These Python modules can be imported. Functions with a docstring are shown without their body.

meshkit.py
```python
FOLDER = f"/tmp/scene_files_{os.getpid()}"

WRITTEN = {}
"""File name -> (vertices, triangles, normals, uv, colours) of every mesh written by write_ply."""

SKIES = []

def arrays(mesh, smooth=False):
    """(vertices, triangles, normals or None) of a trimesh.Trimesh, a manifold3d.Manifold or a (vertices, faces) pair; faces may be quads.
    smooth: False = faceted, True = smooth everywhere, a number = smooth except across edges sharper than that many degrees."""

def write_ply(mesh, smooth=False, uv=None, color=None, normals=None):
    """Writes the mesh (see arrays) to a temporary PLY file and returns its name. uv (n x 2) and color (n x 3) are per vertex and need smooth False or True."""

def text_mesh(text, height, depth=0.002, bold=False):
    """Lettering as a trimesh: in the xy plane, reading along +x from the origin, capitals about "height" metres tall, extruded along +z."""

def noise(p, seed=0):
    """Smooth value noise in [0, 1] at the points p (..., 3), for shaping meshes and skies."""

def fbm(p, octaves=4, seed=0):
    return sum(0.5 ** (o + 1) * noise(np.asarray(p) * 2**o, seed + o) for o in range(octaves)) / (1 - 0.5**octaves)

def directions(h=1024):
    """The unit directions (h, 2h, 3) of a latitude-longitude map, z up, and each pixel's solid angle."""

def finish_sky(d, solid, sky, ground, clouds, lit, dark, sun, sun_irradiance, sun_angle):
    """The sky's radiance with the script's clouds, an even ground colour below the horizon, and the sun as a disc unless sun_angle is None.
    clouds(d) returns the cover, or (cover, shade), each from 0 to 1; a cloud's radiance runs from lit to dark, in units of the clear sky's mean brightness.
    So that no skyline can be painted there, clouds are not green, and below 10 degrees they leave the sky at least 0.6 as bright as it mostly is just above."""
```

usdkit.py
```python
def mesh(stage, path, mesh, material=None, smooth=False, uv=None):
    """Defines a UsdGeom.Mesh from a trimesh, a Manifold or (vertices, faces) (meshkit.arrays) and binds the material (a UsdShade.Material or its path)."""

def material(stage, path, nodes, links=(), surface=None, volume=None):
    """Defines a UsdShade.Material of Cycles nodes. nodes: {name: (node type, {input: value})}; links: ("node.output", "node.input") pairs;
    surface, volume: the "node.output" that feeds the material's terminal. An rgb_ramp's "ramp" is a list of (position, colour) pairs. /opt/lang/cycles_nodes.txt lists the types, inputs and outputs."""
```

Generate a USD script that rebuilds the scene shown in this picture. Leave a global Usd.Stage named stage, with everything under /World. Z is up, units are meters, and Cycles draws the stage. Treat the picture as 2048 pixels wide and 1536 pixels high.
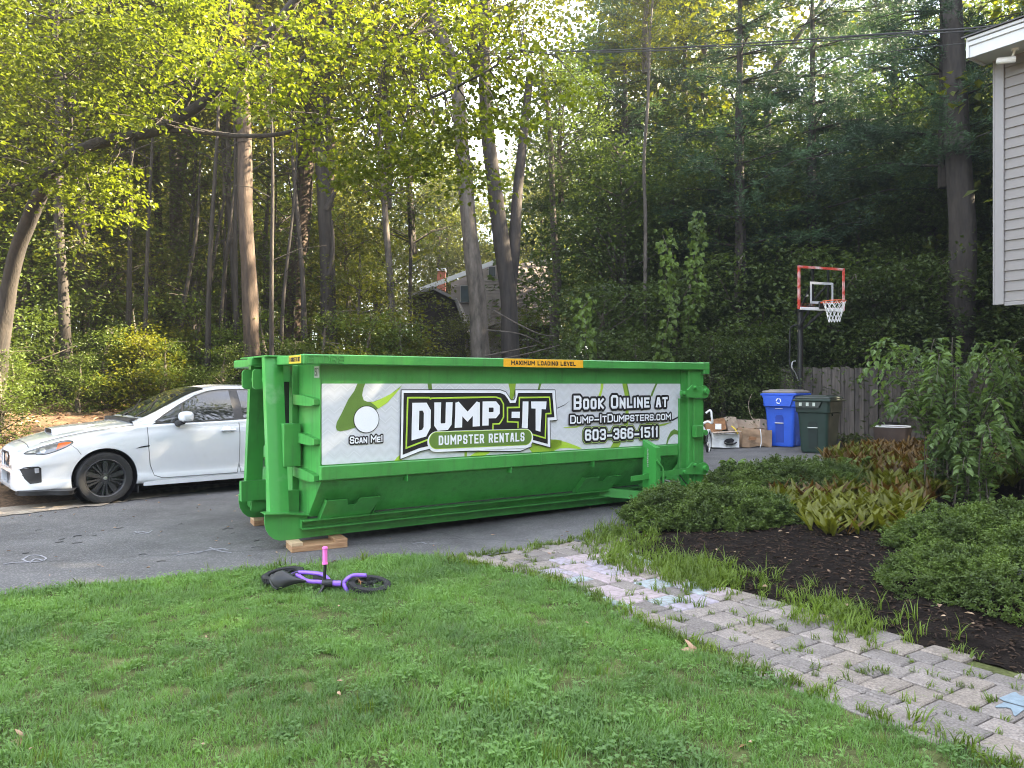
import math, random
import numpy as np, trimesh, manifold3d, usdkit, meshkit
from shapely.geometry import Polygon, LineString, MultiPolygon, box as sbox, Point
from shapely import affinity, union_all
from pxr import Usd, UsdGeom, UsdLux, UsdShade, Gf, Sdf, Vt

stage = Usd.Stage.CreateInMemory()
UsdGeom.SetStageUpAxis(stage, 'Z'); UsdGeom.SetStageMetersPerUnit(stage, 1.0)
UsdGeom.Xform.Define(stage, '/World'); UsdGeom.Scope.Define(stage, '/World/Looks')
PI = math.pi

# ------------------------------------------------------------------ camera, sky, sun, exposure
CAM_H, F_PX, HOR = 1.48, 1538.0, 768.0          # eye height, focal length and horizon in pixels of the 2048 wide photograph
EXPOSURE = 3.82
SKY_STRENGTH = 0.11
SUN_AZ, SUN_EL, SUN_I = math.radians(82), math.radians(33), 1.25
cam = UsdGeom.Camera.Define(stage, '/World/camera')
cam.CreateProjectionAttr('perspective')
cam.CreateHorizontalApertureAttr(36.0); cam.CreateVerticalApertureAttr(27.0); cam.CreateFocalLengthAttr(36.0 * F_PX / 2048)
cam.CreateClippingRangeAttr(Gf.Vec2f(0.05, 2000)); cam.CreateExposureAttr(EXPOSURE)
cam.AddTranslateOp().Set(Gf.Vec3d(0, 0, CAM_H)); cam.AddRotateXOp().Set(90.0)

usdkit.material(stage, '/World/Looks/sky_look', {
    'sky': ('sky_texture', {'sky_type': 'single_scattering', 'sun_disc': False, 'sun_elevation': SUN_EL, 'sun_rotation': SUN_AZ, 'aerosol_density': 1.6}),
    'tc': ('texture_coordinate', {}), 'map': ('mapping', {'scale': (1, 1, 2.2)}),
    'n': ('noise_texture', {'scale': 2.3, 'detail': 7, 'roughness': 0.6}),
    'r': ('rgb_ramp', {'ramp': [(0.36, (0.1, 0.1, 0.1)), (0.60, (0.9, 0.9, 0.9))]}),
    'mx': ('mix_color', {'b': (2.6, 2.6, 2.6)}),
    'bg': ('background_shader', {'strength': SKY_STRENGTH})},
    [('tc.generated', 'map.vector'), ('map.vector', 'n.vector'), ('n.fac', 'r.fac'), ('r.color', 'mx.fac'), ('sky.color', 'mx.a'), ('mx.result', 'bg.color')], surface='bg.background')
dome = UsdLux.DomeLight.Define(stage, '/World/sky')
UsdShade.MaterialBindingAPI.Apply(dome.GetPrim()).Bind(UsdShade.Material.Get(stage, '/World/Looks/sky_look'))
dome.GetPrim().SetCustomDataByKey('kind', 'structure')
sun = UsdLux.DistantLight.Define(stage, '/World/sun')
sun.CreateIntensityAttr(SUN_I); sun.CreateNormalizeAttr(True); sun.CreateAngleAttr(0.5); sun.CreateColorAttr(Gf.Vec3f(1.0, 0.83, 0.58))
sd = (math.sin(SUN_AZ) * math.cos(SUN_EL), math.cos(SUN_AZ) * math.cos(SUN_EL), math.sin(SUN_EL))
_z = np.array(sd); _x = np.cross([0, 0, 1.0], _z); _x /= np.linalg.norm(_x); _y = np.cross(_z, _x)
sun.AddTransformOp().Set(Gf.Matrix4d(*[float(q) for q in (*_x, 0, *_y, 0, *_z, 0, 0, 0, 30, 1)]))

HAZE = 0.0007
# ------------------------------------------------------------------ helpers
def at(px, py, Y):
    """World point seen at a pixel of the photograph at depth Y."""
    return np.array([(px - 1024) / F_PX * Y, Y, CAM_H - (py - HOR) / F_PX * Y])
def on_ground(px, py, z=0.0):
    Y = (CAM_H - z) * F_PX / (py - HOR)
    return np.array([(px - 1024) / F_PX * Y, Y, z])
YAW = math.radians(33.8)                         # the driveway, the container, the path and the house share these axes
U2 = np.array([math.cos(YAW), math.sin(YAW)]); V2 = np.array([-math.sin(YAW), math.cos(YAW)])
def ab(a, b, z=0.0): return np.array([*(U2 * a + V2 * b), z])
def to_ab(p): return float(np.dot(p[:2], U2)), float(np.dot(p[:2], V2))
def sstep(x): x = np.clip(x, 0, 1); return x * x * (3 - 2 * x)
def unit(v): v = np.asarray(v, float); return v / np.maximum(np.linalg.norm(v, axis=-1, keepdims=True), 1e-12)

_names = {}
def numbered(path):
    n = _names.get(path, 0); _names[path] = n + 1
    return path if n == 0 else f'{path}_{n:03d}'
def tag(p, label=None, cat=None, group=None, kind=None):
    p = p.GetPrim() if hasattr(p, 'GetPrim') else p
    for k, v in (('label', label), ('category', cat), ('group', group), ('kind', kind)):
        if v: p.SetCustomDataByKey(k, v)
    return p
def L(m): return UsdShade.Material.Get(stage, '/World/Looks/' + m)
def thing(name, label, cat, loc=(0, 0, 0), rz=0.0, group=None, scale=None, rx=None):
    x = UsdGeom.Xform.Define(stage, numbered('/World/' + name))
    x.AddTranslateOp().Set(Gf.Vec3d(*map(float, loc))); x.AddRotateZOp().Set(math.degrees(rz))
    if rx is not None: x.AddRotateXOp().Set(math.degrees(rx))
    if scale is not None: x.AddScaleOp().Set(Gf.Vec3f(*([scale] * 3 if np.ndim(scale) == 0 else scale)))
    return tag(x, label, cat, group)
def put(name, mb, m, parent=None, smooth=False, label=None, kind=None):
    """Defines ONE mesh prim under parent (or under /World)."""
    base = str(parent.GetPath()) if parent is not None else '/World'
    mesh = mb.mesh() if isinstance(mb, MB) else mb
    p = usdkit.mesh(stage, numbered(f'{base}/{name}'), mesh, L(m), smooth)
    return tag(p, label, kind=kind)
def struct(name, mb, m, parent=None, smooth=False):
    p = put(name, mb, m, parent, smooth)
    if parent is None: tag(p, kind='structure')
    return p

class MB:
    """Collects triangles."""
    def __init__(s): s.v, s.f, s.n = [], [], 0
    def add(s, v, f, M=None):
        v = np.asarray(v, float).reshape(-1, 3); f = np.asarray(f, int)
        if f.shape[1] == 4: f = np.vstack([f[:, [0, 1, 2]], f[:, [0, 2, 3]]])
        if M is not None: v = v @ M[:3, :3].T + M[:3, 3]
        s.v.append(v); s.f.append(f + s.n); s.n += len(v); return s
    def tm(s, m, M=None): return s.add(m.vertices, m.faces, M)
    def man(s, m): mm = m.to_mesh(); return s.add(mm.vert_properties[:, :3], mm.tri_verts)
    def mesh(s): return (np.vstack(s.v), np.vstack(s.f))
    def move(s, M):
        s.v = [v @ M[:3, :3].T + M[:3, 3] for v in s.v]; return s
    def box(s, lo, hi, c=0.0, M=None):
        lo, hi = np.minimum(lo, hi).astype(float), np.maximum(lo, hi).astype(float)
        if c <= 0:
            q = np.array([[x, y, z] for x in (lo[0], hi[0]) for y in (lo[1], hi[1]) for z in (lo[2], hi[2])])
            return s.add(q, [[0, 1, 3, 2], [4, 6, 7, 5], [0, 4, 5, 1], [2, 3, 7, 6], [0, 2, 6, 4], [1, 5, 7, 3]], M)
        c = min(c, 0.45 * float((hi - lo).min())); q = []
        for x in (0, 1):
            for y in (0, 1):
                for z in (0, 1):
                    p = [(lo[0], hi[0])[x], (lo[1], hi[1])[y], (lo[2], hi[2])[z]]
                    i = [c if t == 0 else -c for t in (x, y, z)]
                    for k in range(3):
                        r = [p[j] + i[j] for j in range(3)]; r[k] = p[k]; q.append(r)
        return s.tm(trimesh.convex.convex_hull(np.array(q)), M)
    def obox(s, p0, p1, w, h, up=(0, 0, 1), c=0.0):
        """A bar of w (sideways) x h (along up) from p0 to p1."""
        p0, p1 = np.asarray(p0, float), np.asarray(p1, float); d = p1 - p0; l = np.linalg.norm(d); d /= l
        side = np.cross(d, up); side /= np.linalg.norm(side); u = np.cross(side, d)
        M = np.eye(4); M[:3, 0], M[:3, 1], M[:3, 2], M[:3, 3] = d, side, u, p0
        return s.box((0, -w / 2, -h / 2), (l, w / 2, h / 2), c, M)
    def prism(s, poly, o, ex, ey, depth):
        """A shapely polygon or point list in the plane (o, ex, ey), extruded along ex x ey by depth."""
        if not hasattr(poly, 'geom_type'): poly = Polygon(poly)
        ex, ey = np.asarray(ex, float), np.asarray(ey, float); ez = np.cross(ex, ey)
        for g in getattr(poly, 'geoms', [poly]):
            if g.is_empty or g.area < 1e-9: continue
            m = trimesh.creation.extrude_polygon(g, depth, engine='earcut')
            M = np.eye(4); M[:3, 0], M[:3, 1], M[:3, 2], M[:3, 3] = ex, ey, ez, o
            s.tm(m, M)
        return s
    def tube(s, pts, r, sides=6, cap=True):
        pts = np.asarray(pts, float); n = len(pts); r = np.broadcast_to(np.asarray(r, float), (n,))
        t = np.gradient(pts, axis=0); t = unit(t)
        ref = np.array([0, 0, 1.0]) if abs(t[:, 2]).mean() < 0.8 else np.array([1.0, 0, 0])
        a = unit(np.cross(t, ref)); b = np.cross(t, a)
        ang = np.arange(sides) / sides * 2 * PI
        v = pts[:, None] + r[:, None, None] * (np.cos(ang)[None, :, None] * a[:, None] + np.sin(ang)[None, :, None] * b[:, None])
        i = np.arange(n - 1)[:, None] * sides; j = np.arange(sides)[None]; k = (j + 1) % sides
        f = np.stack([i + j, i + k, i + sides + k, i + sides + j], -1).reshape(-1, 4)
        f = f[:, ::-1]
        s.add(v.reshape(-1, 3), f)
        if cap:
            e = np.arange(1, sides - 1)
            s.add(v[0], np.stack([0 * e, e, e + 1], 1)); s.add(v[-1], np.stack([0 * e, e + 1, e], 1))
        return s
    def lathe(s, prof, n=24, M=None):
        """prof: (r, z) pairs, turned about z. Closed where r = 0."""
        prof = np.asarray(prof, float); ang = np.arange(n) / n * 2 * PI
        v = np.stack([prof[:, 0][:, None] * np.cos(ang), prof[:, 0][:, None] * np.sin(ang), np.repeat(prof[:, 1][:, None], n, 1)], -1)
        i = np.arange(len(prof) - 1)[:, None] * n; j = np.arange(n)[None]; k = (j + 1) % n
        return s.add(v.reshape(-1, 3), np.stack([i + j, i + k, i + n + k, i + n + j], -1).reshape(-1, 4), M)
    def cyl(s, p0, p1, r, sides=12): return s.tube([p0, p1], r, sides)
    def grid(s, P, flip=False):
        h, w = P.shape[:2]; i = np.arange(h - 1)[:, None] * w; j = np.arange(w - 1)[None]
        f = np.stack([i + j, i + j + 1, i + w + j + 1, i + w + j], -1).reshape(-1, 4)
        return s.add(P.reshape(-1, 3), f[:, ::-1] if flip else f)

def frame(o, ex, ey, ez):
    M = np.eye(4); M[:3, 0], M[:3, 1], M[:3, 2], M[:3, 3] = ex, ey, ez, o; return M
def spline(pts, n):
    """Catmull-Rom through pts (k, d), n points."""
    p = np.asarray(pts, float); p = np.vstack([2 * p[0] - p[1], p, 2 * p[-1] - p[-2]])
    t = np.linspace(0, len(p) - 3 - 1e-9, n); i = t.astype(int); u = (t - i)[:, None]
    a, b, c, d = p[i], p[i + 1], p[i + 2], p[i + 3]
    return 0.5 * (2 * b + (c - a) * u + (2 * a - 5 * b + 4 * c - d) * u ** 2 + (3 * b - a - 3 * c + d) * u ** 3)
# ------------------------------------------------------------------ materials
def mat(name, c, rough=0.5, var=0.12, scale=6.0, c2=None, spec=0.5, metal=0.0, coat=0.0, bump=0.0, bscale=None, detail=5, stretch=None, lo=0.3, hi=0.7, fine=None):
    c = np.array(c, float); c2 = c * (1 + var) if c2 is None else np.array(c2, float); c1 = c * (1 - var) if var is not None else c
    N = {'tc': ('texture_coordinate', {}), 'mp': ('mapping', {'scale': stretch or (1, 1, 1)}),
         'n': ('noise_texture', {'scale': scale, 'detail': detail, 'roughness': 0.6}),
         'r': ('rgb_ramp', {'ramp': [(lo, tuple(c1)), (hi, tuple(np.minimum(c2, 1)))]}),
         'p': ('principled_bsdf', {'roughness': rough, 'specular_ior_level': spec, 'metallic': metal, 'coat_weight': coat, 'coat_roughness': 0.06})}
    K = [('tc.object', 'mp.vector'), ('mp.vector', 'n.vector'), ('n.fac', 'r.fac'), ('r.color', 'p.base_color')]
    if fine:
        N['n2'] = ('noise_texture', {'scale': fine[0], 'detail': 3}); N['r2'] = ('rgb_ramp', {'ramp': [(0.3, (1 - fine[1],) * 3), (0.7, (1.0 + fine[1],) * 3)]})
        N['mm'] = ('mix_color', {'blend_type': 'multiply', 'fac': 1.0, 'use_clamp_result': False}); K = K[:-1] + [('tc.object', 'n2.vector'), ('n2.fac', 'r2.fac'), ('r.color', 'mm.a'), ('r2.color', 'mm.b'), ('mm.result', 'p.base_color')]
    if bump:
        N['nb'] = ('noise_texture', {'scale': bscale or scale * 6, 'detail': 4}); N['b'] = ('bump', {'strength': bump, 'distance': 0.01})
        K += [('mp.vector', 'nb.vector'), ('nb.fac', 'b.height'), ('b.normal', 'p.normal')]
    usdkit.material(stage, '/World/Looks/' + name, N, K, surface='p.BSDF')
    return name
def leafmat(name, dark, light, trans, fac=0.42, rough=0.45, patch=0.35, pscale=0.6, spec=0.35):
    """Foliage: every leaf its own tone, patches of lighter and darker growth, light passing through."""
    usdkit.material(stage, '/World/Looks/' + name, {
        'g': ('geometry', {}), 'r': ('rgb_ramp', {'ramp': [(0.0, dark), (0.75, light), (1.0, tuple(np.array(light) * (1.35, 1.2, 0.9)))]}),
        'n': ('noise_texture', {'scale': pscale, 'detail': 3}), 'q': ('rgb_ramp', {'ramp': [(0.35, (1 - patch,) * 3), (0.65, (1 + patch, 1 + patch * 0.9, 1.0))]}),
        'm': ('mix_color', {'blend_type': 'multiply', 'fac': 1.0, 'use_clamp_result': False}),
        'm2': ('mix_color', {'blend_type': 'multiply', 'fac': 1.0, 'b': trans, 'use_clamp_result': False}),
        'p': ('principled_bsdf', {'roughness': rough, 'specular_ior_level': spec}), 't': ('translucent_bsdf', {}), 'x': ('mix_closure', {'fac': fac})},
        [('g.random_per_island', 'r.fac'), ('g.position', 'n.vector'), ('n.fac', 'q.fac'), ('r.color', 'm.a'), ('q.color', 'm.b'), ('m.result', 'p.base_color'),
         ('m.result', 'm2.a'), ('m2.result', 't.color'), ('p.BSDF', 'x.closure1'), ('t.BSDF', 'x.closure2')], surface='x.closure')
    return name

usdkit.material(stage, '/World/Looks/green_paint', {
    'tc': ('texture_coordinate', {}), 'n': ('noise_texture', {'scale': 2.4, 'detail': 5}), 'r': ('rgb_ramp', {'ramp': [(0.3, (0.042, 0.235, 0.042)), (0.7, (0.060, 0.300, 0.060))]}),
    'ms': ('mapping', {'scale': (7, 7, 0.55)}), 'ns': ('noise_texture', {'scale': 2.2, 'detail': 6, 'roughness': 0.65}), 'rs': ('rgb_ramp', {'ramp': [(0.52, (0, 0, 0)), (0.72, (0.45, 0.45, 0.45))]}), 'gm': ('mix_color', {'b': (0.050, 0.105, 0.040)}),
    'mc': ('mapping', {'scale': (2.5, 2.5, 26)}), 'nc': ('noise_texture', {'scale': 3.0, 'detail': 8, 'roughness': 0.75}), 'rc': ('rgb_ramp', {'ramp': [(0.63, (0, 0, 0)), (0.70, (0.5, 0.5, 0.5))]}), 'cm': ('mix_color', {'b': (0.13, 0.28, 0.12)}),
    'nr': ('noise_texture', {'scale': 11.0, 'detail': 7, 'roughness': 0.7}), 'rr': ('rgb_ramp', {'ramp': [(0.68, (0, 0, 0)), (0.73, (0.8, 0.8, 0.8))]}), 'rm': ('mix_color', {'b': (0.055, 0.040, 0.025)}),
    'ro': ('rgb_ramp', {'ramp': [(0.3, (0.30, 0.30, 0.30)), (0.7, (0.50, 0.50, 0.50))]}),
    'nb': ('noise_texture', {'scale': 7.0, 'detail': 4}), 'b': ('bump', {'strength': 0.10, 'distance': 0.01}), 'p': ('principled_bsdf', {'coat_weight': 0.2, 'coat_roughness': 0.15})},
    [('tc.object', 'n.vector'), ('n.fac', 'r.fac'), ('tc.object', 'ms.vector'), ('ms.vector', 'ns.vector'), ('ns.fac', 'rs.fac'), ('rs.color', 'gm.fac'), ('r.color', 'gm.a'),
     ('tc.object', 'mc.vector'), ('mc.vector', 'nc.vector'), ('nc.fac', 'rc.fac'), ('rc.color', 'cm.fac'), ('gm.result', 'cm.a'), ('tc.object', 'nr.vector'), ('nr.fac', 'rr.fac'), ('rr.color', 'rm.fac'), ('cm.result', 'rm.a'),
     ('rm.result', 'p.base_color'), ('ns.fac', 'ro.fac'), ('ro.color', 'p.roughness'), ('tc.object', 'nb.vector'), ('nb.fac', 'b.height'), ('b.normal', 'p.normal')], surface='p.BSDF')
mat('green_paint_worn', (0.05, 0.30, 0.055), 0.4, None, 3.0, c2=(0.17, 0.36, 0.17), coat=0.2, lo=0.60, hi=0.78)
mat('dumpster_inside', (0.05, 0.06, 0.05), 0.8, 0.3, 2.0)
mat('rubber', (0.012, 0.012, 0.013), 0.75, 0.2, 8, bump=0.15, bscale=60)
mat('black_steel', (0.012, 0.012, 0.013), 0.42, 0.2, 8)
mat('black_plastic', (0.016, 0.016, 0.018), 0.5, 0.2, 10)
mat('steel', (0.5, 0.5, 0.5), 0.35, 0.1, 12, metal=1.0)
mat('lumber', (0.34, 0.17, 0.08), 0.7, 0.25, 3, stretch=(2, 18, 18), bump=0.2, c2=(0.50, 0.31, 0.17))
mat('lumber_end', (0.52, 0.38, 0.23), 0.75, 0.15, 20)
mat('car_white', (0.60, 0.62, 0.655), 0.22, 0.02, 2, coat=0.9)
mat('car_glass', (0.012, 0.014, 0.014), 0.03, 0.1, 3, spec=0.9)
mat('car_seam', (0.02, 0.02, 0.022), 0.6, 0.1, 3)
mat('rim_black', (0.022, 0.022, 0.024), 0.28, 0.15, 6, spec=0.6)
mat('headlamp_inner', (0.55, 0.56, 0.58), 0.18, 0.15, 14, metal=0.7)
mat('lens_grey', (0.14, 0.145, 0.155), 0.08, 0.25, 22, spec=0.8, coat=1.0)
mat('amber', (0.62, 0.13, 0.03), 0.15, 0.15, 20, coat=0.8)
mat('white_plastic', (0.75, 0.75, 0.74), 0.4, 0.04, 6)
mat('print_white', (0.80, 0.82, 0.86), 0.35, 0.02, 3)
mat('print_black', (0.012, 0.012, 0.014), 0.4, 0.1, 3)
mat('print_lime', (0.42, 0.62, 0.06), 0.4, 0.1, 2)
mat('print_olive', (0.20, 0.33, 0.035), 0.4, None, 1.6, c2=(0.33, 0.50, 0.05))
mat('print_moss', (0.12, 0.22, 0.04), 0.4, 0.08, 3)
mat('print_pale_green', (0.50, 0.66, 0.22), 0.4, 0.05, 3)
mat('sticker_yellow', (0.62, 0.44, 0.03), 0.45, 0.1, 12)
mat('sticker_orange', (0.80, 0.40, 0.02), 0.4, 0.08, 12)
mat('sticker_grey', (0.45, 0.50, 0.45), 0.5, 0.1, 30)
# banner ground: pale grey with rows of faint zigzags, as printed
usdkit.material(stage, '/World/Looks/banner', {
    'tc': ('texture_coordinate', {}), 's': ('separate_xyz', {}),
    'sx': ('math', {'math_type': 'multiply', 'value2': 52.0}), 'sn': ('math', {'math_type': 'pingpong', 'value2': 3.1416}), 'am': ('math', {'math_type': 'multiply', 'value2': 0.016}),
    'zs': ('math', {'math_type': 'subtract'}), 'zf': ('math', {'math_type': 'floored_modulo', 'value2': 0.098}), 'zc': ('math', {'math_type': 'subtract', 'value2': 0.05}), 'za': ('math', {'math_type': 'absolute'}),
    'ln': ('rgb_ramp', {'ramp': [(0.0, (1, 1, 1)), (0.0045, (1, 1, 1)), (0.008, (0, 0, 0)), (1, (0, 0, 0))]}),
    'sh': ('rgb_ramp', {'ramp': [(0.0, (0.56, 0.58, 0.61)), (0.045, (0.63, 0.65, 0.69)), (1, (0.63, 0.65, 0.69))]}),
    'n': ('noise_texture', {'scale': 2.0, 'detail': 2}), 'nr': ('rgb_ramp', {'ramp': [(0.35, (0, 0, 0)), (0.6, (0.7, 0.7, 0.7))]}),
    'f1': ('mix_color', {'blend_type': 'multiply', 'fac': 1.0}), 'm': ('mix_color', {'b': (0.72, 0.74, 0.78)}), 'p': ('principled_bsdf', {'roughness': 0.36})},
    [('tc.object', 's.vector'), ('s.x', 'sx.value1'), ('sx.value', 'sn.value1'), ('sn.value', 'am.value1'), ('s.z', 'zs.value1'), ('am.value', 'zs.value2'), ('zs.value', 'zf.value1'),
     ('zf.value', 'zc.value1'), ('zc.value', 'za.value1'), ('za.value', 'ln.fac'), ('za.value', 'sh.fac'), ('tc.object', 'n.vector'), ('n.fac', 'nr.fac'),
     ('ln.color', 'f1.a'), ('nr.color', 'f1.b'), ('f1.result', 'm.fac'), ('sh.color', 'm.a'), ('m.result', 'p.base_color')], surface='p.BSDF')
# ground surfaces
usdkit.material(stage, '/World/Looks/asphalt', {
    'tc': ('texture_coordinate', {}), 'n': ('noise_texture', {'scale': 1.1, 'detail': 9, 'roughness': 0.72}), 'r': ('rgb_ramp', {'ramp': [(0.32, (0.125, 0.122, 0.122)), (0.68, (0.215, 0.210, 0.208))]}),
    'w': ('white_noise_texture', {}), 'v': ('voronoi_texture', {'scale': 58.0}), 'vr': ('rgb_ramp', {'ramp': [(0.0, (1.9, 1.9, 1.85)), (0.16, (1.3, 1.3, 1.3)), (0.40, (0.66, 0.66, 0.67)), (1, (0.5, 0.5, 0.51))]}),
    'm': ('mix_color', {'blend_type': 'multiply', 'fac': 0.8, 'use_clamp_result': False}),
    'd': ('noise_texture', {'scale': 2.6, 'detail': 8, 'roughness': 0.7}), 'dr': ('rgb_ramp', {'ramp': [(0.56, (0, 0, 0)), (0.76, (0.5, 0.5, 0.5))]}), 'dm': ('mix_color', {'b': (0.075, 0.070, 0.066)}),
    'cm': ('mapping', {'scale': (0.55, 1.0, 1), 'rotation': (0, 0, 0.6)}), 'c': ('voronoi_texture', {'scale': 0.16, 'feature': 'distance_to_edge'}), 'cn': ('noise_texture', {'scale': 3.0, 'detail': 4}),
    'ca': ('mix_vector', {'fac': 0.12}), 'cr': ('rgb_ramp', {'ramp': [(0.0, (0.45, 0.45, 0.45)), (0.0015, (0.6, 0.6, 0.6)), (0.003, (1, 1, 1)), (1, (1, 1, 1))]}),
    'm2': ('mix_color', {'blend_type': 'multiply', 'fac': 0.4}),
    'b': ('bump', {'strength': 0.5, 'distance': 0.006}), 'p': ('principled_bsdf', {'roughness': 0.9, 'specular_ior_level': 0.2})},
    [('tc.object', 'n.vector'), ('n.fac', 'r.fac'), ('tc.object', 'v.vector'), ('v.distance', 'vr.fac'), ('r.color', 'm.a'), ('vr.color', 'm.b'), ('tc.object', 'd.vector'), ('d.fac', 'dr.fac'), ('dr.color', 'dm.fac'), ('m.result', 'dm.a'),
     ('tc.object', 'cn.vector'), ('tc.object', 'cm.vector'), ('cm.vector', 'ca.a'), ('cn.color', 'ca.b'), ('ca.result', 'c.vector'), ('c.distance', 'cr.fac'), ('dm.result', 'm2.a'), ('cr.color', 'm2.b'),
     ('m2.result', 'p.base_color'), ('v.distance', 'b.height'), ('b.normal', 'p.normal')], surface='p.BSDF')
mat('sand', (0.27, 0.22, 0.17), 0.95, 0.3, 3, bump=0.5, bscale=60, fine=(40, 0.25), c2=(0.36, 0.31, 0.25))
mat('soil', (0.085, 0.095, 0.036), 0.95, 0.45, 5, spec=0.1, bump=0.6, bscale=40, fine=(50, 0.3))
mat('mulch', (0.012, 0.009, 0.0075), 0.95, 0.5, 9, spec=0.08, bump=1.0, bscale=55, fine=(70, 0.5))
mat('mulch_chip', (0.018, 0.012, 0.009), 0.95, None, 14, spec=0.1, c2=(0.085, 0.058, 0.042))
mat('forest_floor', (0.055, 0.032, 0.018), 0.95, None, 3.5, c2=(0.15, 0.090, 0.048), bump=0.8, bscale=30, fine=(28, 0.5))
for i, c in enumerate([(0.185, 0.164, 0.150), (0.215, 0.188, 0.170), (0.16, 0.143, 0.132), (0.20, 0.172, 0.148)]):
    mat(f'paver_{i}', c, 0.95, None, 5, c2=np.array(c) * 1.35, spec=0.15, bump=0.6, bscale=90, fine=(90, 0.30))
for i, (c, c2) in enumerate([((0.24, 0.21, 0.195), (0.37, 0.30, 0.315)), ((0.24, 0.215, 0.20), (0.30, 0.345, 0.365)), ((0.24, 0.21, 0.205), (0.33, 0.295, 0.345))]):
    mat(f'chalk_paver_{i}', c, 0.95, None, 26, c2=c2, lo=0.32, hi=0.56, bump=0.4, bscale=90)
mat('chalk_white', (0.50, 0.50, 0.53), 0.95, 0.2, 40)
mat('chalk_blue', (0.195, 0.25, 0.29), 0.95, 0.2, 30)
mat('siding', (0.185, 0.172, 0.166), 0.6, 0.03, 3, stretch=(6, 1, 30))
mat('trim_grey', (0.21, 0.20, 0.20), 0.55, 0.03, 4)
mat('trim_white', (0.50, 0.515, 0.53), 0.45, 0.03, 4)
mat('shingle', (0.07, 0.068, 0.07), 0.9, 0.3, 14, bump=0.4)
mat('old_siding', (0.12, 0.10, 0.09), 0.85, 0.25, 2.0, stretch=(1, 1, 8))
mat('old_roof', (0.20, 0.172, 0.158), 0.9, 0.25, 5.0)
mat('pale_siding', (0.20, 0.175, 0.16), 0.8, 0.15, 3)
mat('dark_brown_siding', (0.035, 0.026, 0.022), 0.85, 0.3, 2)
mat('brick', (0.30, 0.10, 0.06), 0.9, 0.3, 9)
mat('window_glass', (0.03, 0.04, 0.05), 0.06, 0.1, 3, spec=0.8)
for i, c in enumerate([(0.062, 0.054, 0.048), (0.080, 0.070, 0.062), (0.050, 0.044, 0.040)]):
    mat(f'fence_wood_{i}', c, 0.9, None, 2.2, c2=np.array(c) * 2.1, stretch=(14, 14, 1), bump=0.4, bscale=9, detail=7)
mat('bin_blue', (0.020, 0.095, 0.56), 0.5, 0.08, 4)
mat('bin_lid', (0.21, 0.19, 0.18), 0.45, 0.15, 5)
mat('bin_green', (0.006, 0.021, 0.015), 0.5, 0.12, 4)
mat('bin_green_lid', (0.030, 0.040, 0.034), 0.42, 0.12, 4)
mat('cardboard', (0.36, 0.24, 0.15), 0.9, 0.15, 5, fine=(30, 0.06))
mat('cardboard_pale', (0.46, 0.36, 0.28), 0.9, 0.12, 5)
mat('cardboard_dark', (0.26, 0.13, 0.06), 0.9, 0.15, 5)
mat('hoop_red', (0.58, 0.07, 0.045), 0.45, None, 1.8, c2=(0.72, 0.68, 0.68), lo=0.46, hi=0.6)
mat('rim_orange', (0.72, 0.12, 0.04), 0.4, 0.1, 5)
mat('net_white', (0.75, 0.75, 0.72), 0.9, 0.08, 8)
mat('bike_purple', (0.21, 0.09, 0.52), 0.3, 0.08, 6, coat=0.5)
mat('bike_pink', (0.85, 0.17, 0.56), 0.55, 0.06, 9)
mat('bike_black', (0.014, 0.014, 0.015), 0.36, 0.2, 9)
mat('tub', (0.07, 0.048, 0.038), 0.8, 0.3, 5)
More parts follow.
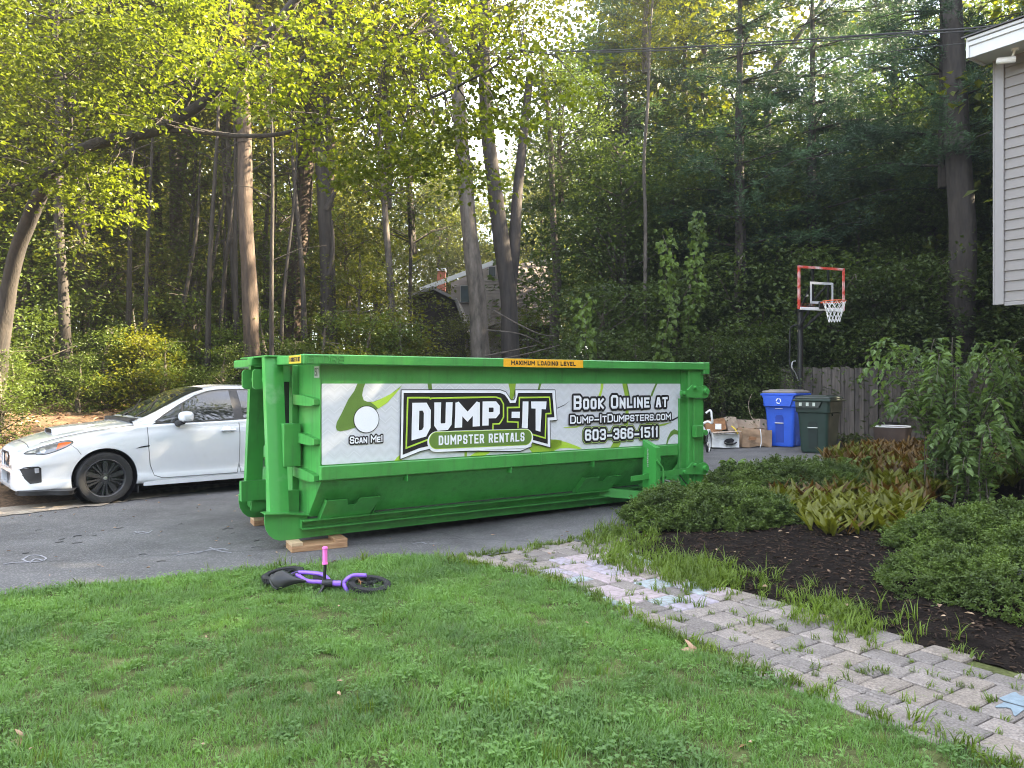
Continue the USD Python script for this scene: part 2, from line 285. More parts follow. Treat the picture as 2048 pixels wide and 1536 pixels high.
mat('dry_leaf', (0.24, 0.13, 0.07), 0.8, None, 20, c2=(0.46, 0.32, 0.21))
mat('litter_leaf', (0.13, 0.075, 0.04), 0.9, None, 30, c2=(0.36, 0.26, 0.17))
mat('bark_brown', (0.022, 0.015, 0.011), 0.95, None, 2.6, c2=(0.090, 0.063, 0.046), stretch=(5, 5, 0.9), bump=1.0, bscale=11, detail=8)
mat('bark_grey', (0.028, 0.024, 0.019), 0.95, None, 2.8, c2=(0.112, 0.095, 0.080), stretch=(4, 4, 1.2), bump=0.8, bscale=9, detail=8)
mat('bark_dark', (0.016, 0.0135, 0.012), 0.95, None, 2.2, c2=(0.045, 0.037, 0.031), stretch=(5, 5, 0.9), bump=1.0, bscale=10, detail=8)
mat('twig', (0.075, 0.062, 0.05), 0.9, 0.4, 4)
mat('wire', (0.01, 0.01, 0.011), 0.5, 0.1, 4)
usdkit.material(stage, '/World/Looks/acrylic', {'t': ('transparent_bsdf', {'color': (0.90, 0.92, 0.93)}), 'g': ('glossy_bsdf', {'color': (0.9, 0.9, 0.9), 'roughness': 0.03}), 'x': ('mix_closure', {'fac': 0.10})},
    [('t.BSDF', 'x.closure1'), ('g.BSDF', 'x.closure2')], surface='x.closure')
leafmat('leaf_maple', (0.092, 0.118, 0.012), (0.170, 0.190, 0.020), (1.5, 1.5, 0.7), 0.5)
leafmat('leaf_hardwood', (0.080, 0.102, 0.012), (0.150, 0.168, 0.022), (1.6, 1.4, 0.6), 0.48)
leafmat('leaf_gold', (0.095, 0.112, 0.012), (0.180, 0.180, 0.022), (1.6, 1.4, 0.5), 0.5)
leafmat('leaf_dark', (0.060, 0.092, 0.028), (0.122, 0.160, 0.050), (1.5, 1.5, 0.7), 0.44)
leafmat('leaf_under', (0.062, 0.096, 0.018), (0.125, 0.160, 0.030), (1.5, 1.4, 0.6), 0.42)
leafmat('needle', (0.040, 0.080, 0.044), (0.075, 0.125, 0.068), (1.2, 1.3, 0.7), 0.2, rough=0.6)
leafmat('leaf_box', (0.090, 0.140, 0.034), (0.215, 0.280, 0.075), (1.3, 1.3, 0.6), 0.25, pscale=3.0)
leafmat('leaf_lily', (0.12, 0.130, 0.018), (0.19, 0.215, 0.032), (1.3, 1.3, 0.6), 0.35, patch=0.3, pscale=2.0)
leafmat('leaf_lily_brown', (0.115, 0.068, 0.018), (0.225, 0.165, 0.038), (1.3, 1.1, 0.6), 0.3, patch=0.4, pscale=2.5)
leafmat('leaf_shrub', (0.130, 0.205, 0.080), (0.23, 0.320, 0.140), (1.4, 1.4, 0.7), 0.4, pscale=1.5)
leafmat('leaf_vine', (0.085, 0.14, 0.03), (0.17, 0.24, 0.06), (1.4, 1.3, 0.6), 0.4)
leafmat('grass_blade', (0.158, 0.290, 0.088), (0.270, 0.430, 0.165), (1.2, 1.2, 0.6), 0.45, rough=0.4, patch=0.25, pscale=1.3, spec=0.5)
leafmat('grass_weed', (0.13, 0.20, 0.03), (0.25, 0.33, 0.07), (1.2, 1.2, 0.6), 0.35, rough=0.4, patch=0.25, pscale=3.0)
# ------------------------------------------------------------------ the ground and what lies on it
def yard(a): return 0.02 * np.clip(np.asarray(a, float) - 3.5, 0, 14)      # the drive climbs gently to the right
def gz(x, y):
    """Height of the ground: level yard, a bank behind the driveway, woods rising gently beyond."""
    x, y = np.asarray(x, float), np.asarray(y, float)
    a, b = x * U2[0] + y * U2[1], x * V2[0] + y * V2[1]
    w = 1 - sstep((a - 3.0) / 9.0)
    bank = sstep((b - 12.2 + 0.9 * w) / 4.5) * (0.22 + 0.75 * w) + np.clip(b - 15, 0, 60) * (0.035 + 0.035 * w)
    n = meshkit.fbm(np.stack([x * 0.45, y * 0.45, 0 * x], -1), 3, 3) - 0.5
    bank = bank + yard(a)
    return bank + n * 0.30 * sstep((b - 11.5) / 3.5) - 0.03
def ground_at(px, py, dz=0.03):
    z = 0.0
    for _ in range(30): p = on_ground(px, py, z); z = float(gz(p[0], p[1])) + dz
    return p
def gp(x, y): return np.array([x, y, float(gz(x, y))])

xs = np.unique(np.concatenate([np.linspace(-150, -26, 26), np.linspace(-26, 26, 131), np.linspace(26, 150, 26)]))
ys = np.unique(np.concatenate([np.linspace(-80, -6, 16), np.linspace(-6, 45, 128), np.linspace(45, 190, 30)]))
X, Y = np.meshgrid(xs, ys)
struct('ground', MB().grid(np.stack([X, Y, gz(X, Y)], -1)), 'forest_floor', smooth=True)

def sheet(poly, z, step=0.25, bump=0.0, seed=0):
    """A polygon in (a, b) coordinates as a level sheet with a fine triangulation."""
    v, f = trimesh.creation.triangulate_polygon(poly, engine='earcut')
    v, f = trimesh.remesh.subdivide_to_size(np.c_[v, 0 * v[:, 0]], f, step, max_iter=12)
    p = np.c_[v[:, :1] * U2 + v[:, 1:2] * V2, np.zeros(len(v))]
    h = (np.full(len(v), float(z)) if not callable(z) else z(v[:, 0], v[:, 1])) + yard(v[:, 0])
    p[:, 2] = h + bump * (meshkit.fbm(np.c_[p[:, :2] * 6, 0 * h + 0.5], 3, seed) - 0.5) if bump else h
    return MB().add(p, f)

near_edge = [(-14, 7.0), (-3, 6.62), (0.0, 6.40), (1.05, 6.28), (2.43, 6.03), (3.2, 5.68), (4.9, 5.55), (5.6, 5.56), (8.5, 5.9), (11, 7.3), (14.6, 9.2)]
far_edge = [(18, 11.0), (15.2, 11.7), (14, 12.25), (10, 12.3), (6, 12.2), (3.1, 11.75), (1.65, 11.0), (0.0, 10.45), (-4, 10.0), (-14, 9.8)]
rs = np.random.RandomState(5)
def rough(pts, amp, n=220):
    p = spline(np.array(pts), n); return p + rs.normal(0, amp, p.shape)
drive_poly = Polygon(np.vstack([rough(near_edge, 0.012), rough([(14.6, 9.2), (16.5, 9.6), (18, 11.0)], 0.01, 20)[1:-1], rough(far_edge, 0.03)])).buffer(0)
struct('driveway', sheet(drive_poly, 0.0, 1.2), 'asphalt')
sand = LineString(spline(np.array(far_edge[3:]), 120)).buffer(0.55).difference(drive_poly.buffer(-0.10))
sand = [g for g in getattr(sand, 'geoms', [sand]) if g.area > 0.1]
struct('sandy_verge', sheet(max(sand, key=lambda g: g.area), 0.008, 0.4, 0.012), 'sand')
dirt = Polygon(rough([(13.2, 10.9), (14.2, 10.4), (15.6, 9.9), (17.2, 9.8), (18.8, 10.6), (18.4, 12.6), (15.5, 13.2), (13.4, 12.9), (12.6, 12.0), (13.2, 10.9)], 0.06, 90)).buffer(0)
struct('dirt_apron', sheet(dirt, 0.012, 0.35, 0.02), 'soil')
path_l = [(3.05, 5.62), (3.18, 5.35), (3.40, 4.75), (3.42, 4.2), (3.30, 3.6), (3.22, 3.0), (3.2, 2.2), (3.2, 0.6)]
path_r = [(4.28, 0.6), (4.28, 2.2), (4.30, 3.0), (4.36, 3.9), (4.42, 4.6), (4.72, 5.2), (5.0, 5.50)]
path_poly = Polygon(np.vstack([spline(np.array(path_l), 60), spline(np.array(path_r), 50)])).buffer(0)
lawn_poly = Polygon(np.vstack([spline(np.array(near_edge[:6]), 120), spline(np.array(path_l), 60), [(3.2, -2), (-14, -2)]])).buffer(0)
lawn = struct('lawn', sheet(lawn_poly.buffer(0.02), 0.016, 0.5, 0.02, 4), 'soil')
bed_poly = Polygon(np.vstack([spline(np.array(path_r), 50), [(5.6, 5.52)], spline(np.array(near_edge[7:]), 60), [(16.2, 9.0), (12.0, 4.6), (8.36, 3.7), (8.36, 0.4), (4.3, 0.4)]])).buffer(0)
struct('mulch_bed', sheet(bed_poly, lambda a, b: 0.012 + 0.07 * sstep(np.array([bed_poly.exterior.distance(Point(q)) for q in zip(a, b)]) / 0.8), 0.16, 0.05, 7), 'mulch')

# ------------------------------------------------------------------ the path: modular pavers, each its own block
path = struct('paved_path', sheet(path_poly.buffer(0.01), 0.004, 0.6), 'soil')
rp = np.random.RandomState(11)
cellw = 0.0775
na, nb = int(2.4 / cellw), int(6.2 / cellw)
occ = np.zeros((na, nb), bool); blocks = []
for j in range(nb):
    for i in range(na):
        if occ[i, j]: continue
        for (w, h) in sorted([(3, 2), (2, 3), (2, 2), (3, 2), (3, 3) if rp.rand() < 0.25 else (2, 2), (1, 2), (2, 1), (1, 1)][:], key=lambda q: -q[0] * q[1] * (0.6 + 0.8 * rp.rand()) - (0 if q != (1, 1) else -5)):
            if i + w <= na and j + h <= nb and not occ[i:i + w, j:j + h].any():
                occ[i:i + w, j:j + h] = True; blocks.append((2.85 + i * cellw, 0.0 + j * cellw, w * cellw, h * cellw)); break
chalk_zone = Polygon([to_ab(on_ground(px, py)) for px, py in [(1045, 1150), (1150, 1118), (1255, 1108), (1330, 1135), (1420, 1150), (1480, 1180), (1400, 1215), (1330, 1228), (1220, 1215), (1120, 1170)]])
pf = np.array(frame((0, 0, 0), [*U2, 0], [*V2, 0], [0, 0, 1]))
vis_pav, far_pav = [], []
for (a, b, w, h) in blocks:
    q = sbox(a, b, a + w, b + h)
    if path_poly.intersection(q).area < 0.48 * q.area: continue
    c = ab(a + w / 2, b + h / 2)
    inview = c[1] > 2.6 and abs(c[0]) < 0.72 * c[1]
    (vis_pav if inview else far_pav).append((a, b, w, h, c))
def paver_mesh(a, b, w, h):
    g = 0.004; t = rp.normal(0, 0.0012, 2); z = 0.026 + rp.normal(0, 0.0016) + float(yard(a))
    m = MB().box((-w / 2 + g, -h / 2 + g, -0.03), (w / 2 - g, h / 2 - g, 0), 0.007)
    r = rp.normal(0, 0.012)
    R = trimesh.transformations.euler_matrix(t[0] * 5, t[1] * 5, r); R[:3, 3] = (a + w / 2, b + h / 2, z)
    return m.move(R).move(pf)
vis_pav.sort(key=lambda q: -1.0 / q[4][1])
vis_pav = sorted(vis_pav, key=lambda q: q[4][1])
for k, (a, b, w, h, c) in enumerate(vis_pav[:298]):
    inz = chalk_zone.contains(Point(a + w / 2, b + h / 2))
    m = f'paver_{rp.randint(4)}'
    if inz and rp.rand() < 0.78:
        m = f'chalk_paver_{rp.choice([0, 0, 1, 1, 2]) if Point(a, b).distance(chalk_zone.centroid) > 0.32 else rp.choice([0, 0, 2])}'
    put('paver', paver_mesh(a, b, w, h), m, path)
rest = MB()
for (a, b, w, h, c) in vis_pav[298:] + far_pav: 
    q = paver_mesh(a, b, w, h); rest.add(*q.mesh())
put('pavers_beyond', rest, 'paver_1', path, kind='stuff')
print('pavers', len(vis_pav), len(far_pav))

# ------------------------------------------------------------------ the container
O = np.array([-1.659, 6.68, 0.0])
D = thing('roll_off_dumpster', 'bright green steel roll-off dumpster with white printed banner, standing on the driveway', 'dumpster', O, YAW)
def dpx(px, py, y=0.0):
    """Pixel -> (s along the side, z) on the plane y of the container."""
    rx = (px - 1024) / F_PX
    Yd = (y + O[:2] @ V2) / (rx * V2[0] + V2[1]); P = np.array([rx * Yd, Yd])
    return float((P - O[:2]) @ U2), CAM_H - (py - HOR) / F_PX * Yd
G = 'green_paint'
ex, ey, ez = np.eye(3)
put('side_wall', MB().box((-0.01, 0, 0.63), (4.5, 0.008, 1.66)), G, D)
put('side_wall', MB().box((-0.01, 2.042, 0.63), (4.5, 2.05, 1.66)), G, D)
for y0, y1 in ((0, 0.35), (2.05, 1.70)):
    put('sloped_side', MB().prism([(y0, 0.645), (y1, 0.285), (y1, 0.265), (y0, 0.625)] if y0 < 1 else [(y0, 0.645), (y0, 0.625), (y1, 0.265), (y1, 0.285)], (0, 0, 0), ey, ez, 4.45), G, D)
put('floor', MB().box((0, 0.34, 0.262), (4.55, 1.71, 0.285)), 'dumpster_inside', D)
fw = MB().prism([(0.0, 1.66), (0.0, 0.64), (0.35, 0.28), (1.70, 0.28), (2.05, 0.64), (2.05, 1.66)], (0, 0, 0), ey, ez, 0.01)
put('front_wall', fw, G, D)
def tube_rail(lo, hi): return MB().box(lo, hi, 0.008)
put('top_rail', tube_rail((-0.19, -0.10, 1.648), (4.79, 0.02, 1.735)), G, D)
put('top_rail', tube_rail((-0.19, 2.03, 1.648), (4.79, 2.15, 1.735)), G, D)
put('top_rail', tube_rail((-0.205, -0.092, 1.652), (-0.06, 2.14, 1.731)), G, D)
put('rub_rail', MB().box((-0.02, -0.055, 0.646), (2.31, 0.0, 0.768), 0.005).box((2.315, -0.055, 0.646), (4.30, 0.0, 0.768), 0.005), G, D)
put('rub_rail', MB().box((-0.02, 2.05, 0.646), (4.30, 2.105, 0.768), 0.005), G, D)
# front wall stiffeners
for y in (0.60, 1.36): put('front_stiffener', MB().box((-0.06, y, 0.29), (0.0, y + 0.10, 1.655), 0.006), G, D)
for z in (1.33, 0.985, 0.665):
    rib = Polygon([(0.02, z - 0.03), (0.12, z - 0.045), (0.30, z - 0.045), (0.60, z - 0.04), (0.60, z + 0.055), (0.30, z + 0.045), (0.12, z + 0.03), (0.02, z + 0.015)])
    put('front_rib', MB().prism(rib, (-0.055, 0, 0), ey, ez, 0.055), G, D)
    put('front_rib', MB().box((-0.055, 1.46, z - 0.04), (0, 2.0, z + 0.05), 0.01), G, D)
# rails underneath, with rounded noses
nose = Polygon([(-0.386, 0.333), (-0.386, 0.26), (-0.375, 0.20), (-0.345, 0.145), (-0.30, 0.105), (-0.25, 0.088), (-0.10, 0.086), (0.0, 0.09), (0.0, 0.29), (-0.10, 0.30), (-0.22, 0.322)])
for y in (0.35, 1.685):
    put('rail_nose', MB().prism(nose, (0 if y < 1 else 0.12, y + 0.012, 0), ex, ez, 0.014), G, D)
    put('long_rail', MB().box((-0.02, y + 0.002, 0.09), (4.62, y + 0.014, 0.262)).box((0, y, 0.088), (4.62, y + 0.08, 0.10)), G, D)
    put('nose_cap', MB().prism([(-0.39, 0.335), (-0.22, 0.326), (0.0, 0.292), (0.02, 0.284), (0.02, 0.292), (0.0, 0.300), (-0.22, 0.334), (-0.39, 0.343)], (0, y + 0.012 + (0.10 if y < 1 else 0.012), 0), ex, ez, 0.16).move(trimesh.transformations.translation_matrix((0 if y < 1 else 0.12, 0, 0))), G, D)
    for s in (-0.25 if y < 1 else -0.13,): put('ground_roller', MB().tube([(s, y + 0.03, 0.245), (s, y + 0.14 if y < 1 else y - 0.13, 0.245)], 0.055, 20), G, D)
put('roller_arm', MB().prism(Polygon([(-0.30, 0.20), (-0.26, 0.19), (-0.02, 0.27), (0.02, 0.30), (0.0, 0.34), (-0.24, 0.30), (-0.29, 0.28)]).buffer(0.015), (0.12, 1.52, 0), ex, ez, 0.03), G, D)
sill = MB().box((-0.07, 0.235, 0.254), (4.25, 0.352, 0.262)).box((-0.065, 0.335, 0.188), (4.25, 0.349, 0.256)).box((-0.075, 0.24, 0.182), (4.25, 0.352, 0.190))
sill.prism([(-0.075, 0.182), (-0.068, 0.182), (-0.068, 0.262), (-0.075, 0.262)], (0, 0.352, 0), ex, ez, 0.06)
put('side_sill', sill, G, D)
put('side_sill', MB().box((-0.07, 1.70, 0.182), (4.25, 1.82, 0.262), 0.006), G, D)
for k in range(11): put('cross_member', MB().box((0.15 + k * 0.42, 0.43, 0.17), (0.21 + k * 0.42, 1.685, 0.262)), G, D)
# A frame at the front
def post(sgn):
    yb, yt = (0.40, 0.62) if sgn > 0 else (1.65, 1.43)
    m = MB(); prof = []
    for t in np.linspace(0, 1, 9):
        y = yb + (yt - yb) * t; z = 0.322 + (1.728 - 0.322) * t; s0 = (-0.318 + 0.012 * t) if sgn > 0 else -0.235; w = 0.165
        ring = [(s0, y + 0.012 * sgn), (s0 + 0.02, y), (s0 + 0.06, y - 0.012 * sgn), (s0 + w * 0.55, y - 0.014 * sgn), (s0 + w, y), (s0 + w, y + 0.09 * sgn), (s0, y + 0.10 * sgn)]
        prof.append([(a, b, z) for a, b in ring] + [(ring[0][0], ring[0][1], z)])
    return m.grid(np.array(prof), flip=sgn < 0)
put('frame_post', post(1), 'green_paint_worn', D, 35, label='front post nearest the lawn, with pale scuffs near its foot')
put('frame_post', post(-1), G, D, 35)
put('frame_top_plate', MB().box((-0.31, 0.58, 1.728), (-0.05, 1.47, 1.742), 0.003), G, D)
put('hook_block', MB().box((-0.34, 0.97, 1.655), (-0.22, 1.09, 1.735), 0.01), G, D)
ear = affinity.translate(sbox(-0.115, -0.095, 0.115, 0.095).buffer(-0.04).buffer(0.04), -0.25, 1.525)
for y in (0.80, 1.16): put('hook_ear', MB().prism(ear, (0, y + 0.03, 0), ex, ez, 0.03), G, D)
put('hook_pin', MB().tube([(-0.25, 0.64, 1.52), (-0.25, 1.26, 1.52)], 0.034, 20), G, D)
put('post_bracket', MB().box((-0.19, 0.44, 0.73), (-0.03, 0.56, 1.12), 0.006), G, D)
put('post_bracket', MB().box((-0.19, 1.49, 0.85), (-0.05, 1.60, 1.15), 0.006), G, D)
for y in (0.52, 1.45): put('post_foot', MB().box((-0.30, y, 0.30), (-0.02, y + 0.08, 0.50)), G, D)
put('hydraulic_hose_guard', MB().box((-0.10, 0.72, 0.9), (-0.04, 1.32, 1.5)), 'dumpster_inside', D)
# the two open pockets on the sloped side
for s0 in (0.09, 3.04):
    w = 0.515; o = np.array([s0, 0.275, 0.262]); top = np.array([0, 0.10 - 0.275, 0.447 - 0.262]); hgt = np.linalg.norm(top); up = top / hgt
    plate = Polygon([(0, 0), (w * 0.93, 0), (w, hgt), (0.315, hgt), (0.283, hgt * 0.66), (0.217, hgt * 0.66), (0.19, hgt), (0, hgt)])
    nrm = np.cross(ex, up); pm = MB().prism(plate, o, ex, up, 0.007)
    for ss in (s0, s0 + w - 0.007):
        pm.prism([(0.275, 0.262), (0.372, 0.262), (0.19, 0.452), (0.10, 0.447)], (ss, 0, 0), ey, ez, 0.007)
    put('side_pocket', pm, G, D)
for s in (0.80, 1.95, 3.03, 4.02): put('drip_tab', MB().box((s, -0.05, 0.585), (s + 0.008, 0.03, 0.646)), 'green_paint_worn', D)
# rear corner: gate, posts, hinges, latch
put('corner_post', MB().box((4.49, -0.052, 0.285), (4.745, 0.05, 1.652), 0.006).box((4.56, -0.07, 0.30), (4.70, -0.05, 1.31), 0.004), G, D)
put('corner_post', MB().box((4.49, 2.0, 0.285), (4.745, 2.10, 1.735), 0.006), G, D)
put('corner_cap', MB().box((4.70, -0.098, 1.60), (4.80, 0.03, 1.742), 0.006), G, D)
put('corner_flange', MB().box((4.36, -0.03, 0.46), (4.41, 0.01, 1.31), 0.004).box((4.40, -0.012, 0.28), (4.49, 0.02, 1.65)), G, D)
put('rear_gate', MB().box((4.60, 0.05, 0.285), (4.70, 2.0, 1.655), 0.006), G, D)
for z in (0.6, 1.0, 1.4): put('gate_bar', MB().box((4.70, 0.06, z), (4.76, 1.99, z + 0.09), 0.006), G, D)
def bolt(s, z, y, r=0.027, l=0.045): return MB().tube([(s, y, z), (s, y - l, z)], r, 14)
def hinge(outline, y, bolts):
    h = put('hinge', MB().prism(Polygon(outline).buffer(-0.012).buffer(0.012), (0, y, 0), ex, ez, 0.022), G, D)
    for s, z, r in bolts: put('bolt', bolt(s, z, y - 0.02, r), G, h)
    return h
hinge([(4.31, 1.40), (4.33, 1.41), (4.42, 1.41), (4.505, 1.472), (4.56, 1.472), (4.60, 1.445), (4.66, 1.455), (4.72, 1.462), (4.775, 1.42), (4.785, 1.37), (4.76, 1.325), (4.72, 1.308), (4.34, 1.328), (4.305, 1.35)], -0.08,
      [(4.35, 1.372, 0.022), (4.535, 1.44, 0.022), (4.71, 1.395, 0.034)])
hinge([(4.295, 0.43), (4.29, 0.49), (4.40, 0.495), (4.48, 0.550), (4.53, 0.552), (4.565, 0.525), (4.63, 0.535), (4.69, 0.545), (4.745, 0.51), (4.755, 0.455), (4.73, 0.41), (4.69, 0.398)], -0.10,
      [(4.325, 0.455, 0.022), (4.51, 0.525, 0.022), (4.68, 0.475, 0.034)])
put('latch_box', MB().box((4.53, -0.13, 0.845), (4.66, -0.06, 0.985), 0.006).tube([(4.70, -0.13, 0.90), (4.70, -0.05, 0.90)], 0.034, 16), G, D)
put('latch_lever', MB().prism([(3.51, 0.40), (3.80, 0.413), (4.33, 0.43), (4.33, 0.492), (3.80, 0.475), (3.70, 0.470), (3.69, 0.462), (3.51, 0.456)], (0, -0.108, 0), ex, ez, 0.025), G, D)
guide = MB().prism([(-0.24, 0.185), (-0.03, 0.185), (-0.03, 0.845), (-0.24, 0.765)], (3.765, 0, 0), ey, ez, 0.07)
put('lever_guide', guide, 'green_paint_worn', D)
put('lever_keeper', MB().tube(spline([(3.775, -0.245, 0.63), (3.81, -0.26, 0.585), (3.862, -0.25, 0.535), (3.872, -0.25, 0.47), (3.872, -0.25, 0.35), (3.84, -0.25, 0.32)], 24), 0.011, 8).box((3.78, -0.13, 0.38), (3.86, -0.10, 0.50)), G, D)
ch = MB()
for k in range(9):
    z = 0.735 - k * 0.022; s = 3.758 + 0.003 * math.sin(k)
    ang = np.linspace(0, 2 * PI, 9); o = ang * 0
    ring = np.stack([s + 0.009 * np.cos(ang) * (k % 2), -0.12 + 0.009 * np.cos(ang) * (1 - k % 2), z + 0.014 * np.sin(ang)], 1)
    ch.tube(ring, 0.003, 4, cap=False)
put('chain', ch, 'steel', D)
put('outrigger', MB().obox((3.45, 0.36, 0.235), (3.79, -0.10, 0.215), 0.05, 0.10), G, D)
put('outrigger', MB().obox((4.05, 0.34, 0.24), (4.55, 0.0, 0.235), 0.05, 0.085), G, D)
put('rear_sill', MB().box((4.40, -0.02, 0.175), (4.72, 0.34, 0.24), 0.006).box((4.46, -0.06, 0.262), (4.72, 0.3, 0.276), 0.002), G, D)
put('rear_cable', MB().tube(spline([(4.30, -0.08, 0.42), (4.38, -0.09, 0.33), (4.47, -0.085, 0.265), (4.6, -0.075, 0.262), (4.74, -0.06, 0.30)], 20), 0.006, 6), 'wire', D)
for y in (0.45, 1.52): put('rear_roller', MB().tube([(4.5, y, 0.165), (4.5, y + 0.13, 0.165)], 0.088, 22), 'black_steel', D)

# --- writing and print on the container: strokes drawn as outlines, thin sheets one above the other
GL = {'A': [[(0, 0), (.36, 1), (.64, 1), (1, 0)], [(.2, .32), (.8, .32)]], 'B': [[(0, 0), (0, 1), (.8, 1), (1, .86), (1, .62), (.85, .5), (0, .5)], [(.85, .5), (1, .38), (1, .14), (.8, 0), (0, 0)]],
      'C': [[(1, .72), (1, .86), (.82, 1), (.18, 1), (0, .86), (0, .14), (.18, 0), (.82, 0), (1, .14), (1, .28)]], 'D': [[(0, 0), (0, 1), (.75, 1), (1, .8), (1, .2), (.75, 0), (0, 0)]],
      'E': [[(1, 1), (0, 1), (0, 0), (1, 0)], [(0, .5), (.85, .5)]], 'G': [[(1, .76), (1, .86), (.82, 1), (.18, 1), (0, .86), (0, .14), (.18, 0), (.82, 0), (1, .14), (1, .45), (.6, .45)]],
      'I': [[(.5, 0), (.5, 1)]], 'K': [[(0, 0), (0, 1)], [(1, 1), (.1, .5), (1, 0)]], 'L': [[(0, 1), (0, 0), (1, 0)]], 'M': [[(0, 0), (0, 1), (.5, .42), (1, 1), (1, 0)]], 'N': [[(0, 0), (0, 1), (1, 0), (1, 1)]],
      'O': [[(.18, 0), (.82, 0), (1, .14), (1, .86), (.82, 1), (.18, 1), (0, .86), (0, .14), (.18, 0)]], 'P': [[(0, 0), (0, 1), (.8, 1), (1, .85), (1, .55), (.8, .4), (0, .4)]],
      'R': [[(0, 0), (0, 1), (.8, 1), (1, .85), (1, .6), (.8, .45), (0, .45)], [(.6, .45), (1, 0)]], 'S': [[(1, .78), (1, .87), (.83, 1), (.17, 1), (0, .87), (0, .62), (.17, .5), (.83, .5), (1, .38), (1, .13), (.83, 0), (.17, 0), (0, .13), (0, .22)]],
      'T': [[(0, 1), (1, 1)], [(.5, 1), (.5, 0)]], 'U': [[(0, 1), (0, .14), (.18, 0), (.82, 0), (1, .14), (1, 1)]], 'V': [[(0, 1), (.5, 0), (1, 1)]], 'X': [[(0, 0), (1, 1)], [(0, 1), (1, 0)]],
      '0': [[(.18, 0), (.82, 0), (1, .14), (1, .86), (.82, 1), (.18, 1), (0, .86), (0, .14), (.18, 0)]], '1': [[(.2, .85), (.55, 1), (.55, 0)]], '3': [[(0, .85), (.17, 1), (.83, 1), (1, .87), (1, .63), (.85, .5), (.4, .5)], [(.85, .5), (1, .37), (1, .13), (.83, 0), (.17, 0), (0, .15)]],
      '5': [[(1, 1), (0, 1), (0, .56), (.83, .56), (1, .42), (1, .13), (.83, 0), (.17, 0), (0, .12)]], '6': [[(1, .86), (.83, 1), (.17, 1), (0, .86), (0, .14), (.17, 0), (.83, 0), (1, .14), (1, .42), (.83, .56), (0, .56)]], '7': [[(0, 1), (1, 1), (.4, 0)]],
      '!': [[(.5, 1), (.5, .4)], [(.5, .06), (.5, 0)]], '.': [[(.5, .03), (.5, 0)]], '-': [[(0, .45), (1, .45)]], ' ': []}
WID = {'M': 1.3, 'I': 0.28, '!': 0.3, '.': 0.25, '1': 0.55, '-': 0.85, ' ': 0.55, 'N': 1.05}
def glyph(c, w, h, t):
    """A letter w wide and h high with strokes t thick, lower left at the origin."""
    out = [LineString([(t / 2 + x * max(w - t, 1e-3), t / 2 + y * (h - t)) for x, y in l]).buffer(t / 2, cap_style='square', join_style='mitre', mitre_limit=1.6) for l in GL[c]]
    return union_all(out) if out else Polygon()
def text_poly(text, h, cw=0.66, t=0.2, gap=0.14, caps=1.0, small=0.8, sw=None):
    """Lower-case letters come out as small capitals. Returns a shape with its left foot at the origin, and its width."""
    x, out = 0.0, []
    for c in text:
        k = small if c.islower() else caps; C = c.upper(); hh = h * k; w = hh * cw * WID.get(C, 1.0); tt = h * t * (0.92 if c.islower() else 1)
        if C == '-': hh = h * small
        g = glyph(C, max(w, tt), hh, tt)
        if not g.is_empty: out.append(affinity.translate(g, x, 0))
        x += max(w, tt if C != ' ' else 0) + gap * h
    return union_all(out), x - gap * h
def warp(poly, fn):
    def one(g):
        g = g.segmentize(0.02) if g.length > 0.1 else g
        return Polygon([fn(*q) for q in g.exterior.coords], [[fn(*q) for q in r.coords] for r in g.interiors]).buffer(0)
    return union_all([one(g) for g in getattr(poly, 'geoms', [poly]) if not g.is_empty])
LAY = 0.0014
def printed(poly, k, m, parent, name, y0=-0.0025):
    """A flat print in the side plane (s, z), k sheets above the banner."""
    return put(name, MB().prism(poly, (0, y0 - LAY * k, 0), ex, ez, LAY * 0.9), m, parent)
def pxpoly(pts): return Polygon([dpx(*q) for q in pts]).buffer(0)
c6 = lambda x, y: (640 + x / 4.267, 740 + y / 4.267)
c7 = lambda x, y: (1100 + x / 5.688, 740 + y / 5.688)
clip = Polygon([(0.006, 0.776), (4.398, 0.776), (4.398, 1.483), (0.006, 1.483)])
B = put('banner', MB().prism(clip.buffer(-0.01).buffer(0.01), (0, -0.0005, 0), ex, ez, 0.002), 'banner', D)
def sw(pts, m, k, n=40):
    s = Polygon(spline([dpx(*q) for q in pts + [pts[0]]], n)).buffer(0).intersection(clip)
    printed(s, k, m, B, 'swoosh')
def swl(pts, m, k): printed(pxpoly(pts).intersection(clip), k, m, B, 'swoosh')
swl([c6(325, 100), c6(390, 100), c6(368, 160), c6(358, 215), c6(372, 258), c6(405, 272), c6(450, 272), c6(520, 245), c6(600, 205), c6(700, 130), c6(640, 195), c6(560, 285), c6(490, 330), c6(420, 400), c6(300, 490), c6(240, 510), c6(170, 523), c6(143, 515), c6(133, 488), c6(142, 445), c6(180, 375), c6(240, 250), c6(290, 180)], 'print_moss', 1)
swl([c6(430, 275), c6(470, 268), c6(520, 245), c6(600, 205), c6(690, 145), c6(640, 205), c6(570, 280), c6(495, 330), c6(465, 300)], 'print_lime', 2)
swl([c6(915, 100), c6(950, 100), c6(956, 180), c6(925, 180)], 'print_moss', 1)
swl([c6(1605, 110), c6(1670, 110), c6(1660, 200), c6(1640, 260), c6(1615, 240), c6(1620, 180)], 'print_olive', 1)
swl([c6(1870, 110), c6(1890, 110), c6(1865, 190), c6(1850, 190)], 'print_moss', 1)
swl([c6(620, 790), c6(660, 740), c6(690, 720), c6(700, 770), c6(660, 790)], 'print_lime', 1)
swl([c6(1232, 680), c6(1253, 680), c6(1250, 760), c6(1230, 760)], 'print_olive', 1)
swl([c6(1240, 760), c6(1330, 700), c6(1480, 660), c6(1440, 710), c6(1380, 740)], 'print_lime', 1)
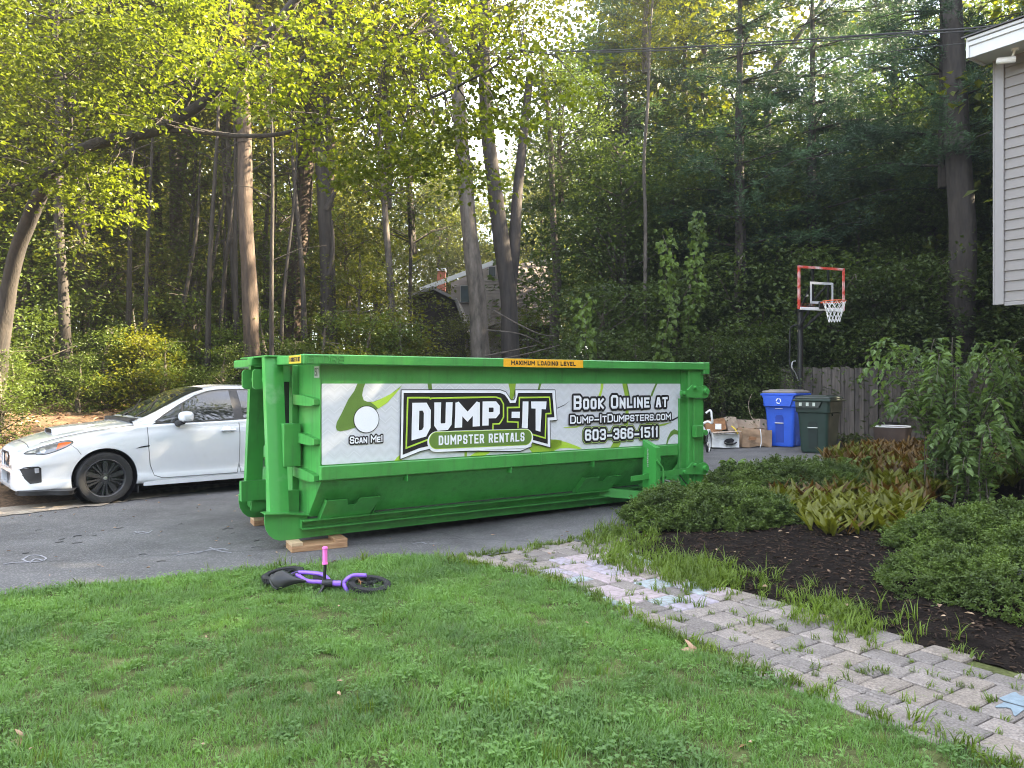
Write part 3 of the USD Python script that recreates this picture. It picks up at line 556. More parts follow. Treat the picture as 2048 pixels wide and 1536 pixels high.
swl([c6(1760, 640), c6(1830, 600), c6(1960, 590), c6(2060, 600), c6(2060, 660), c6(1990, 690), c6(1980, 720), c6(1820, 720)], 'print_olive', 1)
swl([c7(10, 790), c7(60, 790), c7(180, 820), c7(290, 860), c7(360, 890), c7(330, 900), c7(200, 885), c7(110, 890), c7(50, 915), c7(30, 940), c7(0, 940)], 'print_lime', 1)
swl([c7(577, 140), c7(606, 140), c7(602, 200), c7(575, 300), c7(545, 300), c7(570, 230)], 'print_lime', 1)
swl([c7(815, 140), c7(870, 140), c7(885, 210), c7(905, 320), c7(890, 480), c7(885, 650), c7(830, 650), c7(855, 520), c7(860, 380), c7(840, 250)], 'print_olive', 1)
swl([c7(860, 140), c7(872, 140), c7(905, 300), c7(890, 300)], 'print_moss', 2)
swl([c7(1205, 140), c7(1225, 140), c7(1190, 220), c7(1160, 300), c7(1140, 300), c7(1150, 260)], 'print_moss', 1)
swl([c7(80, 430), c7(160, 395), c7(230, 345), c7(160, 402), c7(82, 438)], 'print_black', 1)
swl([c7(1380, 565), c7(1490, 510), c7(1490, 525), c7(1390, 580)], 'print_black', 1)
swl([c7(1080, 600), c7(1170, 600), c7(1240, 620), c7(1390, 590), c7(1300, 630), c7(1220, 642), c7(1120, 640)], 'print_olive', 1)
swl([c7(680, 890), c7(720, 820), c7(800, 800), c7(800, 840), c7(770, 890)], 'print_olive', 1)
swl([c7(1315, 850), c7(1335, 770), c7(1370, 700), c7(1410, 672), c7(1450, 690), c7(1490, 740), c7(1490, 770), c7(1450, 735), c7(1410, 728), c7(1370, 760), c7(1345, 800), c7(1332, 850)], 'print_moss', 1)
swl([c7(150, 652), c7(300, 640), c7(380, 620), c7(300, 655), c7(160, 660)], 'print_lime', 1)
# round white badge (left blank) with its caption
bc, br = dpx(*c6(394, 421)), 0
for r, m, k in ((0.124, 'print_black', 3), (0.117, 'print_white', 4)): printed(Point(bc).buffer(r, 32), k, m, B, 'badge')
def line_text(text, p0, p1, h, halos, k0, name, cw=0.62, t=0.22, gap=0.13, small=0.8, letters='print_white'):
    """Text whose foot runs from pixel p0 to p1 on the banner; h in metres; halos: (width, material) from the outermost inwards."""
    g, w = text_poly(text, 1.0, cw, t, gap, 1.0, small)
    a, b = np.array(dpx(*p0)), np.array(dpx(*p1)); sx = (b[0] - a[0]) / w
    g = warp(g, lambda x, y: (a[0] + x * sx, a[1] + (b[1] - a[1]) * x / w + y * h))
    lp = None
    for i, (d, m) in enumerate(halos): printed(g.buffer(d, join_style='round').buffer(0), k0 + i, m, B, name + '_outline')
    printed(g, k0 + len(halos), letters, B, name)
line_text('Scan Me!', c6(252, 630), c6(530, 614), 0.064, [(0.012, 'print_black')], 3, 'caption', cw=0.85, t=0.19)
line_text('Book Online at', c7(262, 452), c7(1330, 420), 0.150, [(0.024, 'print_black')], 5, 'lettering', cw=0.66, t=0.185, small=0.78)
line_text('Dump-ItDumpsters.com', c7(218, 612), c7(1362, 566), 0.092, [(0.019, 'print_black')], 9, 'lettering', cw=0.84, t=0.165, small=0.8)
line_text('603-366-1511', c7(388, 806), c7(1222, 762), 0.122, [(0.036, 'print_black'), (0.029, 'print_pale_green'), (0.023, 'print_black')], 5, 'lettering', cw=0.64, t=0.185, gap=0.12)
# the logo
shield = [(690, 172), (1530, 172), (1575, 188), (1600, 225), (1620, 258), (1648, 258), (1660, 235), (1660, 172), (1995, 172), (2012, 425), (1952, 430), (1955, 658), (1790, 612), (1795, 650), (1700, 690), (975, 690), (925, 672), (850, 690), (680, 757)]
printed(pxpoly([c6(x, y) for x, y in shield]).buffer(0.008), 10, 'print_black', B, 'logo_shadow')
printed(pxpoly([c6(x, y) for x, y in shield]), 11, 'print_white', B, 'logo_border')
inner = [(706, 196), (1530, 196), (1565, 210), (1590, 240), (1612, 282), (1640, 280), (1660, 280), (1682, 196), (1972, 196), (1990, 400), (1932, 406), (1934, 630), (1770, 585), (930, 645), (840, 665), (698, 722)]
printed(pxpoly([c6(x, y) for x, y in inner]), 12, 'print_black', B, 'logo_ground')
for ln in ([(930, 586), (727, 665), (740, 236), (925, 236), (932, 246), (945, 240), (1490, 230), (1530, 244), (1556, 290), (1556, 400), (1535, 440), (1520, 458), (1466, 460), (1466, 510)],
           [(1680, 495), (1680, 445), (1590, 440), (1590, 320), (1690, 318), (1692, 235), (1948, 232), (1960, 370), (1918, 372), (1912, 580), (1790, 545)]):
    printed(LineString([dpx(*c6(x, y)) for x, y in ln]).buffer(0.0075, join_style='mitre', cap_style='flat'), 13, 'print_lime', B, 'logo_line')
def big(c, q, asp, t):
    """A fat letter filled into the quad q (crop pixels: top left, top right, bottom right, bottom left)."""
    q = [np.array(dpx(*c6(*p))) for p in q]; g = glyph(c, asp, 1.0, t)
    x0, y0, x1, y1 = g.bounds
    f = lambda x, y: tuple((1 - (y - y0) / (y1 - y0)) * ((1 - (x - x0) / (x1 - x0)) * q[3] + (x - x0) / (x1 - x0) * q[2]) + (y - y0) / (y1 - y0) * ((1 - (x - x0) / (x1 - x0)) * q[0] + (x - x0) / (x1 - x0) * q[1]))
    printed(warp(g, f), 14, 'print_white', B, 'logo_letter')
big('D', [(778, 280), (938, 278), (934, 556), (772, 600)], 0.60, 0.225)
big('U', [(966, 276), (1122, 274), (1112, 508), (964, 520)], 0.68, 0.25)
big('M', [(1146, 270), (1354, 268), (1354, 478), (1140, 494)], 0.98, 0.28)
big('P', [(1378, 268), (1524, 266), (1524, 470), (1374, 474)], 0.72, 0.26)
big('-', [(1626, 356), (1696, 356), (1694, 410), (1624, 408)], 1.0, 0.5)
big('I', [(1720, 268), (1768, 268), (1762, 496), (1712, 492)], 0.3, 0.28)
big('T', [(1790, 268), (1922, 268), (1900, 535), (1800, 505)], 0.62, 0.25)
pill = LineString([dpx(*c6(985, 600)), dpx(*c6(1740, 572))])
for r, m, k in ((0.098, 'print_white', 15), (0.082, 'print_lime', 16), (0.076, 'print_moss', 17)): printed((affinity.translate(pill, 0, -0.012) if r > 0.09 else pill).buffer(r), k, m, B, 'pill')
def line2(text, p0, p1, h, k, m, name, cw, t, gap, y0=-0.0025, parent=B):
    g, w = text_poly(text, 1.0, cw, t, gap)
    a, b = np.array(dpx(*p0, y0)), np.array(dpx(*p1, y0)); sx = (b[0] - a[0]) / w
    printed(warp(g, lambda x, y: (a[0] + x * sx, a[1] + (b[1] - a[1]) * x / w + y * h)), k, m, parent, name, y0)
line2('DUMPSTER RENTALS', c6(1002, 640), c6(1732, 606), 0.090, 19, 'print_white', 'lettering', 0.52, 0.17, 0.15)
# stickers on the rail
def sticker(name, pl, m, y0, label):
    return put(name, MB().prism(pl, (0, y0, 0), ex, ez, 0.0015), m, D, label=label)
s0, s1 = dpx(1007, 730, -0.1)[0], dpx(1166, 730, -0.1)[0]
st = sticker('rail_sticker', sbox(s0, 1.651, s1, 1.733), 'sticker_orange', -0.1005, 'orange strip with black capitals along the top rail')
for tx, a, b in (('MAXIMUM LOADING LEVEL', s0 + 0.09, s1 - 0.10),):
    g, w = text_poly(tx, 1.0, 0.95, 0.24, 0.22); kx = (b - a) / w
    put('lettering', MB().prism(affinity.translate(affinity.scale(g, kx, 0.044, origin=(0, 0)), a, 1.670), (0, -0.1022, 0), ex, ez, 0.0012), 'print_black', st)
st = put('rail_sticker', MB().prism(sbox(-0.235, 1.657, 0.088, 1.727), (-0.2055, 0, 0), -ey, ez, 0.0015), 'sticker_yellow', D, label='small yellow notice on the front end of the top rail')
g, w = text_poly('NO CONCRETE OR DIRT', 1.0, 0.7, 0.2, 0.2)
put('lettering', MB().prism(affinity.translate(affinity.scale(g, 0.28 / w, 0.038, origin=(0, 0)), -0.215, 1.673), (-0.2072, 0, 0), -ey, ez, 0.0012), 'print_black', st)
a0 = dpx(615, 735, 0.0); a1 = dpx(633, 755, 0.0)
st = sticker('number_sticker', sbox(-0.125 + 0.02, 1.535, 0.0 - 0.01, 1.62), 'sticker_grey', -0.001, 'grey number plate on the upper front corner') if False else None
plate = put('number_plate', MB().box((-0.012, 0.02, 1.535), (-0.002, 0.14, 1.635)), 'sticker_grey', D, label='grey number plate on the upper front corner')
g, w = text_poly('1517', 1.0, 0.5, 0.17, 0.2)
put('lettering', MB().prism(affinity.translate(affinity.scale(g, 0.10 / w, 0.075, origin=(0, 0)), -0.13, 1.547), (-0.0125, 0, 0), -ey, ez, 0.0015), 'print_black', plate)
g, w = text_poly('BTDRS', 1.0, 0.75, 0.10, 0.16); kx = 0.33 / w
put('weld_lettering', MB().prism(affinity.translate(affinity.scale(g, kx, 0.066, origin=(0, 0)), -0.155, 1.658), (0, -0.1, 0), ex, ez, 0.006), G, D)

# timber blocks under the rails
def block(name, label, loc, rz, size, stepx):
    t = thing(name, label, 'timber block', loc, rz, 'timber blocks under the dumpster rails')
    put('beam', MB().box((0, 0, 0), (size[0], size[1], size[2] * 0.62), 0.004), 'lumber', t)
    put('offcut', MB().box((0.0, 0.0, size[2] * 0.62), (stepx, size[1], size[2]), 0.004), 'lumber_end', t)
    put('offcut', MB().box((size[0] - stepx * 1.15, 0.0, size[2] * 0.62), (size[0], size[1], size[2] * 0.98), 0.004), 'lumber', t)
    return t
p = on_ground(583, 1106)
block('timber_block', 'notched brown timber block under the near front corner of the dumpster', p, YAW - 0.10, (0.50, 0.24, 0.085), 0.10)
q = O + np.array([*(U2 * -0.12 + V2 * 1.66), 0.0])
block('timber_block', 'timber block half hidden under the far front rail of the dumpster', q, YAW - 0.1, (0.40, 0.22, 0.085), 0.10)
# ------------------------------------------------------------------ the white car
def build_car():
    yaw = math.radians(40.5)
    cx, cy = math.cos(yaw), math.sin(yaw)
    wheel = on_ground(207, 1006)                       # foot of the front wheel nearest the camera
    front_axle, half = 0.93, 0.90
    org = np.array([wheel[0] - cx * front_axle - (-cy) * (-0.78), wheel[1] - cy * front_axle - cx * (-0.78), 0.0])
    T = thing('parked_car', 'white sedan with black wheels and hood scoop, parked behind the dumpster', 'car', org, yaw)
    xs = np.array([0.0, .05, .14, .30, .50, .93, 1.35, 1.60, 2.0, 2.6, 3.2, 3.58, 4.0, 4.35, 4.53, 4.60])
    tab = {  # bottom z, half width, waist z, shoulder half width, shoulder z, crown half width, crown z
        'zb': [.22, .19, .18, .18, .19, .20, .20, .19, .19, .19, .19, .20, .22, .25, .30, .36],
        'w':  [.52, .68, .77, .845, .880, .898, .886, .884, .884, .884, .892, .902, .875, .80, .72, .64],
        'ws': [.50, .63, .72, .80, .845, .862, .852, .846, .842, .842, .846, .850, .82, .74, .66, .58],
        'zs': [.60, .64, .68, .745, .80, .885, .93, .945, .955, .97, .99, 1.01, 1.03, 1.03, 1.0, .93],
        'wc': [.36, .44, .50, .56, .60, .66, .70, .72, .74, .75, .75, .74, .70, .62, .54, .46],
        'zc': [.635, .69, .735, .79, .845, .925, .975, .99, .985, .99, 1.01, 1.03, 1.07, 1.08, 1.06, .98],
        'zm': [.655, .715, .76, .815, .87, .955, 1.01, 1.03, 1.0, 1.0, 1.02, 1.04, 1.08, 1.10, 1.08, 1.0]}
    nx = 110; X = np.linspace(0, 1, nx); X = 4.6 * (X - 0.10 * np.sin(2 * PI * X) * 0.6); X[0], X[-1] = 0, 4.6
    I = {k: np.interp(X, xs, v) for k, v in tab.items()}
    from scipy.interpolate import PchipInterpolator as P
    for k, v in tab.items(): I[k] = P(xs, v)(X)
    def section(i):
        zb, w, ws, zs, wc, zc, zm = (I[k][i] for k in ('zb', 'w', 'ws', 'zs', 'wc', 'zc', 'zm'))
        pts = [(0, zb), (w * .80, zb), (w * .945, zb + .012), (w * .985, zb + .06), (w * .982, zb + .12), (w * 0.970, zb + .17), (w * .985, zb + .30), (w, (zb + zs) * .5 + .06), (w * .995, zs - .14), (ws * 1.008, zs - .045), (ws, zs), (ws * .965, zs + .018), (wc + .02, zc - .012), (wc - .02, zc + .004), (wc * .6, zm - (zm - zc) * .30), (0, zm)]
        a, b = np.array(pts[:13]), np.array(pts[12:])
        return np.vstack([np.array([pts[0]]), spline(a[1:], 30), spline(b, 8)[1:]])
    S = np.array([section(i) for i in range(nx)])      # nx, ns, (y, z)
    ns = S.shape[1]
    def sideY(x, z, surf=None):
        """Half width of the body at (x, z)."""
        x = np.clip(x, 0.001, 4.599); i = np.clip(np.searchsorted(X, x) - 1, 0, nx - 2); t = (x - X[i]) / (X[i + 1] - X[i])
        def f(k): s = S[k, 1:30]; o = np.argsort(s[:, 1]); return np.interp(z, s[o, 1], s[o, 0])
        return f(i) * (1 - t) + f(i + 1) * t
    full = np.concatenate([S * [-1, 1], S[:, -2:0:-1]], 1)        # near side (y<0) first, round to the far side
    P3 = np.concatenate([np.repeat(X[:, None, None], full.shape[1], 1), full], 2)
    m = full.shape[1]; V = P3.reshape(-1, 3); F = []
    i = np.arange(nx - 1)[:, None] * m; j = np.arange(m)[None]; k = (j + 1) % m
    F = np.stack([i + j, i + m + j, i + m + k, i + k], -1).reshape(-1, 4); F = np.vstack([F[:, [0, 1, 2]], F[:, [0, 2, 3]]])
    c0, c1 = len(V), len(V) + 1
    V = np.vstack([V, [[0, 0, P3[0, :, 2].mean()], [4.6, 0, P3[-1, :, 2].mean()]]])
    jj = np.arange(m); kk = (jj + 1) % m
    F = np.vstack([F, np.stack([c0 + 0 * jj, jj, kk], 1), np.stack([c1 + 0 * jj, (nx - 1) * m + kk, (nx - 1) * m + jj], 1)])
    tm = trimesh.Trimesh(V, F, process=True); tm.fix_normals()
    man = manifold3d.Manifold(manifold3d.Mesh(np.asarray(tm.vertices, np.float32), np.asarray(tm.faces, np.uint32)))
    AX = [(front_axle, 0.318), (front_axle + 2.65, 0.318)]
    for ax, az in AX:
        for sy in (-1, 1):
            c = manifold3d.Manifold.cylinder(0.5, 0.372, 0.372, 48).rotate((90, 0, 0)).translate((ax, 0.25 + (0.75 if sy > 0 else -0.75) , az))
            man = man - c
    # front openings: fog lamp recess each side, grille
    def prism_x(poly_yz, x0, x1):
        g = trimesh.creation.extrude_polygon(Polygon(poly_yz), x1 - x0, engine='earcut')
        M = np.eye(4); M[:3, 0], M[:3, 1], M[:3, 2], M[:3, 3] = (0, 1, 0), (0, 0, 1), (1, 0, 0), (x0, 0, 0)
        g.apply_transform(M); return manifold3d.Manifold(manifold3d.Mesh(np.asarray(g.vertices, np.float32), np.asarray(g.faces, np.uint32)))
    for sy in (-1, 1):
        pass
    man = man - prism_x([(-.36, .61), (-.30, .46), (.30, .46), (.36, .61), (.26, .655), (-.26, .655)], -0.1, 0.07) - prism_x([(-.38, .41), (-.32, .27), (.32, .27), (.38, .41)], -0.1, 0.08)
    body = man.to_mesh(); put('body', (body.vert_properties[:, :3], body.tri_verts), 'car_white', T, 28)
    # things laid on the side surface: polygons in (x, z)
    def on_side(poly, off, name, m, parent=T, near=True, size=0.05, fn=sideY, label=None, smooth=True):
        if not hasattr(poly, 'geom_type'): poly = Polygon(poly)
        mb = MB()
        for g in getattr(poly, 'geoms', [poly]):
            v, f = trimesh.creation.triangulate_polygon(g, engine='earcut')
            v, f = trimesh.remesh.subdivide_to_size(np.c_[v, 0 * v[:, 0]], f, size, max_iter=14)
            y = np.array([fn(a, b) for a, b in v[:, :2]]) + off
            s = -1 if near else 1
            p = np.c_[v[:, 0], s * y, v[:, 1]]
            a, b, c = p[f[0]]; 
            if (np.cross(b - a, c - a)[1] * s) < 0: f = f[:, ::-1]
            mb.add(p, f)
        return put(name, mb, m, parent, smooth, label=label)
    def seam(pts, w=0.007): return LineString(pts).buffer(w / 2)
    doorF = [(1.42, .955), (1.425, .70), (1.45, .45), (1.50, .31), (1.60, .27), (2.57, .265), (2.60, .40), (2.605, .985)]
    doorR = [(2.605, .985), (2.60, .40), (2.62, .27), (3.12, .27), (3.24, .40), (3.42, .66), (3.50, .80), (3.50, .99)]
    for near in (True, False):
        d = on_side(seam(doorF), .0025, 'door_seam', 'car_seam', near=near); on_side(seam(doorR), .0025, 'door_seam', 'car_seam', near=near)
        on_side(seam([(.50, .80), (.62, .69), (.66, .63)], .005), .0025, 'bumper_seam', 'car_seam', near=near)
        on_side(Polygon([(1.27, .665), (1.44, .685), (1.44, .70), (1.34, .69)]), .004, 'fender_vent', 'black_plastic', near=near)
        head = Polygon(spline([(.105, .672), (.14, .692), (.25, .732), (.37, .772), (.51, .795), (.575, .780), (.53, .742), (.43, .695), (.31, .655), (.225, .648), (.205, .656), (.115, .656), (.105, .672)], 50)).buffer(0)
        h = on_side(head.buffer(.010), .003, 'headlight', 'car_seam', near=near, size=.03)
        on_side(head, .006, 'lens', 'lens_grey', h, near=near, size=.03)
        on_side(head.intersection(Polygon([(.37, .64), (.425, .80), (.60, .82), (.60, .64)])).buffer(-.012), .009, 'indicator', 'amber', h, near=near, size=.03)
        on_side(Point(.27, .692).buffer(.030).intersection(head), .009, 'lamp_projector', 'headlamp_inner', h, near=near, size=.02)
        on_side(Polygon([(.13, .664), (.20, .664), (.215, .698), (.165, .688)]), .009, 'reflector', 'headlamp_inner', h, near=near, size=.02)
        fr_ = on_side(Polygon([(.045, .50), (.225, .507), (.255, .485), (.262, .315), (.15, .30), (.10, .36)]).buffer(-.012).buffer(.012), .004, 'fog_recess', 'black_plastic', near=near, size=.02)
        on_side(Polygon([(.195, .425), (.235, .43), (.232, .488), (.19, .485)]), .010, 'fog_light', 'headlamp_inner', fr_, near=near, size=.02)
        on_side(Polygon([(.075, .405), (.252, .412), (.252, .402), (.08, .395)]), .012, 'fog_bar', 'car_seam', fr_, near=near, size=.02)
    # bonnet edge lines
    def top(x, fr):   # a point on the top surface, fr of the crown half width
        k = np.clip(np.searchsorted(X, x) - 1, 0, nx - 2); s = S[k]; return s
    for sy in (-1, 1):
        pts = []
        for k in range(nx):
            if 0.26 < X[k] < 1.50:
                s = S[k][29:]; yy = np.interp(0.06, np.linspace(0, 1, len(s)), s[:, 0]); zz = np.interp(0.06, np.linspace(0, 1, len(s)), s[:, 1]); pts.append((X[k], sy * yy, zz + .0015))
        put('hood_seam', MB().tube(pts, .0042, 5), 'car_seam', T)
    k0 = int(np.searchsorted(X, .15)); s = S[k0][29:]
    put('hood_front_seam', MB().tube([(X[k0], -a, b + .001) for a, b in s] + [(X[k0], a, b + .001) for a, b in s[::-1][1:]], .004, 5), 'car_seam', T)
    # scoop on the bonnet
    sc = MB(); prof = []
    for t in np.linspace(0, 1, 10):
        x = .46 + .48 * t; zb = float(np.interp(x, X, S[:, -1, 1]))
        hh = .050 * (1 - t ** 1.3) + .001; w = .24 + .03 * t
        prof.append([(x, -w, zb - .02), (x, -w * .93, zb + hh * .75), (x, -w * .8, zb + hh), (x, 0, zb + hh * 1.08), (x, w * .8, zb + hh), (x, w * .93, zb + hh * .75), (x, w, zb - .02)])
    prof.insert(0, [(p[0] + .035, p[1] * .97, p[2]) for p in prof[0]])
    put('hood_scoop', sc.grid(np.array(prof[1:]), flip=True), 'car_white', T, 40)
    q = np.array(prof[1]); qm = MB().add(np.vstack([q * [1, .96, 1] + [.006, 0, -.004]]), [[0, 6, 5], [0, 5, 1], [1, 5, 4], [1, 4, 2], [2, 4, 3]]); qm.add(q * [1, .96, 1] + [.006, 0, -.004], [[0, 5, 6], [0, 1, 5], [1, 4, 5], [1, 2, 4], [2, 3, 4]])
    put('scoop_mouth', qm, 'black_plastic', T)
    # dark linings
    for ax, az in AX:
        for y0, y1 in ((-.86, -.50), (.50, .86)):
            a = np.linspace(0, 2 * PI, 41); r = .366
            P_ = np.array([[(ax + r * math.cos(t), y, az + r * math.sin(t)) for t in a] for y in (y0, y1)])
            mb = MB().grid(P_); mb.grid(P_, flip=True); yi = y1 if y1 < 0 else y0
            mb.lathe([(0, 0), (r, 0)], 24, frame((ax, yi + (-.004 if y1 < 0 else .004), az), (1, 0, 0), (0, 0, 1), (0, 1, 0))).lathe([(r, 0), (0, 0)], 24, frame((ax, yi + (-.004 if y1 < 0 else .004), az), (1, 0, 0), (0, 0, 1), (0, 1, 0)))
            put('wheel_arch_liner', mb, 'black_plastic', T)
    put('grille', MB().box((.045, -.35, .45), (.075, .35, .66)).box((.06, -.39, .26), (.085, .39, .42)), 'black_plastic', T)
    for z in (.50, .54, .58, .62): put('grille_bar', MB().box((.028, -.31, z), (.05, .31, z + .012), .003), 'black_steel', T)
    put('grille_frame', MB().tube([(.03, -.36, .61), (.02, -.30, .457), (.02, .30, .457), (.03, .36, .61)], .012, 8), 'headlamp_inner', T)
    put('grille_badge', MB().lathe([(0, .01), (.05, .008), (.055, 0)], 20, frame((.015, 0, .575), (0, 0, 1), (0, 1.5, 0), (-1, 0, 0))), 'steel', T)
    for sy in (-1, 1):
        pass
    lip = [(.03, -.50), (.04, -.69), (.14, -.80), (.30, -.872), (.58, -.90)]
    lp = np.array(lip + [(x, -y) for x, y in lip[::-1]])
    lp = spline(lp, 60); A = np.stack([np.c_[lp[:, 0] + .05, lp[:, 1] * .93, 0 * lp[:, 0] + .175], np.c_[lp[:, 0], lp[:, 1], 0 * lp[:, 0] + .165], np.c_[lp[:, 0] + .01, lp[:, 1], 0 * lp[:, 0] + .215], np.c_[lp[:, 0] + .05, lp[:, 1] * .95, 0 * lp[:, 0] + .235]])
    put('front_lip', MB().grid(A).grid(A, flip=True), 'black_plastic', T, 40)
    for sy in (-1, 1):
        put('side_skirt', MB().prism([(1.36, .235), (1.36, .19), (3.15, .19), (3.15, .235), (2.9, .25), (1.6, .25)], (0, sy * .905 + (.0 if sy < 0 else .02), 0), (1, 0, 0), (0, 0, 1), .02) if sy < 0 else MB().box((1.36, .885, .19), (3.15, .905, .24)), 'car_white', T, 30)
        put('mud_flap', MB().box((1.31, sy * .84, .10), (1.325, sy * .64, .36)), 'rubber', T)
    put('underbody', MB().box((.15, -.72, .17), (4.4, .72, .26)), 'black_plastic', T)
    # cabin
    gx = np.array([1.28, 1.50, 1.80, 2.10, 2.35, 2.60, 3.0, 3.35, 3.65, 3.95, 4.15])
    zr = P(gx, [1.00, 1.105, 1.265, 1.405, 1.463, 1.478, 1.468, 1.425, 1.335, 1.205, 1.105])
    we = P(gx, [.755, .735, .695, .625, .585, .57, .565, .565, .575, .60, .63])           # half width of the roof edge
    ze = P(gx, [.985, 1.075, 1.225, 1.355, 1.405, 1.418, 1.41, 1.37, 1.285, 1.165, 1.085])
    wb = P(gx, [.80, .815, .825, .83, .832, .832, .832, .83, .815, .77, .72])
    zbel = P(gx, [.93, .945, .955, .965, .972, .98, .992, 1.005, 1.02, 1.035, 1.05])
    def gsec(x, n=15):
        a = np.array([(wb(x), zbel(x) - .01), (wb(x) * .55 + we(x) * .45 + .018, zbel(x) * .55 + ze(x) * .45), (we(x) + .012, ze(x) - .03), (we(x) - .005, ze(x)), (we(x) * .82, ze(x) * .35 + zr(x) * .65), (we(x) * .45, zr(x) - .008), (0, zr(x))], float)
        return spline(a, n)
    GX = np.linspace(1.28, 4.15, 70); GS = np.array([gsec(x, 31) for x in GX])
    fullg = np.concatenate([GS * [-1, 1], GS[:, -2::-1]], 1)
    GP = np.concatenate([np.repeat(GX[:, None, None], fullg.shape[1], 1), fullg], 2)
    put('cabin', MB().grid(GP, flip=True), 'car_white', T, 40)
    def cabY(x, z):
        s = gsec(x, 31)[:17]; return np.interp(z, s[:, 1], s[:, 0])
    glassF = Polygon([(1.56, 1.005), (1.66, 1.075), (1.85, 1.190), (2.08, 1.312), (2.25, 1.365), (2.40, 1.388), (2.55, 1.393), (2.545, 1.005), (2.1, .985), (1.70, .975)])
    glassR = Polygon([(2.67, 1.393), (2.90, 1.388), (3.12, 1.360), (3.12, 1.03), (2.675, 1.010)])
    quarter = Polygon([(3.17, 1.348), (3.36, 1.29), (3.52, 1.20), (3.62, 1.10), (3.17, 1.035)])
    for near in (True, False):
        on_side(union_all([glassF, glassR, quarter]).convex_hull.intersection(Polygon([(1.45, .955), (4, 1.02), (4, 1.5), (2.3, 1.5)])).buffer(.018, join_style='mitre').buffer(0), .003, 'window_surround', 'black_plastic', near=near, fn=cabY)
        on_side(Polygon([(1.49, .96), (1.56, 1.005), (1.70, .975), (1.66, .958)]), .0045, 'window_corner_trim', 'black_plastic', near=near, fn=cabY)
        for nm, g in (('window', glassF), ('window', glassR), ('quarter_window', quarter)): on_side(g, .006, nm, 'car_glass', near=near, fn=cabY)
        on_side(LineString([(1.86, .98), (1.885, 1.205)]).buffer(.012), .008, 'window_divider', 'black_plastic', near=near, fn=cabY)
    # windscreen and rear screen: bands of the cabin surface lifted a little
    def band(x0, x1, j0, name, m):
        xs_ = np.linspace(x0, x1, 16); rows = []
        for x in xs_:
            s = gsec(x, 61); s = s[j0:]; full_ = np.vstack([s * [-1, 1], s[-2::-1]]); rows.append(np.c_[np.full(len(full_), x), full_[:, 0], full_[:, 1] + .007])
        put(name, MB().grid(np.array(rows), flip=True), m, T, 40)
    band(1.40, 2.22, 35, 'windscreen', 'car_glass'); band(3.50, 4.08, 35, 'rear_screen', 'car_glass')
    put('cowl', MB().box((1.26, -.66, .985), (1.40, .66, 1.035), .01), 'black_plastic', T)
    for y0, y1, x1 in ((-.48, .02, 1.78), (.12, .50, 1.70)): put('wiper', MB().tube([(1.36, y0, 1.05), (1.52, y0 + .04, 1.135), (x1, y1, 1.27)], .009, 6), 'black_plastic', T)
    for near in (True, False):
        s = -1 if near else 1
        mirror = trimesh.creation.icosphere(3); v = mirror.vertices; v = np.sign(v) * np.abs(v) ** 0.72; v = v * [.075, .115, .075]; v[:, 0] += np.where(v[:, 0] > 0, 0, -.02 * (1 - (v[:, 2] / .075) ** 2))
        mr = MB().add(v + [1.86, s * 1.0, 1.055], mirror.faces)
        mo = put('mirror', mr, 'car_white', T, True)
        put('mirror_base', MB().tube([(1.80, s * .83, .96), (1.80, s * .90, .975), (1.83, s * .96, 1.0)], [.045, .04, .045], 10).box((1.80, s * .91, .985), (1.925, s * 1.09, 1.0), .006), 'black_plastic', mo)
        put('door_handle', MB().box((2.35, s * .878, .838), (2.545, s * .915, .868), .011), 'car_white', T, 40)
        on_side(Point(2.44, .862).buffer(.05).union(Point(2.40, .862).buffer(.04)), .0015, 'handle_recess', 'print_white', near=near)
        put('boot_lamp', MB().box((4.38, s * .70, .86), (4.56, s * .55, .98), .02), 'amber', T)
    # wheels
    def wheel_mesh():
        tyre = MB().lathe([(.225, -.10), (.27, -.112), (.300, -.108), (.313, -.092), (.3185, -.06), (.3185, .06), (.313, .092), (.300, .108), (.27, .112), (.225, .10)], 56)
        rim = MB().lathe([(.222, -.10), (.222, -.03), (.212, -.02), (.212, .085), (.222, .098), (.230, .104), (.236, .100), (.232, .09)], 48)
        rim.lathe([(0, -.02), (.21, -.02)], 40)
        hub = MB().lathe([(.062, .05), (.060, .083), (.030, .090), (0, .090)], 24)
        sp = MB()
        for k in range(5):
            a = 2 * PI * k / 5 + 0.3
            R = trimesh.transformations.rotation_matrix(a, (0, 0, 1))
            sp.prism([(.04, -.022), (.215, -.030), (.215, .030), (.04, .022)], R[:3, :3] @ (0, 0, .055), R[:3, 0], R[:3, 1], .026)
            for d in (-.30, .30):
                R = trimesh.transformations.rotation_matrix(a + PI / 5 + d * .42, (0, 0, 1))
                sp.prism([(.05, -.009), (.216, -.011), (.216, .011), (.05, .009)], R[:3, :3] @ (0, 0, .058), R[:3, 0], R[:3, 1], .030)
        return tyre, rim, hub, sp
    for ax, az in AX:
        for s in (-1, 1):
            M = frame((ax, s * .785, az), (1, 0, 0), (0, 0, -s * 1.0), (0, s * 1.0, 0)); M = frame((ax, s * .785, az), (1, 0, 0), np.cross((0, s, 0), (1, 0, 0)), (0, s, 0))
            ty, rm, hb, sp = wheel_mesh()
            w = put('wheel', rm.move(M), 'rim_black', T, 40)
            put('tyre', ty.move(M), 'rubber', w, 40); put('hub', hb.move(M), 'rim_black', w, 30); put('spokes', sp.move(M), 'rim_black', w)
            put('hub_badge', MB().lathe([(0, .002), (.022, 0)], 16).move(M @ frame((0, 0, .0905), (1, 0, 0), (0, 1, 0), (0, 0, 1))), 'steel', w)
build_car()
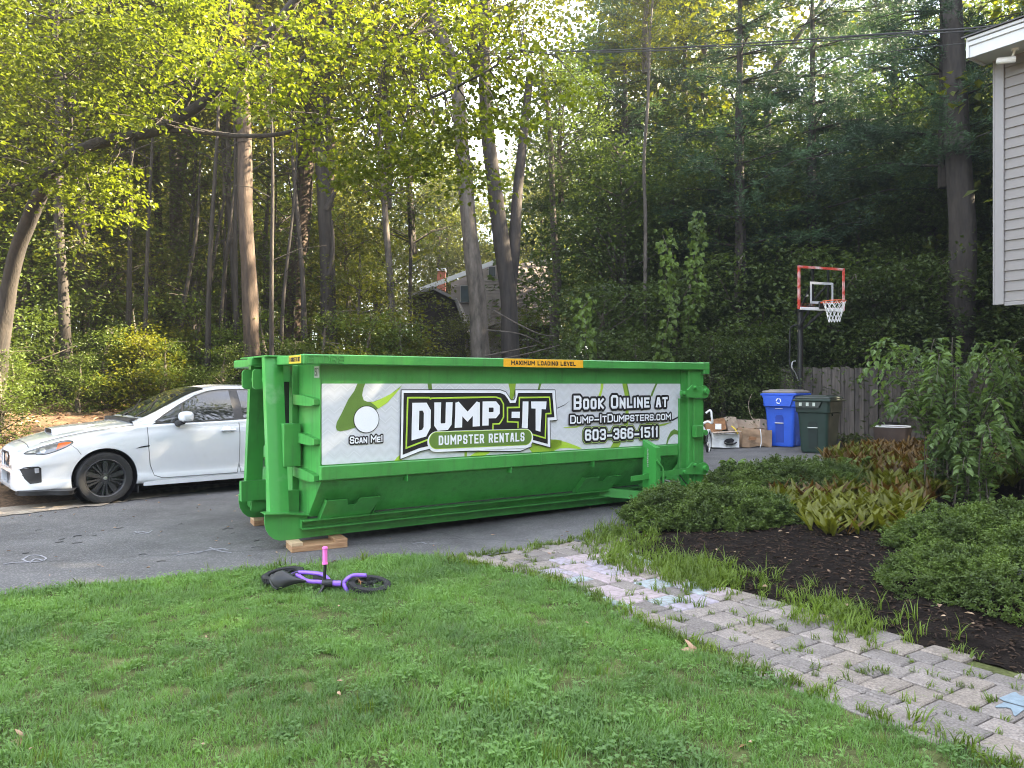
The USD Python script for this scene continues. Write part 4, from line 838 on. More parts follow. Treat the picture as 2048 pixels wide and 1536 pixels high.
# ------------------------------------------------------------------ the house at the right
C = np.array([4.9, 7.8, 0.0])
H = thing('house', 'corner of a house in pale grey clapboard with white eave and overhanging upper floor', 'house', C, YAW)
ZB, ZT = 2.31, 4.76
put('wall', MB().box((0.02, -7.0, ZB + 0.02), (7.0, -0.02, ZT), 0).box((0.55, -6.5, -0.2), (6.5, -0.55, ZB + 0.02)), 'siding', H)
n = 24; hgt = (ZT - ZB) / n
for k in range(n):
    z = ZB + k * hgt
    put('clapboard', MB().prism([(0.022, z), (0.004, z), (0.018, z + hgt + 0.006), (0.022, z + hgt + 0.006)], (0, -0.08, 0), (1, 0, 0), (0, 0, 1), 6.9), 'siding', H)
put('corner_board', MB().box((-0.012, -0.085, ZB - 0.03), (0.02, 0.0, ZT), 0.004).box((-0.012, 0.0, ZB - 0.03), (0.10, 0.018, ZT), 0.004), 'trim_grey', H)
put('skirt_board', MB().box((-0.004, -7.0, ZB - 0.045), (0.03, -0.086, ZB - 0.006), 0.003), 'trim_grey', H)
put('floor_underside', MB().box((0.03, -6.98, ZB - 0.02), (6.98, -0.02, ZB + 0.015)), 'trim_white', H)
put('soffit', MB().box((-0.30, -7.2, ZT), (0.03, 0.10, ZT + 0.02)), 'trim_white', H)
put('fascia', MB().box((-0.32, -7.2, ZT - 0.015), (-0.30, 0.10, ZT + 0.10), 0.003).box((-0.335, -7.2, ZT + 0.10), (-0.305, 0.105, ZT + 0.145), 0.004).box((-0.35, -7.2, ZT + 0.15), (-0.305, 0.11, ZT + 0.185), 0.006), 'trim_white', H)
put('rake_board', MB().prism([(-0.335, ZT - 0.015), (0.0, ZT - 0.015), (3.5, ZT + 1.30), (3.5, ZT + 1.48), (-0.335, ZT + 0.18)], (0, 0.12, 0), (1, 0, 0), (0, 0, 1), 0.025), 'trim_white', H)
rf = MB()
for k in range(27):
    x0, x1 = -0.37 + k * 0.145, -0.37 + k * 0.145 + 0.155; z0, z1 = ZT + 0.19 + (x0 + 0.37) * 0.36, ZT + 0.19 + (x1 + 0.37) * 0.36
    rf.prism([(x0, z0 - 0.004), (x1, z1 - 0.012), (x1, z1), (x0, z0 + 0.010)], (0, 0.15, 0), (1, 0, 0), (0, 0, 1), 7.4)
rf.prism([(3.5, ZT + 1.59), (7.3, ZT + 0.22), (7.3, ZT + 0.24), (3.5, ZT + 1.61)], (0, 0.15, 0), (1, 0, 0), (0, 0, 1), 7.4)
put('roof', rf, 'shingle', H)
put('gable', MB().prism([(0.02, ZT), (6.98, ZT), (3.5, ZT + 1.30)], (0, -0.02, 0), (1, 0, 0), (0, 0, 1), 0.05).prism([(0.02, ZT), (6.98, ZT), (3.5, ZT + 1.30)], (0, -6.9, 0), (1, 0, 0), (0, 0, 1), 0.05), 'siding', H)
sc = thing('security_camera', 'small white security camera fixed under the white eave of the house', 'security camera', C, YAW)
put('housing', MB().tube([(-0.20, -0.10, 4.675), (-0.195, -0.11, 4.673), (-0.13, -0.235, 4.66), (-0.125, -0.245, 4.66)], [0.026, 0.032, 0.032, 0.026], 18), 'white_plastic', sc, 50)
put('lens', MB().tube([(-0.2005, -0.0985, 4.6755), (-0.1985, -0.103, 4.6745)], 0.025, 18), 'black_plastic', sc)
put('bracket', MB().tube([(-0.14, -0.22, 4.68), (-0.13, -0.24, 4.765)], 0.012, 8).lathe([(0, -0.012), (0.035, -0.012), (0.035, 0.0)], 16, frame((-0.13, -0.24, 4.760), (1, 0, 0), (0, 1, 0), (0, 0, 1))), 'white_plastic', sc)

# ------------------------------------------------------------------ fence and gate
FY = 17.0
def board(x, w, h, z0, r):
    t = r.normal(0, 0.006); b = r.rand() * 0.02
    m = MB().box((x + 0.003, -0.010, z0 + 0.04), (x + w - 0.003, 0.010, z0 + h))
    v = m.v[0]; top = v[:, 2] > z0 + 0.5; v[top, 0] += t; v[top & (v[:, 0] > x + w / 2), 2] -= b; v[:, 1] += r.normal(0, 0.004)
    return m
rf_ = np.random.RandomState(21)
fence = thing('board_fence', 'weathered grey board fence standing behind the bins and basketball hoop', 'fence', (0, FY, 0))
x0 = (1561 - 1024) / F_PX * FY; gx0 = (1757 - 1024) / F_PX * FY; gx1 = gx0 + 1.25
def run(xa, xb, parent):
    x = xa
    while x < xb - 0.03:
        w = min(0.098 + rf_.normal(0, 0.006), xb - x)
        g = float(gz(x, FY)); put('board', board(x, w, 1.845 - g + rf_.normal(0, 0.010), g, rf_), f'fence_wood_{rf_.randint(3)}', parent); x += w + 0.002
run(x0, gx0, fence); run(gx1, 13.6, fence)
for xa, xb in ((x0, gx0), (gx1, 13.6)):
    for z in (0.55, 1.25, 1.70): put('rail', MB().box((xa, 0.018, z), (xb, 0.055, z + 0.08)), 'fence_wood_0', fence)
for x in (x0 + 0.06, x0 + 1.3, gx0 - 0.06, gx1 + 0.06, 12.0): put('post', MB().box((x - 0.045, 0.056, 0.0), (x + 0.045, 0.146, 1.80)), 'fence_wood_2', fence)
gate = thing('fence_gate', 'grey board gate with black strap hinges, set in the weathered fence', 'gate', (0, FY - 0.012, 0))
run(gx0 + 0.012, gx1 - 0.012, gate)
for z in (0.62, 1.55):
    st = MB().prism([(0, -0.012), (0.36, -0.02), (0.40, -0.008), (0.40, 0.008), (0.36, 0.02), (0, 0.022)], (gx0 + 0.04, -0.014, z), (1, 0, 0), (0, 0, 1), 0.006).box((gx0 - 0.03, -0.022, z - 0.11), (gx0 + 0.035, -0.014, z + 0.11))
    put('strap_hinge', st, 'black_steel', gate)
    put('gate_rail', MB().box((gx0 + 0.02, 0.016, z - 0.04), (gx1 - 0.02, 0.05, z + 0.04)), 'fence_wood_0', gate)

# ------------------------------------------------------------------ basketball hoop
bc_ = at(1643, 577, 15.9); th = math.radians(20)
nb_ = np.array([math.sin(th), -math.cos(th), 0]); xb_ = np.array([math.cos(th), math.sin(th), 0])
pole_xy = bc_ - nb_ * 0.63
gzp = float(gz(pole_xy[0], pole_xy[1]))
hoop = thing('basketball_hoop', 'basketball hoop with clear red-edged backboard on a black pole behind the bins', 'basketball hoop', (bc_[0], bc_[1], 0), th)
bz = bc_[2]; W2, H2 = 0.585, 0.43                       # local x along the board, -y towards the court
put('pole', MB().tube([(0, 0.63, gzp - 0.2), (0, 0.63, bz - 0.30)], 0.058, 16), 'black_steel', hoop, 40)
put('pole_sleeve', MB().tube([(0, 0.63, 1.30), (0, 0.63, 1.36)], 0.066, 16), 'steel', hoop, 40)
for x in (-0.20, 0.20):
    put('upper_arm', MB().obox((x * 0.3, 0.60, bz - 0.42), (x, 0.05, bz + 0.10), 0.03, 0.05), 'black_steel', hoop)
    put('lower_arm', MB().obox((x * 0.3, 0.60, bz - 0.78), (x, 0.05, bz - 0.36), 0.03, 0.05), 'black_steel', hoop)
    put('back_rail', MB().box((x - 0.018, 0.012, bz - 0.42), (x + 0.018, 0.05, bz + 0.40)), 'black_steel', hoop)
put('lift_handle', MB().tube(spline([(-0.05, 0.66, bz - 0.70), (-0.12, 0.80, bz - 0.78), (-0.13, 0.80, bz - 1.2), (-0.13, 0.80, bz - 1.55), (-0.05, 0.70, bz - 1.95)], 24), 0.018, 8), 'black_steel', hoop)
put('crank', MB().tube(spline([(-0.05, 0.62, bz - 1.95), (-0.10, 0.66, bz - 1.75), (-0.16, 0.70, bz - 1.62), (-0.13, 0.72, bz - 1.50), (-0.06, 0.70, bz - 1.48)], 20), 0.012, 8), 'steel', hoop)
put('backboard', MB().add([(-W2, 0, bz - H2), (W2, 0, bz - H2), (W2, 0, bz + H2), (-W2, 0, bz + H2)], [[0, 1, 2, 3]]), 'acrylic', hoop)
def ring_(x0, x1, z0, z1, t, y, d): return MB().prism(sbox(x0, z0, x1, z1).difference(sbox(x0 + t, z0 + t, x1 - t, z1 - t)), (0, y, 0), (1, 0, 0), (0, 0, 1), d)
put('board_frame', ring_(-W2 - 0.015, W2 + 0.015, bz - H2 - 0.015, bz + H2 + 0.015, 0.05, 0.012, 0.026), 'hoop_red', hoop)
put('bottom_edge', MB().box((-W2 + 0.03, -0.024, bz - H2 - 0.03), (W2 - 0.02, 0.016, bz - H2 + 0.03), 0.006), 'white_plastic', hoop)
put('target_square', ring_(-0.30, 0.30, bz - 0.32, bz + 0.13, 0.05, -0.0055, 0.002), 'trim_white', hoop)
put('rim_plate', MB().box((-0.09, -0.05, bz - 0.42), (0.09, -0.006, bz - 0.28), 0.006), 'black_steel', hoop)
rz_ = bz - 0.30; rc = np.array([0, -0.36, rz_])
a = np.linspace(0, 2 * PI, 41); put('rim', MB().tube(np.c_[rc[0] + 0.228 * np.cos(a), rc[1] + 0.228 * np.sin(a), np.full(41, rz_)], 0.0095, 8, cap=False).box((-0.07, -0.17, rz_ - 0.012), (0.07, -0.03, rz_ + 0.006)), 'rim_orange', hoop, 50)
net = MB(); NL, NR = 12, 5
def npnt(k, l): 
    ang = 2 * PI * (k + 0.5 * (l % 2)) / NL; t = l / NR; r = 0.222 * (1 - 0.52 * t ** 0.8); return rc + [r * math.cos(ang), r * math.sin(ang), -0.42 * t]
for l in range(NR):
    for k in range(NL):
        for dk in ((0, -1) if l % 2 == 0 else (0, 1)): net.tube([npnt(k, l), npnt(k + dk, l + 1)], 0.0058, 4, cap=False)
put('net', net, 'net_white', hoop)

# ------------------------------------------------------------------ wheeled bins
def wheeled_bin(name, label, loc, rz, hgt, body_m, lid_m, wide, kind):
    t = thing(name, label, 'wheeled bin', loc, rz, 'wheeled bins by the fence')
    w, d = wide, wide * 1.08                          # local -y is the front
    prof = [(0.0, 0.74), (0.03, 0.77), (0.55, 0.86), (0.68, 0.90), (0.70, 0.97), (0.86, 1.0), (0.915, 1.0)]
    rows = []
    for zt, k in prof:
        q = sbox(-w / 2 * k, -d / 2 * k, w / 2 * k, d / 2 * k).buffer(-0.07).buffer(0.07, 5); c = np.array(q.exterior.coords)[::-1]; rows.append(np.c_[c, np.full(len(c), zt * hgt + 0.02)])
    m = MB().grid(np.array(rows), flip=True); c = rows[0]; m.tm(trimesh.creation.extrude_polygon(Polygon(c[:, :2]), 0.01, engine='earcut'), trimesh.transformations.translation_matrix((0, 0, 0.015)))
    put('tub', m, body_m, t, 30)
    put('rim', MB().box((-w / 2 - 0.025, -d / 2 - 0.03, hgt * 0.905), (w / 2 + 0.025, d / 2 + 0.02, hgt * 0.945), 0.012), body_m, t)
    lid = [(0.945, 1.03), (0.965, 1.05), (0.985, 1.0), (1.0, 0.86), (1.004, 0.0)]
    rows = []
    for zt, k in lid:
        k = max(k, 0.02); q = sbox(-w / 2 * k, -d / 2 * k, w / 2 * k, d / 2 * k).buffer(-0.07 * k).buffer(0.07 * k, 5); c = np.array(q.exterior.coords)[::-1]; rows.append(np.c_[c, np.full(len(c), zt * hgt)])
    rows.insert(0, rows[0] * [0.02, 0.02, 1])
    put('lid', MB().grid(np.array(rows), flip=True).box((-w * 0.36, -d * 0.36, hgt * 0.995), (w * 0.36, d * 0.36, hgt * 1.012), 0.008), lid_m, t, 30)
    for s in (-1, 1):
        put('wheel', MB().lathe([(0, -0.03), (0.07, -0.03), (0.115, -0.035), (0.125, -0.02), (0.125, 0.02), (0.115, 0.035), (0.07, 0.03), (0, 0.03)], 28, frame((s * (w * 0.40), d * 0.44, 0.125), (0, 0, 1), (0, 1, 0), (-1, 0, 0))), 'rubber', t, 40)
    put('axle', MB().tube([(-w * 0.42, d * 0.44, 0.125), (w * 0.42, d * 0.44, 0.125)], 0.014, 8), 'black_steel', t)
    put('rear_handle', MB().tube([(-w * 0.38, d / 2, hgt * 0.93), (-w * 0.36, d / 2 + 0.09, hgt * 0.95), (w * 0.36, d / 2 + 0.09, hgt * 0.95), (w * 0.38, d / 2, hgt * 0.93)], 0.016, 8), body_m, t)
    fy = lambda zt: -d / 2 * np.interp(zt, *zip(*prof)) - 0.004
    # front panel below the rim, the lift pocket with its bar
    ap = [(-w * 0.47, 0.905), (w * 0.47, 0.905), (w * 0.36, 0.72), (-w * 0.36, 0.72)] if kind == 'wide' else [(-w * 0.46, 0.90), (w * 0.28, 0.90), (w * 0.20, 0.80), (-w * 0.44, 0.80)]
    put('front_panel', MB().prism([(x, z * hgt) for x, z in ap], (0, -d / 2 + 0.01, 0), (1, 0, 0), (0, 0, 1), 0.045), body_m if kind == 'wide' else lid_m, t)
    y_ = fy(0.3)
    pk = MB().prism([(-0.085, hgt * 0.08), (0.085, hgt * 0.08), (0.085, hgt * 0.52), (0.06, hgt * 0.56), (-0.06, hgt * 0.56), (-0.085, hgt * 0.52)], (0.0, fy(0.3) + 0.006, 0), (1, 0, 0), (0, 0, 1), 0.008)
    v = pk.v[0]; v[:, 1] += -(np.interp(v[:, 2] / hgt, *zip(*prof)) - np.interp(0.3, *zip(*prof))) * d / 2
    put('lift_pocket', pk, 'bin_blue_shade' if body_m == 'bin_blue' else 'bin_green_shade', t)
    zb_ = hgt * (0.42 if kind == 'wide' else 0.45)
    put('lift_bar', MB().tube([(-0.09, fy(zb_ / hgt) - 0.012, zb_), (0.09, fy(zb_ / hgt) - 0.012, zb_)], 0.011, 8), 'steel', t)
    for s in (-1, 1): put('side_rib', MB().prism([(-0.16, hgt * 0.66), (0.20, hgt * 0.66), (0.22, hgt * 0.70), (-0.18, hgt * 0.70)], (s * w * 0.452 if s > 0 else s * w * 0.452 - 0.0, 0, 0), (0, 1, 0), (0, 0, 1), 0.02 * s if s > 0 else 0.02), body_m, t)
    return t
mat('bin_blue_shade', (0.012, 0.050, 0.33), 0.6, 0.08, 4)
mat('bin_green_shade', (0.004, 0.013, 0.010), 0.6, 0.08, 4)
pb = ground_at(1584, 895)
bb = wheeled_bin('recycling_bin', 'tall bright blue recycling bin with grey lid and white recycling mark', (pb[0], pb[1] + 0.35, float(gz(pb[0], pb[1])) + 0.03), math.radians(-42), 1.16, 'bin_blue', 'bin_lid', 0.70, 'wide')
mk = MB()
for k in range(3):
    a0 = PI / 2 + k * 2 * PI / 3; ar = [a0 + 0.25, a0 + 0.6, a0 + 1.1, a0 + 1.5]; mk.prism(LineString([(0.045 * math.cos(q), 0.05 * math.sin(q)) for q in ar]).buffer(0.010), (0.02, -0.4155, 1.16 * 0.81), (1, 0, 0), (0, 0, 1), 0.002)
put('recycling_mark', mk, 'white_plastic', bb, kind='stuff')
put('stamp', MB().box((-0.08, -0.356, 0.775), (0.08, -0.352, 0.787)), 'white_plastic', bb)
pg = ground_at(1652, 908)
gb = wheeled_bin('rubbish_bin', 'dark green wheeled rubbish bin standing in front of the blue one', (pg[0], pg[1] + 0.33, float(gz(pg[0], pg[1])) + 0.03), math.radians(-42), 1.07, 'bin_green', 'bin_green_lid', 0.66, 'plain')
for x in (-0.19, -0.06, 0.06): put('notice', MB().box((x - 0.03, -0.407, 0.885), (x + 0.02, -0.404, 0.95)), 'sticker_grey', gb)

# ------------------------------------------------------------------ heap of cardboard
def carton(name, label, px, py, wpx, hpx, Y, depth, m, rz=0.0, tilt=0.0, seed=0, sink=0.0):
    """A worn box whose lower middle shows at (px, py)."""
    p = at(px, py, Y); w, h = wpx / F_PX * Y, hpx / F_PX * Y
    t = thing(name, label, 'cardboard box', p, rz, 'flattened boxes heaped beside the bins')
    r = np.random.RandomState(seed)
    b = trimesh.creation.box((w, depth, h)); b = b.subdivide().subdivide(); v = b.vertices.copy()
    v += (meshkit.fbm(v * 5 + seed, 3, seed)[:, None] - 0.5) * [0.05, 0.07, 0.06] * 1.3
    v[:, 2] += h / 2; R = trimesh.transformations.euler_matrix(0.0, tilt, 0)[:3, :3]; v = v @ R.T
    put('carton', MB().add(v, b.faces), m, t)
    return t, w, h
Yc = 16.2
t, w, h = carton('cardboard_box', 'white carton printed with a black gadget, at the front of the cardboard heap', 1446, 893, 54, 27, Yc - 0.5, 0.35, 'white_plastic', 0.06, 0.0, 1)
gad = Polygon([(-0.06, 0.12), (0.0, 0.17), (0.10, 0.185), (0.16, 0.15), (0.13, 0.10), (0.02, 0.085)]); cb = LineString([(-0.04, 0.09), (0.0, 0.06), (0.10, 0.055), (0.17, 0.075), (0.20, 0.10)]).buffer(0.012)
put('gadget_print', MB().prism(gad.union(cb), (0, -0.205, 0.0), (1, 0, 0), (0, 0, 1), 0.02), 'print_black', t)
put('flap', MB().obox((-w / 2, -0.18, h + 0.02), (w / 2, -0.22, h + 0.05), 0.22, 0.012), 'cardboard_pale', t)
t, w, h = carton('cardboard_box', 'brown carton with white shipping label tipped on top of the white carton', 1432, 861, 38, 22, Yc - 0.3, 0.4, 'cardboard_dark', -0.2, -0.20, 2)
put('shipping_label', MB().box((-0.03, -0.245, 0.04), (0.09, -0.225, 0.15)), 'white_plastic', t)
carton('cardboard_box', 'pale carton end leaning between the brown carton and the crushed one', 1458, 858, 22, 22, Yc - 0.15, 0.4, 'cardboard_pale', 0.2, -0.25, 3)
t, w, h = carton('cardboard_box', 'large crushed tan carton with faded dark print beside the white carton', 1505, 893, 60, 36, Yc - 0.35, 0.45, 'cardboard', 0.1, 0.03, 4)
g_, w_ = text_poly('DIRTA', 0.09, 0.8, 0.22, 0.2)
put('faded_print', MB().prism(affinity.translate(Polygon([(0, 0), (0.16, 0.0), (0.17, 0.05), (0.02, 0.07)]), -0.2, 0.16), (0, -0.262, 0.0), (1, 0, 0), (0, 0, 1), 0.012), 'cardboard_dark', t)
put('strap', MB().tube(spline([(0.05, -0.26, 0.38), (0.06, -0.28, 0.25), (0.07, -0.27, 0.1), (0.045, -0.27, 0.0)], 12), 0.009, 6), 'white_plastic', t)
carton('cardboard_box', 'long bent pale carton lying across the top of the heap', 1490, 862, 88, 22, Yc + 0.1, 0.5, 'cardboard_pale', -0.05, 0.06, 5)
carton('cardboard_box', 'rounded pale carton flap standing at the right top of the heap', 1524, 857, 32, 18, Yc - 0.1, 0.3, 'cardboard_pale', 0.3, 0.1, 6)
carton('cardboard_box', 'plain tan carton squeezed between the heap and the blue bin', 1541, 884, 22, 32, Yc + 0.25, 0.35, 'cardboard', 0.1, 0.0, 7)
tag(put('yellow_strap', MB().tube(spline([at(1463, 852, 15.5), at(1470, 858, 15.45), at(1476, 868, 15.4)], 12), 0.016, 6), 'sticker_yellow'), 'short yellow strap lying over the cardboard heap', 'strap')
tag(put('packing_wire', MB().tube(spline([at(1504, 788, 16.3), at(1498, 802, 16.25), at(1498, 818, 16.2), at(1503, 834, 16.1), at(1516, 850, 15.95), at(1524, 856, 15.9)], 40), 0.007, 6), 'cardboard_pale'), 'thin pale strip of packing curling up out of the cardboard heap', 'packing strip')
# child's bicycle half hidden by the container
kb = thing('childs_bicycle', "child's bicycle with white fittings, half hidden behind the rear of the dumpster", 'bicycle', (0, 0, 0))
wc_ = at(1417, 886, 15.0); dv = unit(np.array([0.42, 0.9, 0]))
def wheel_at(c, R, name, m):
    a = np.linspace(0, 2 * PI, 33); P_ = c + R * (np.cos(a)[:, None] * dv + np.sin(a)[:, None] * np.array([0, 0, 1]))
    w = put(name, MB().tube(P_, 0.022, 8, cap=False), m, kb, 50)
    put('rim', MB().tube(c + (R - 0.03) * (np.cos(a)[:, None] * dv + np.sin(a)[:, None] * np.array([0, 0, 1])), 0.012, 6, cap=False), 'white_plastic', w)
    sp = MB()
    for k in range(10): q = k * PI / 5; sp.tube([c, c + (R - 0.03) * (math.cos(q) * dv + math.sin(q) * np.array([0, 0, 1]))], 0.003, 4)
    put('spokes', sp, 'steel', w)
wheel_at(wc_, 0.20, 'wheel', 'rubber'); wheel_at(wc_ + [-0.60, 0.25, 0.0], 0.20, 'wheel', 'rubber')
side_ = np.array([-dv[1], dv[0], 0])
a = np.linspace(0.1, 2.2, 14); put('mudguard', MB().tube(wc_ + 0.245 * (np.cos(a)[:, None] * dv + np.sin(a)[:, None] * np.array([0, 0, 1])), 0.03, 8), 'white_plastic', kb, 50)
hd = wc_ + [-0.12, 0.05, 0.36]
put('frame', MB().tube([wc_, wc_ + [-0.05, 0.02, 0.22], hd], 0.018, 8).tube([hd - [0.02, 0, 0.06], wc_ + [-0.60, 0.25, 0.0]], 0.02, 8), 'white_plastic', kb, 40)
put('handlebar', MB().tube(spline([at(1412, 826, 14.9), at(1421, 821, 14.85), at(1424, 836, 14.85), at(1424, 846, 14.9), wc_ + [-0.02, 0.0, 0.42], hd], 24), 0.021, 8), 'white_plastic', kb, 40)
# brown tub by the gate
pt = ground_at(1800, 897)
tb = thing('garden_tub', 'dark brown garden tub with pale rim, by the fence gate under the leafy shrub', 'tub', (pt[0], pt[1] + 0.3, float(gz(pt[0], pt[1]))))
put('tub_wall', MB().lathe([(0.0, 0.0), (0.26, 0.0), (0.31, 0.12), (0.35, 0.42), (0.35, 0.44), (0.32, 0.44), (0.29, 0.2), (0, 0.18)], 30), 'tub', tb, 40)
a = np.linspace(0, 2 * PI, 41); put('rim', MB().tube(np.c_[0.345 * np.cos(a), 0.345 * np.sin(a), 0.445 + 0 * a], 0.013, 6, cap=False), 'white_plastic', tb, 40)

# ------------------------------------------------------------------ balance bike lying on the lawn
bk = thing('balance_bike', 'purple balance bike with pink grips lying on its side at the lawn edge', 'balance bike', (0, 0, 0))
Yb = 5.42
def disc_wheel(c, tilt, name):
    R = trimesh.transformations.euler_matrix(tilt[0], tilt[1], 0); R[:3, 3] = c
    r = 0.148; prof = [(r - 0.045, -0.020), (r - 0.02, -0.027), (r - 0.004, -0.018), (r, 0.0), (r - 0.004, 0.018), (r - 0.02, 0.027), (r - 0.045, 0.020)]
    ty = MB().lathe(prof, 40, R)
    for k in range(40):
        q = 2 * PI * k / 40; ty.box((r - 0.004, -0.007, -0.018), (r + 0.003, 0.007, 0.018), M=R @ trimesh.transformations.rotation_matrix(q, (0, 0, 1)))
    w = put(name, ty, 'rubber', bk)
    hb = MB().lathe([(0, -0.028), (0.022, -0.028), (0.022, 0.028), (0, 0.028)], 16, R).lathe([(r - 0.047, -0.017), (r - 0.040, -0.019), (r - 0.040, 0.019), (r - 0.047, 0.017), (r - 0.047, -0.017)], 32, R)
    put('rim', hb, 'bike_black', w)
    for k in range(5): q = 2 * PI * k / 5; put('spoke', MB().obox(R[:3, :3] @ (0.018 * math.cos(q), 0.018 * math.sin(q), 0) + c, R[:3, :3] @ (0.105 * math.cos(q), 0.105 * math.sin(q), 0) + c, 0.028, 0.012, up=R[:3, 2]), 'bike_black', w)
disc_wheel(at(739, 1170, 5.46), (0.10, 0.12), 'front_wheel')
disc_wheel(at(566, 1150, 5.62), (0.05, -0.12), 'rear_wheel')
def bt(pts, r, name, m, n=24, par=bk): return put(name, MB().tube(spline([at(*q) for q in pts], n), r, 10), m, par, 45)
bt([(584, 1150, 5.58), (600, 1145, 5.58), (625, 1146, 5.55), (645, 1149, 5.50), (656, 1158, 5.44), (660, 1166, 5.42)], 0.015, 'frame_tube', 'bike_purple')
bt([(584, 1150, 5.58), (598, 1152, 5.52), (610, 1160, 5.46), (622, 1163, 5.43), (640, 1164, 5.42), (650, 1166, 5.42)], 0.015, 'frame_tube', 'bike_purple')
put('foot_plate', MB().add([at(625, 1150, 5.53), at(645, 1151, 5.5), at(646, 1161, 5.45), at(626, 1161, 5.47)], [[0, 1, 2], [0, 2, 3], [2, 1, 0], [3, 2, 0]]), 'bike_black', bk)
bt([(660, 1166, 5.42), (672, 1167, 5.42), (688, 1167, 5.42)], 0.021, 'head_tube', 'bike_purple', 10)
put('headset', MB().tube([at(645, 1166, 5.42), at(666, 1166, 5.42)], 0.028, 12), 'bike_black', bk, 40)
put('crown_ring', MB().tube([at(683, 1167, 5.42), at(686, 1167, 5.42)], 0.026, 12), 'bike_black', bk, 40)
bt([(687, 1167, 5.42), (692, 1160, 5.43), (703, 1152, 5.45), (716, 1150, 5.46), (733, 1151, 5.46)], 0.0145, 'fork_leg', 'bike_purple')
bt([(687, 1167, 5.41), (691, 1176, 5.40), (698, 1186, 5.40), (718, 1190, 5.42), (738, 1188, 5.45)], 0.0145, 'fork_leg', 'bike_purple')
put('axle_nut', MB().tube([at(737, 1156, 5.46), at(737, 1162, 5.46)], 0.014, 8), 'bike_black', bk)
bt([(649, 1166, 5.42), (649, 1150, 5.42), (650, 1135, 5.42), (650, 1125, 5.42)], 0.011, 'handlebar', 'bike_black')
bt([(648, 1167, 5.42), (645, 1176, 5.38), (636, 1190, 5.31), (629, 1202, 5.25)], 0.011, 'handlebar', 'bike_black')
def grip(p, q, label):
    p, q = at(*p), at(*q); d = unit(q - p); l = np.linalg.norm(q - p)
    m = MB().tube([p, p + d * 0.008, p + d * 0.009, q - d * 0.016, q - d * 0.014, q - d * 0.004, q], [0.021, 0.021, 0.0165, 0.0165, 0.020, 0.019, 0.010], 16)
    put('grip', m, 'bike_pink', bk, 40)
grip((650, 1128, 5.42), (650, 1093, 5.42), ''); grip((629, 1200, 5.25), (617, 1219, 5.19), '')
seat = trimesh.creation.icosphere(3); v = seat.vertices.copy()
u_ = (v[:, 0] + 1) / 2; wd = np.interp(u_, [0, 0.12, 0.3, 0.55, 0.8, 1], [0.55, 1.0, 1.0, 0.50, 0.28, 0.22])
sv = np.c_[v[:, 0] * 0.125, -0.032 * v[:, 1] - 0.02 * (v[:, 0] ** 2) * 0, v[:, 2] * 0.074 * wd]
Ms = frame(at(577, 1160, 5.34), unit([1, 0.12, -0.10]), unit([-0.1, 0.85, -0.45]), unit([0.12, 0.42, 0.88]))
Ms[:3, :3] = np.linalg.qr(Ms[:3, :3])[0] * np.sign(np.diag(np.linalg.qr(Ms[:3, :3])[1]))
put('seat', MB().add(sv, seat.faces, Ms), 'bike_black', bk, True)
put('seat_post', MB().tube([at(585, 1160, 5.40), at(592, 1151, 5.58)], 0.012, 10), 'bike_black', bk)
put('seat_bolster', MB().tube(spline([at(545, 1150, 5.40), at(541, 1160, 5.36), at(547, 1172, 5.33), at(556, 1178, 5.31)], 14), 0.011, 8), 'bike_black', bk, 50)
# ------------------------------------------------------------------ wires to the house
def cable(name, pts, r, label, n=70):
    tag(put(name, MB().tube(spline([at(*q) for q in pts], n), r, 5), 'wire'), label, 'overhead wire', 'overhead wires crossing in front of the trees')
cable('overhead_wire', [(2075, 30, 8.6), (1980, 52, 9.0), (1850, 62, 9.6), (1700, 72, 10.4), (1550, 83, 11.2), (1400, 92, 12.0), (1250, 99, 12.9), (1100, 104, 13.8), (940, 107, 15), (700, 108, 17.5), (300, 95, 23), (-200, 60, 32)], 0.011, 'thickest of the black overhead wires running left from the house roof')
cable('overhead_wire', [(2085, 26, 8.5), (1980, 56, 9.0), (1850, 68, 9.6), (1700, 79, 10.4), (1550, 88, 11.2), (1400, 98, 12.0), (1250, 103, 12.9), (1100, 101, 13.8), (940, 103, 15), (700, 113, 17.5), (300, 101, 23), (-200, 66, 32)], 0.007, 'thin wire twining just below the thickest overhead wire')
cable('overhead_wire', [(2070, 36, 8.7), (1980, 60, 9.1), (1850, 66, 9.7), (1700, 74, 10.5), (1550, 90, 11.3), (1400, 94, 12.1), (1250, 104, 13.0), (1100, 107, 13.9), (940, 112, 15), (700, 116, 17.5), (300, 108, 23), (-200, 74, 32)], 0.006, 'thin wire weaving across the thickest overhead wire')
cable('overhead_wire', [(2090, 50, 8.4), (1960, 82, 8.9), (1850, 94, 9.6), (1700, 113, 10.6), (1600, 123, 11.2), (1450, 134, 12.3), (1250, 141, 13.9), (1000, 142, 16), (600, 132, 20), (0, 100, 27)], 0.005, 'lowest single overhead wire, well below the bundle')

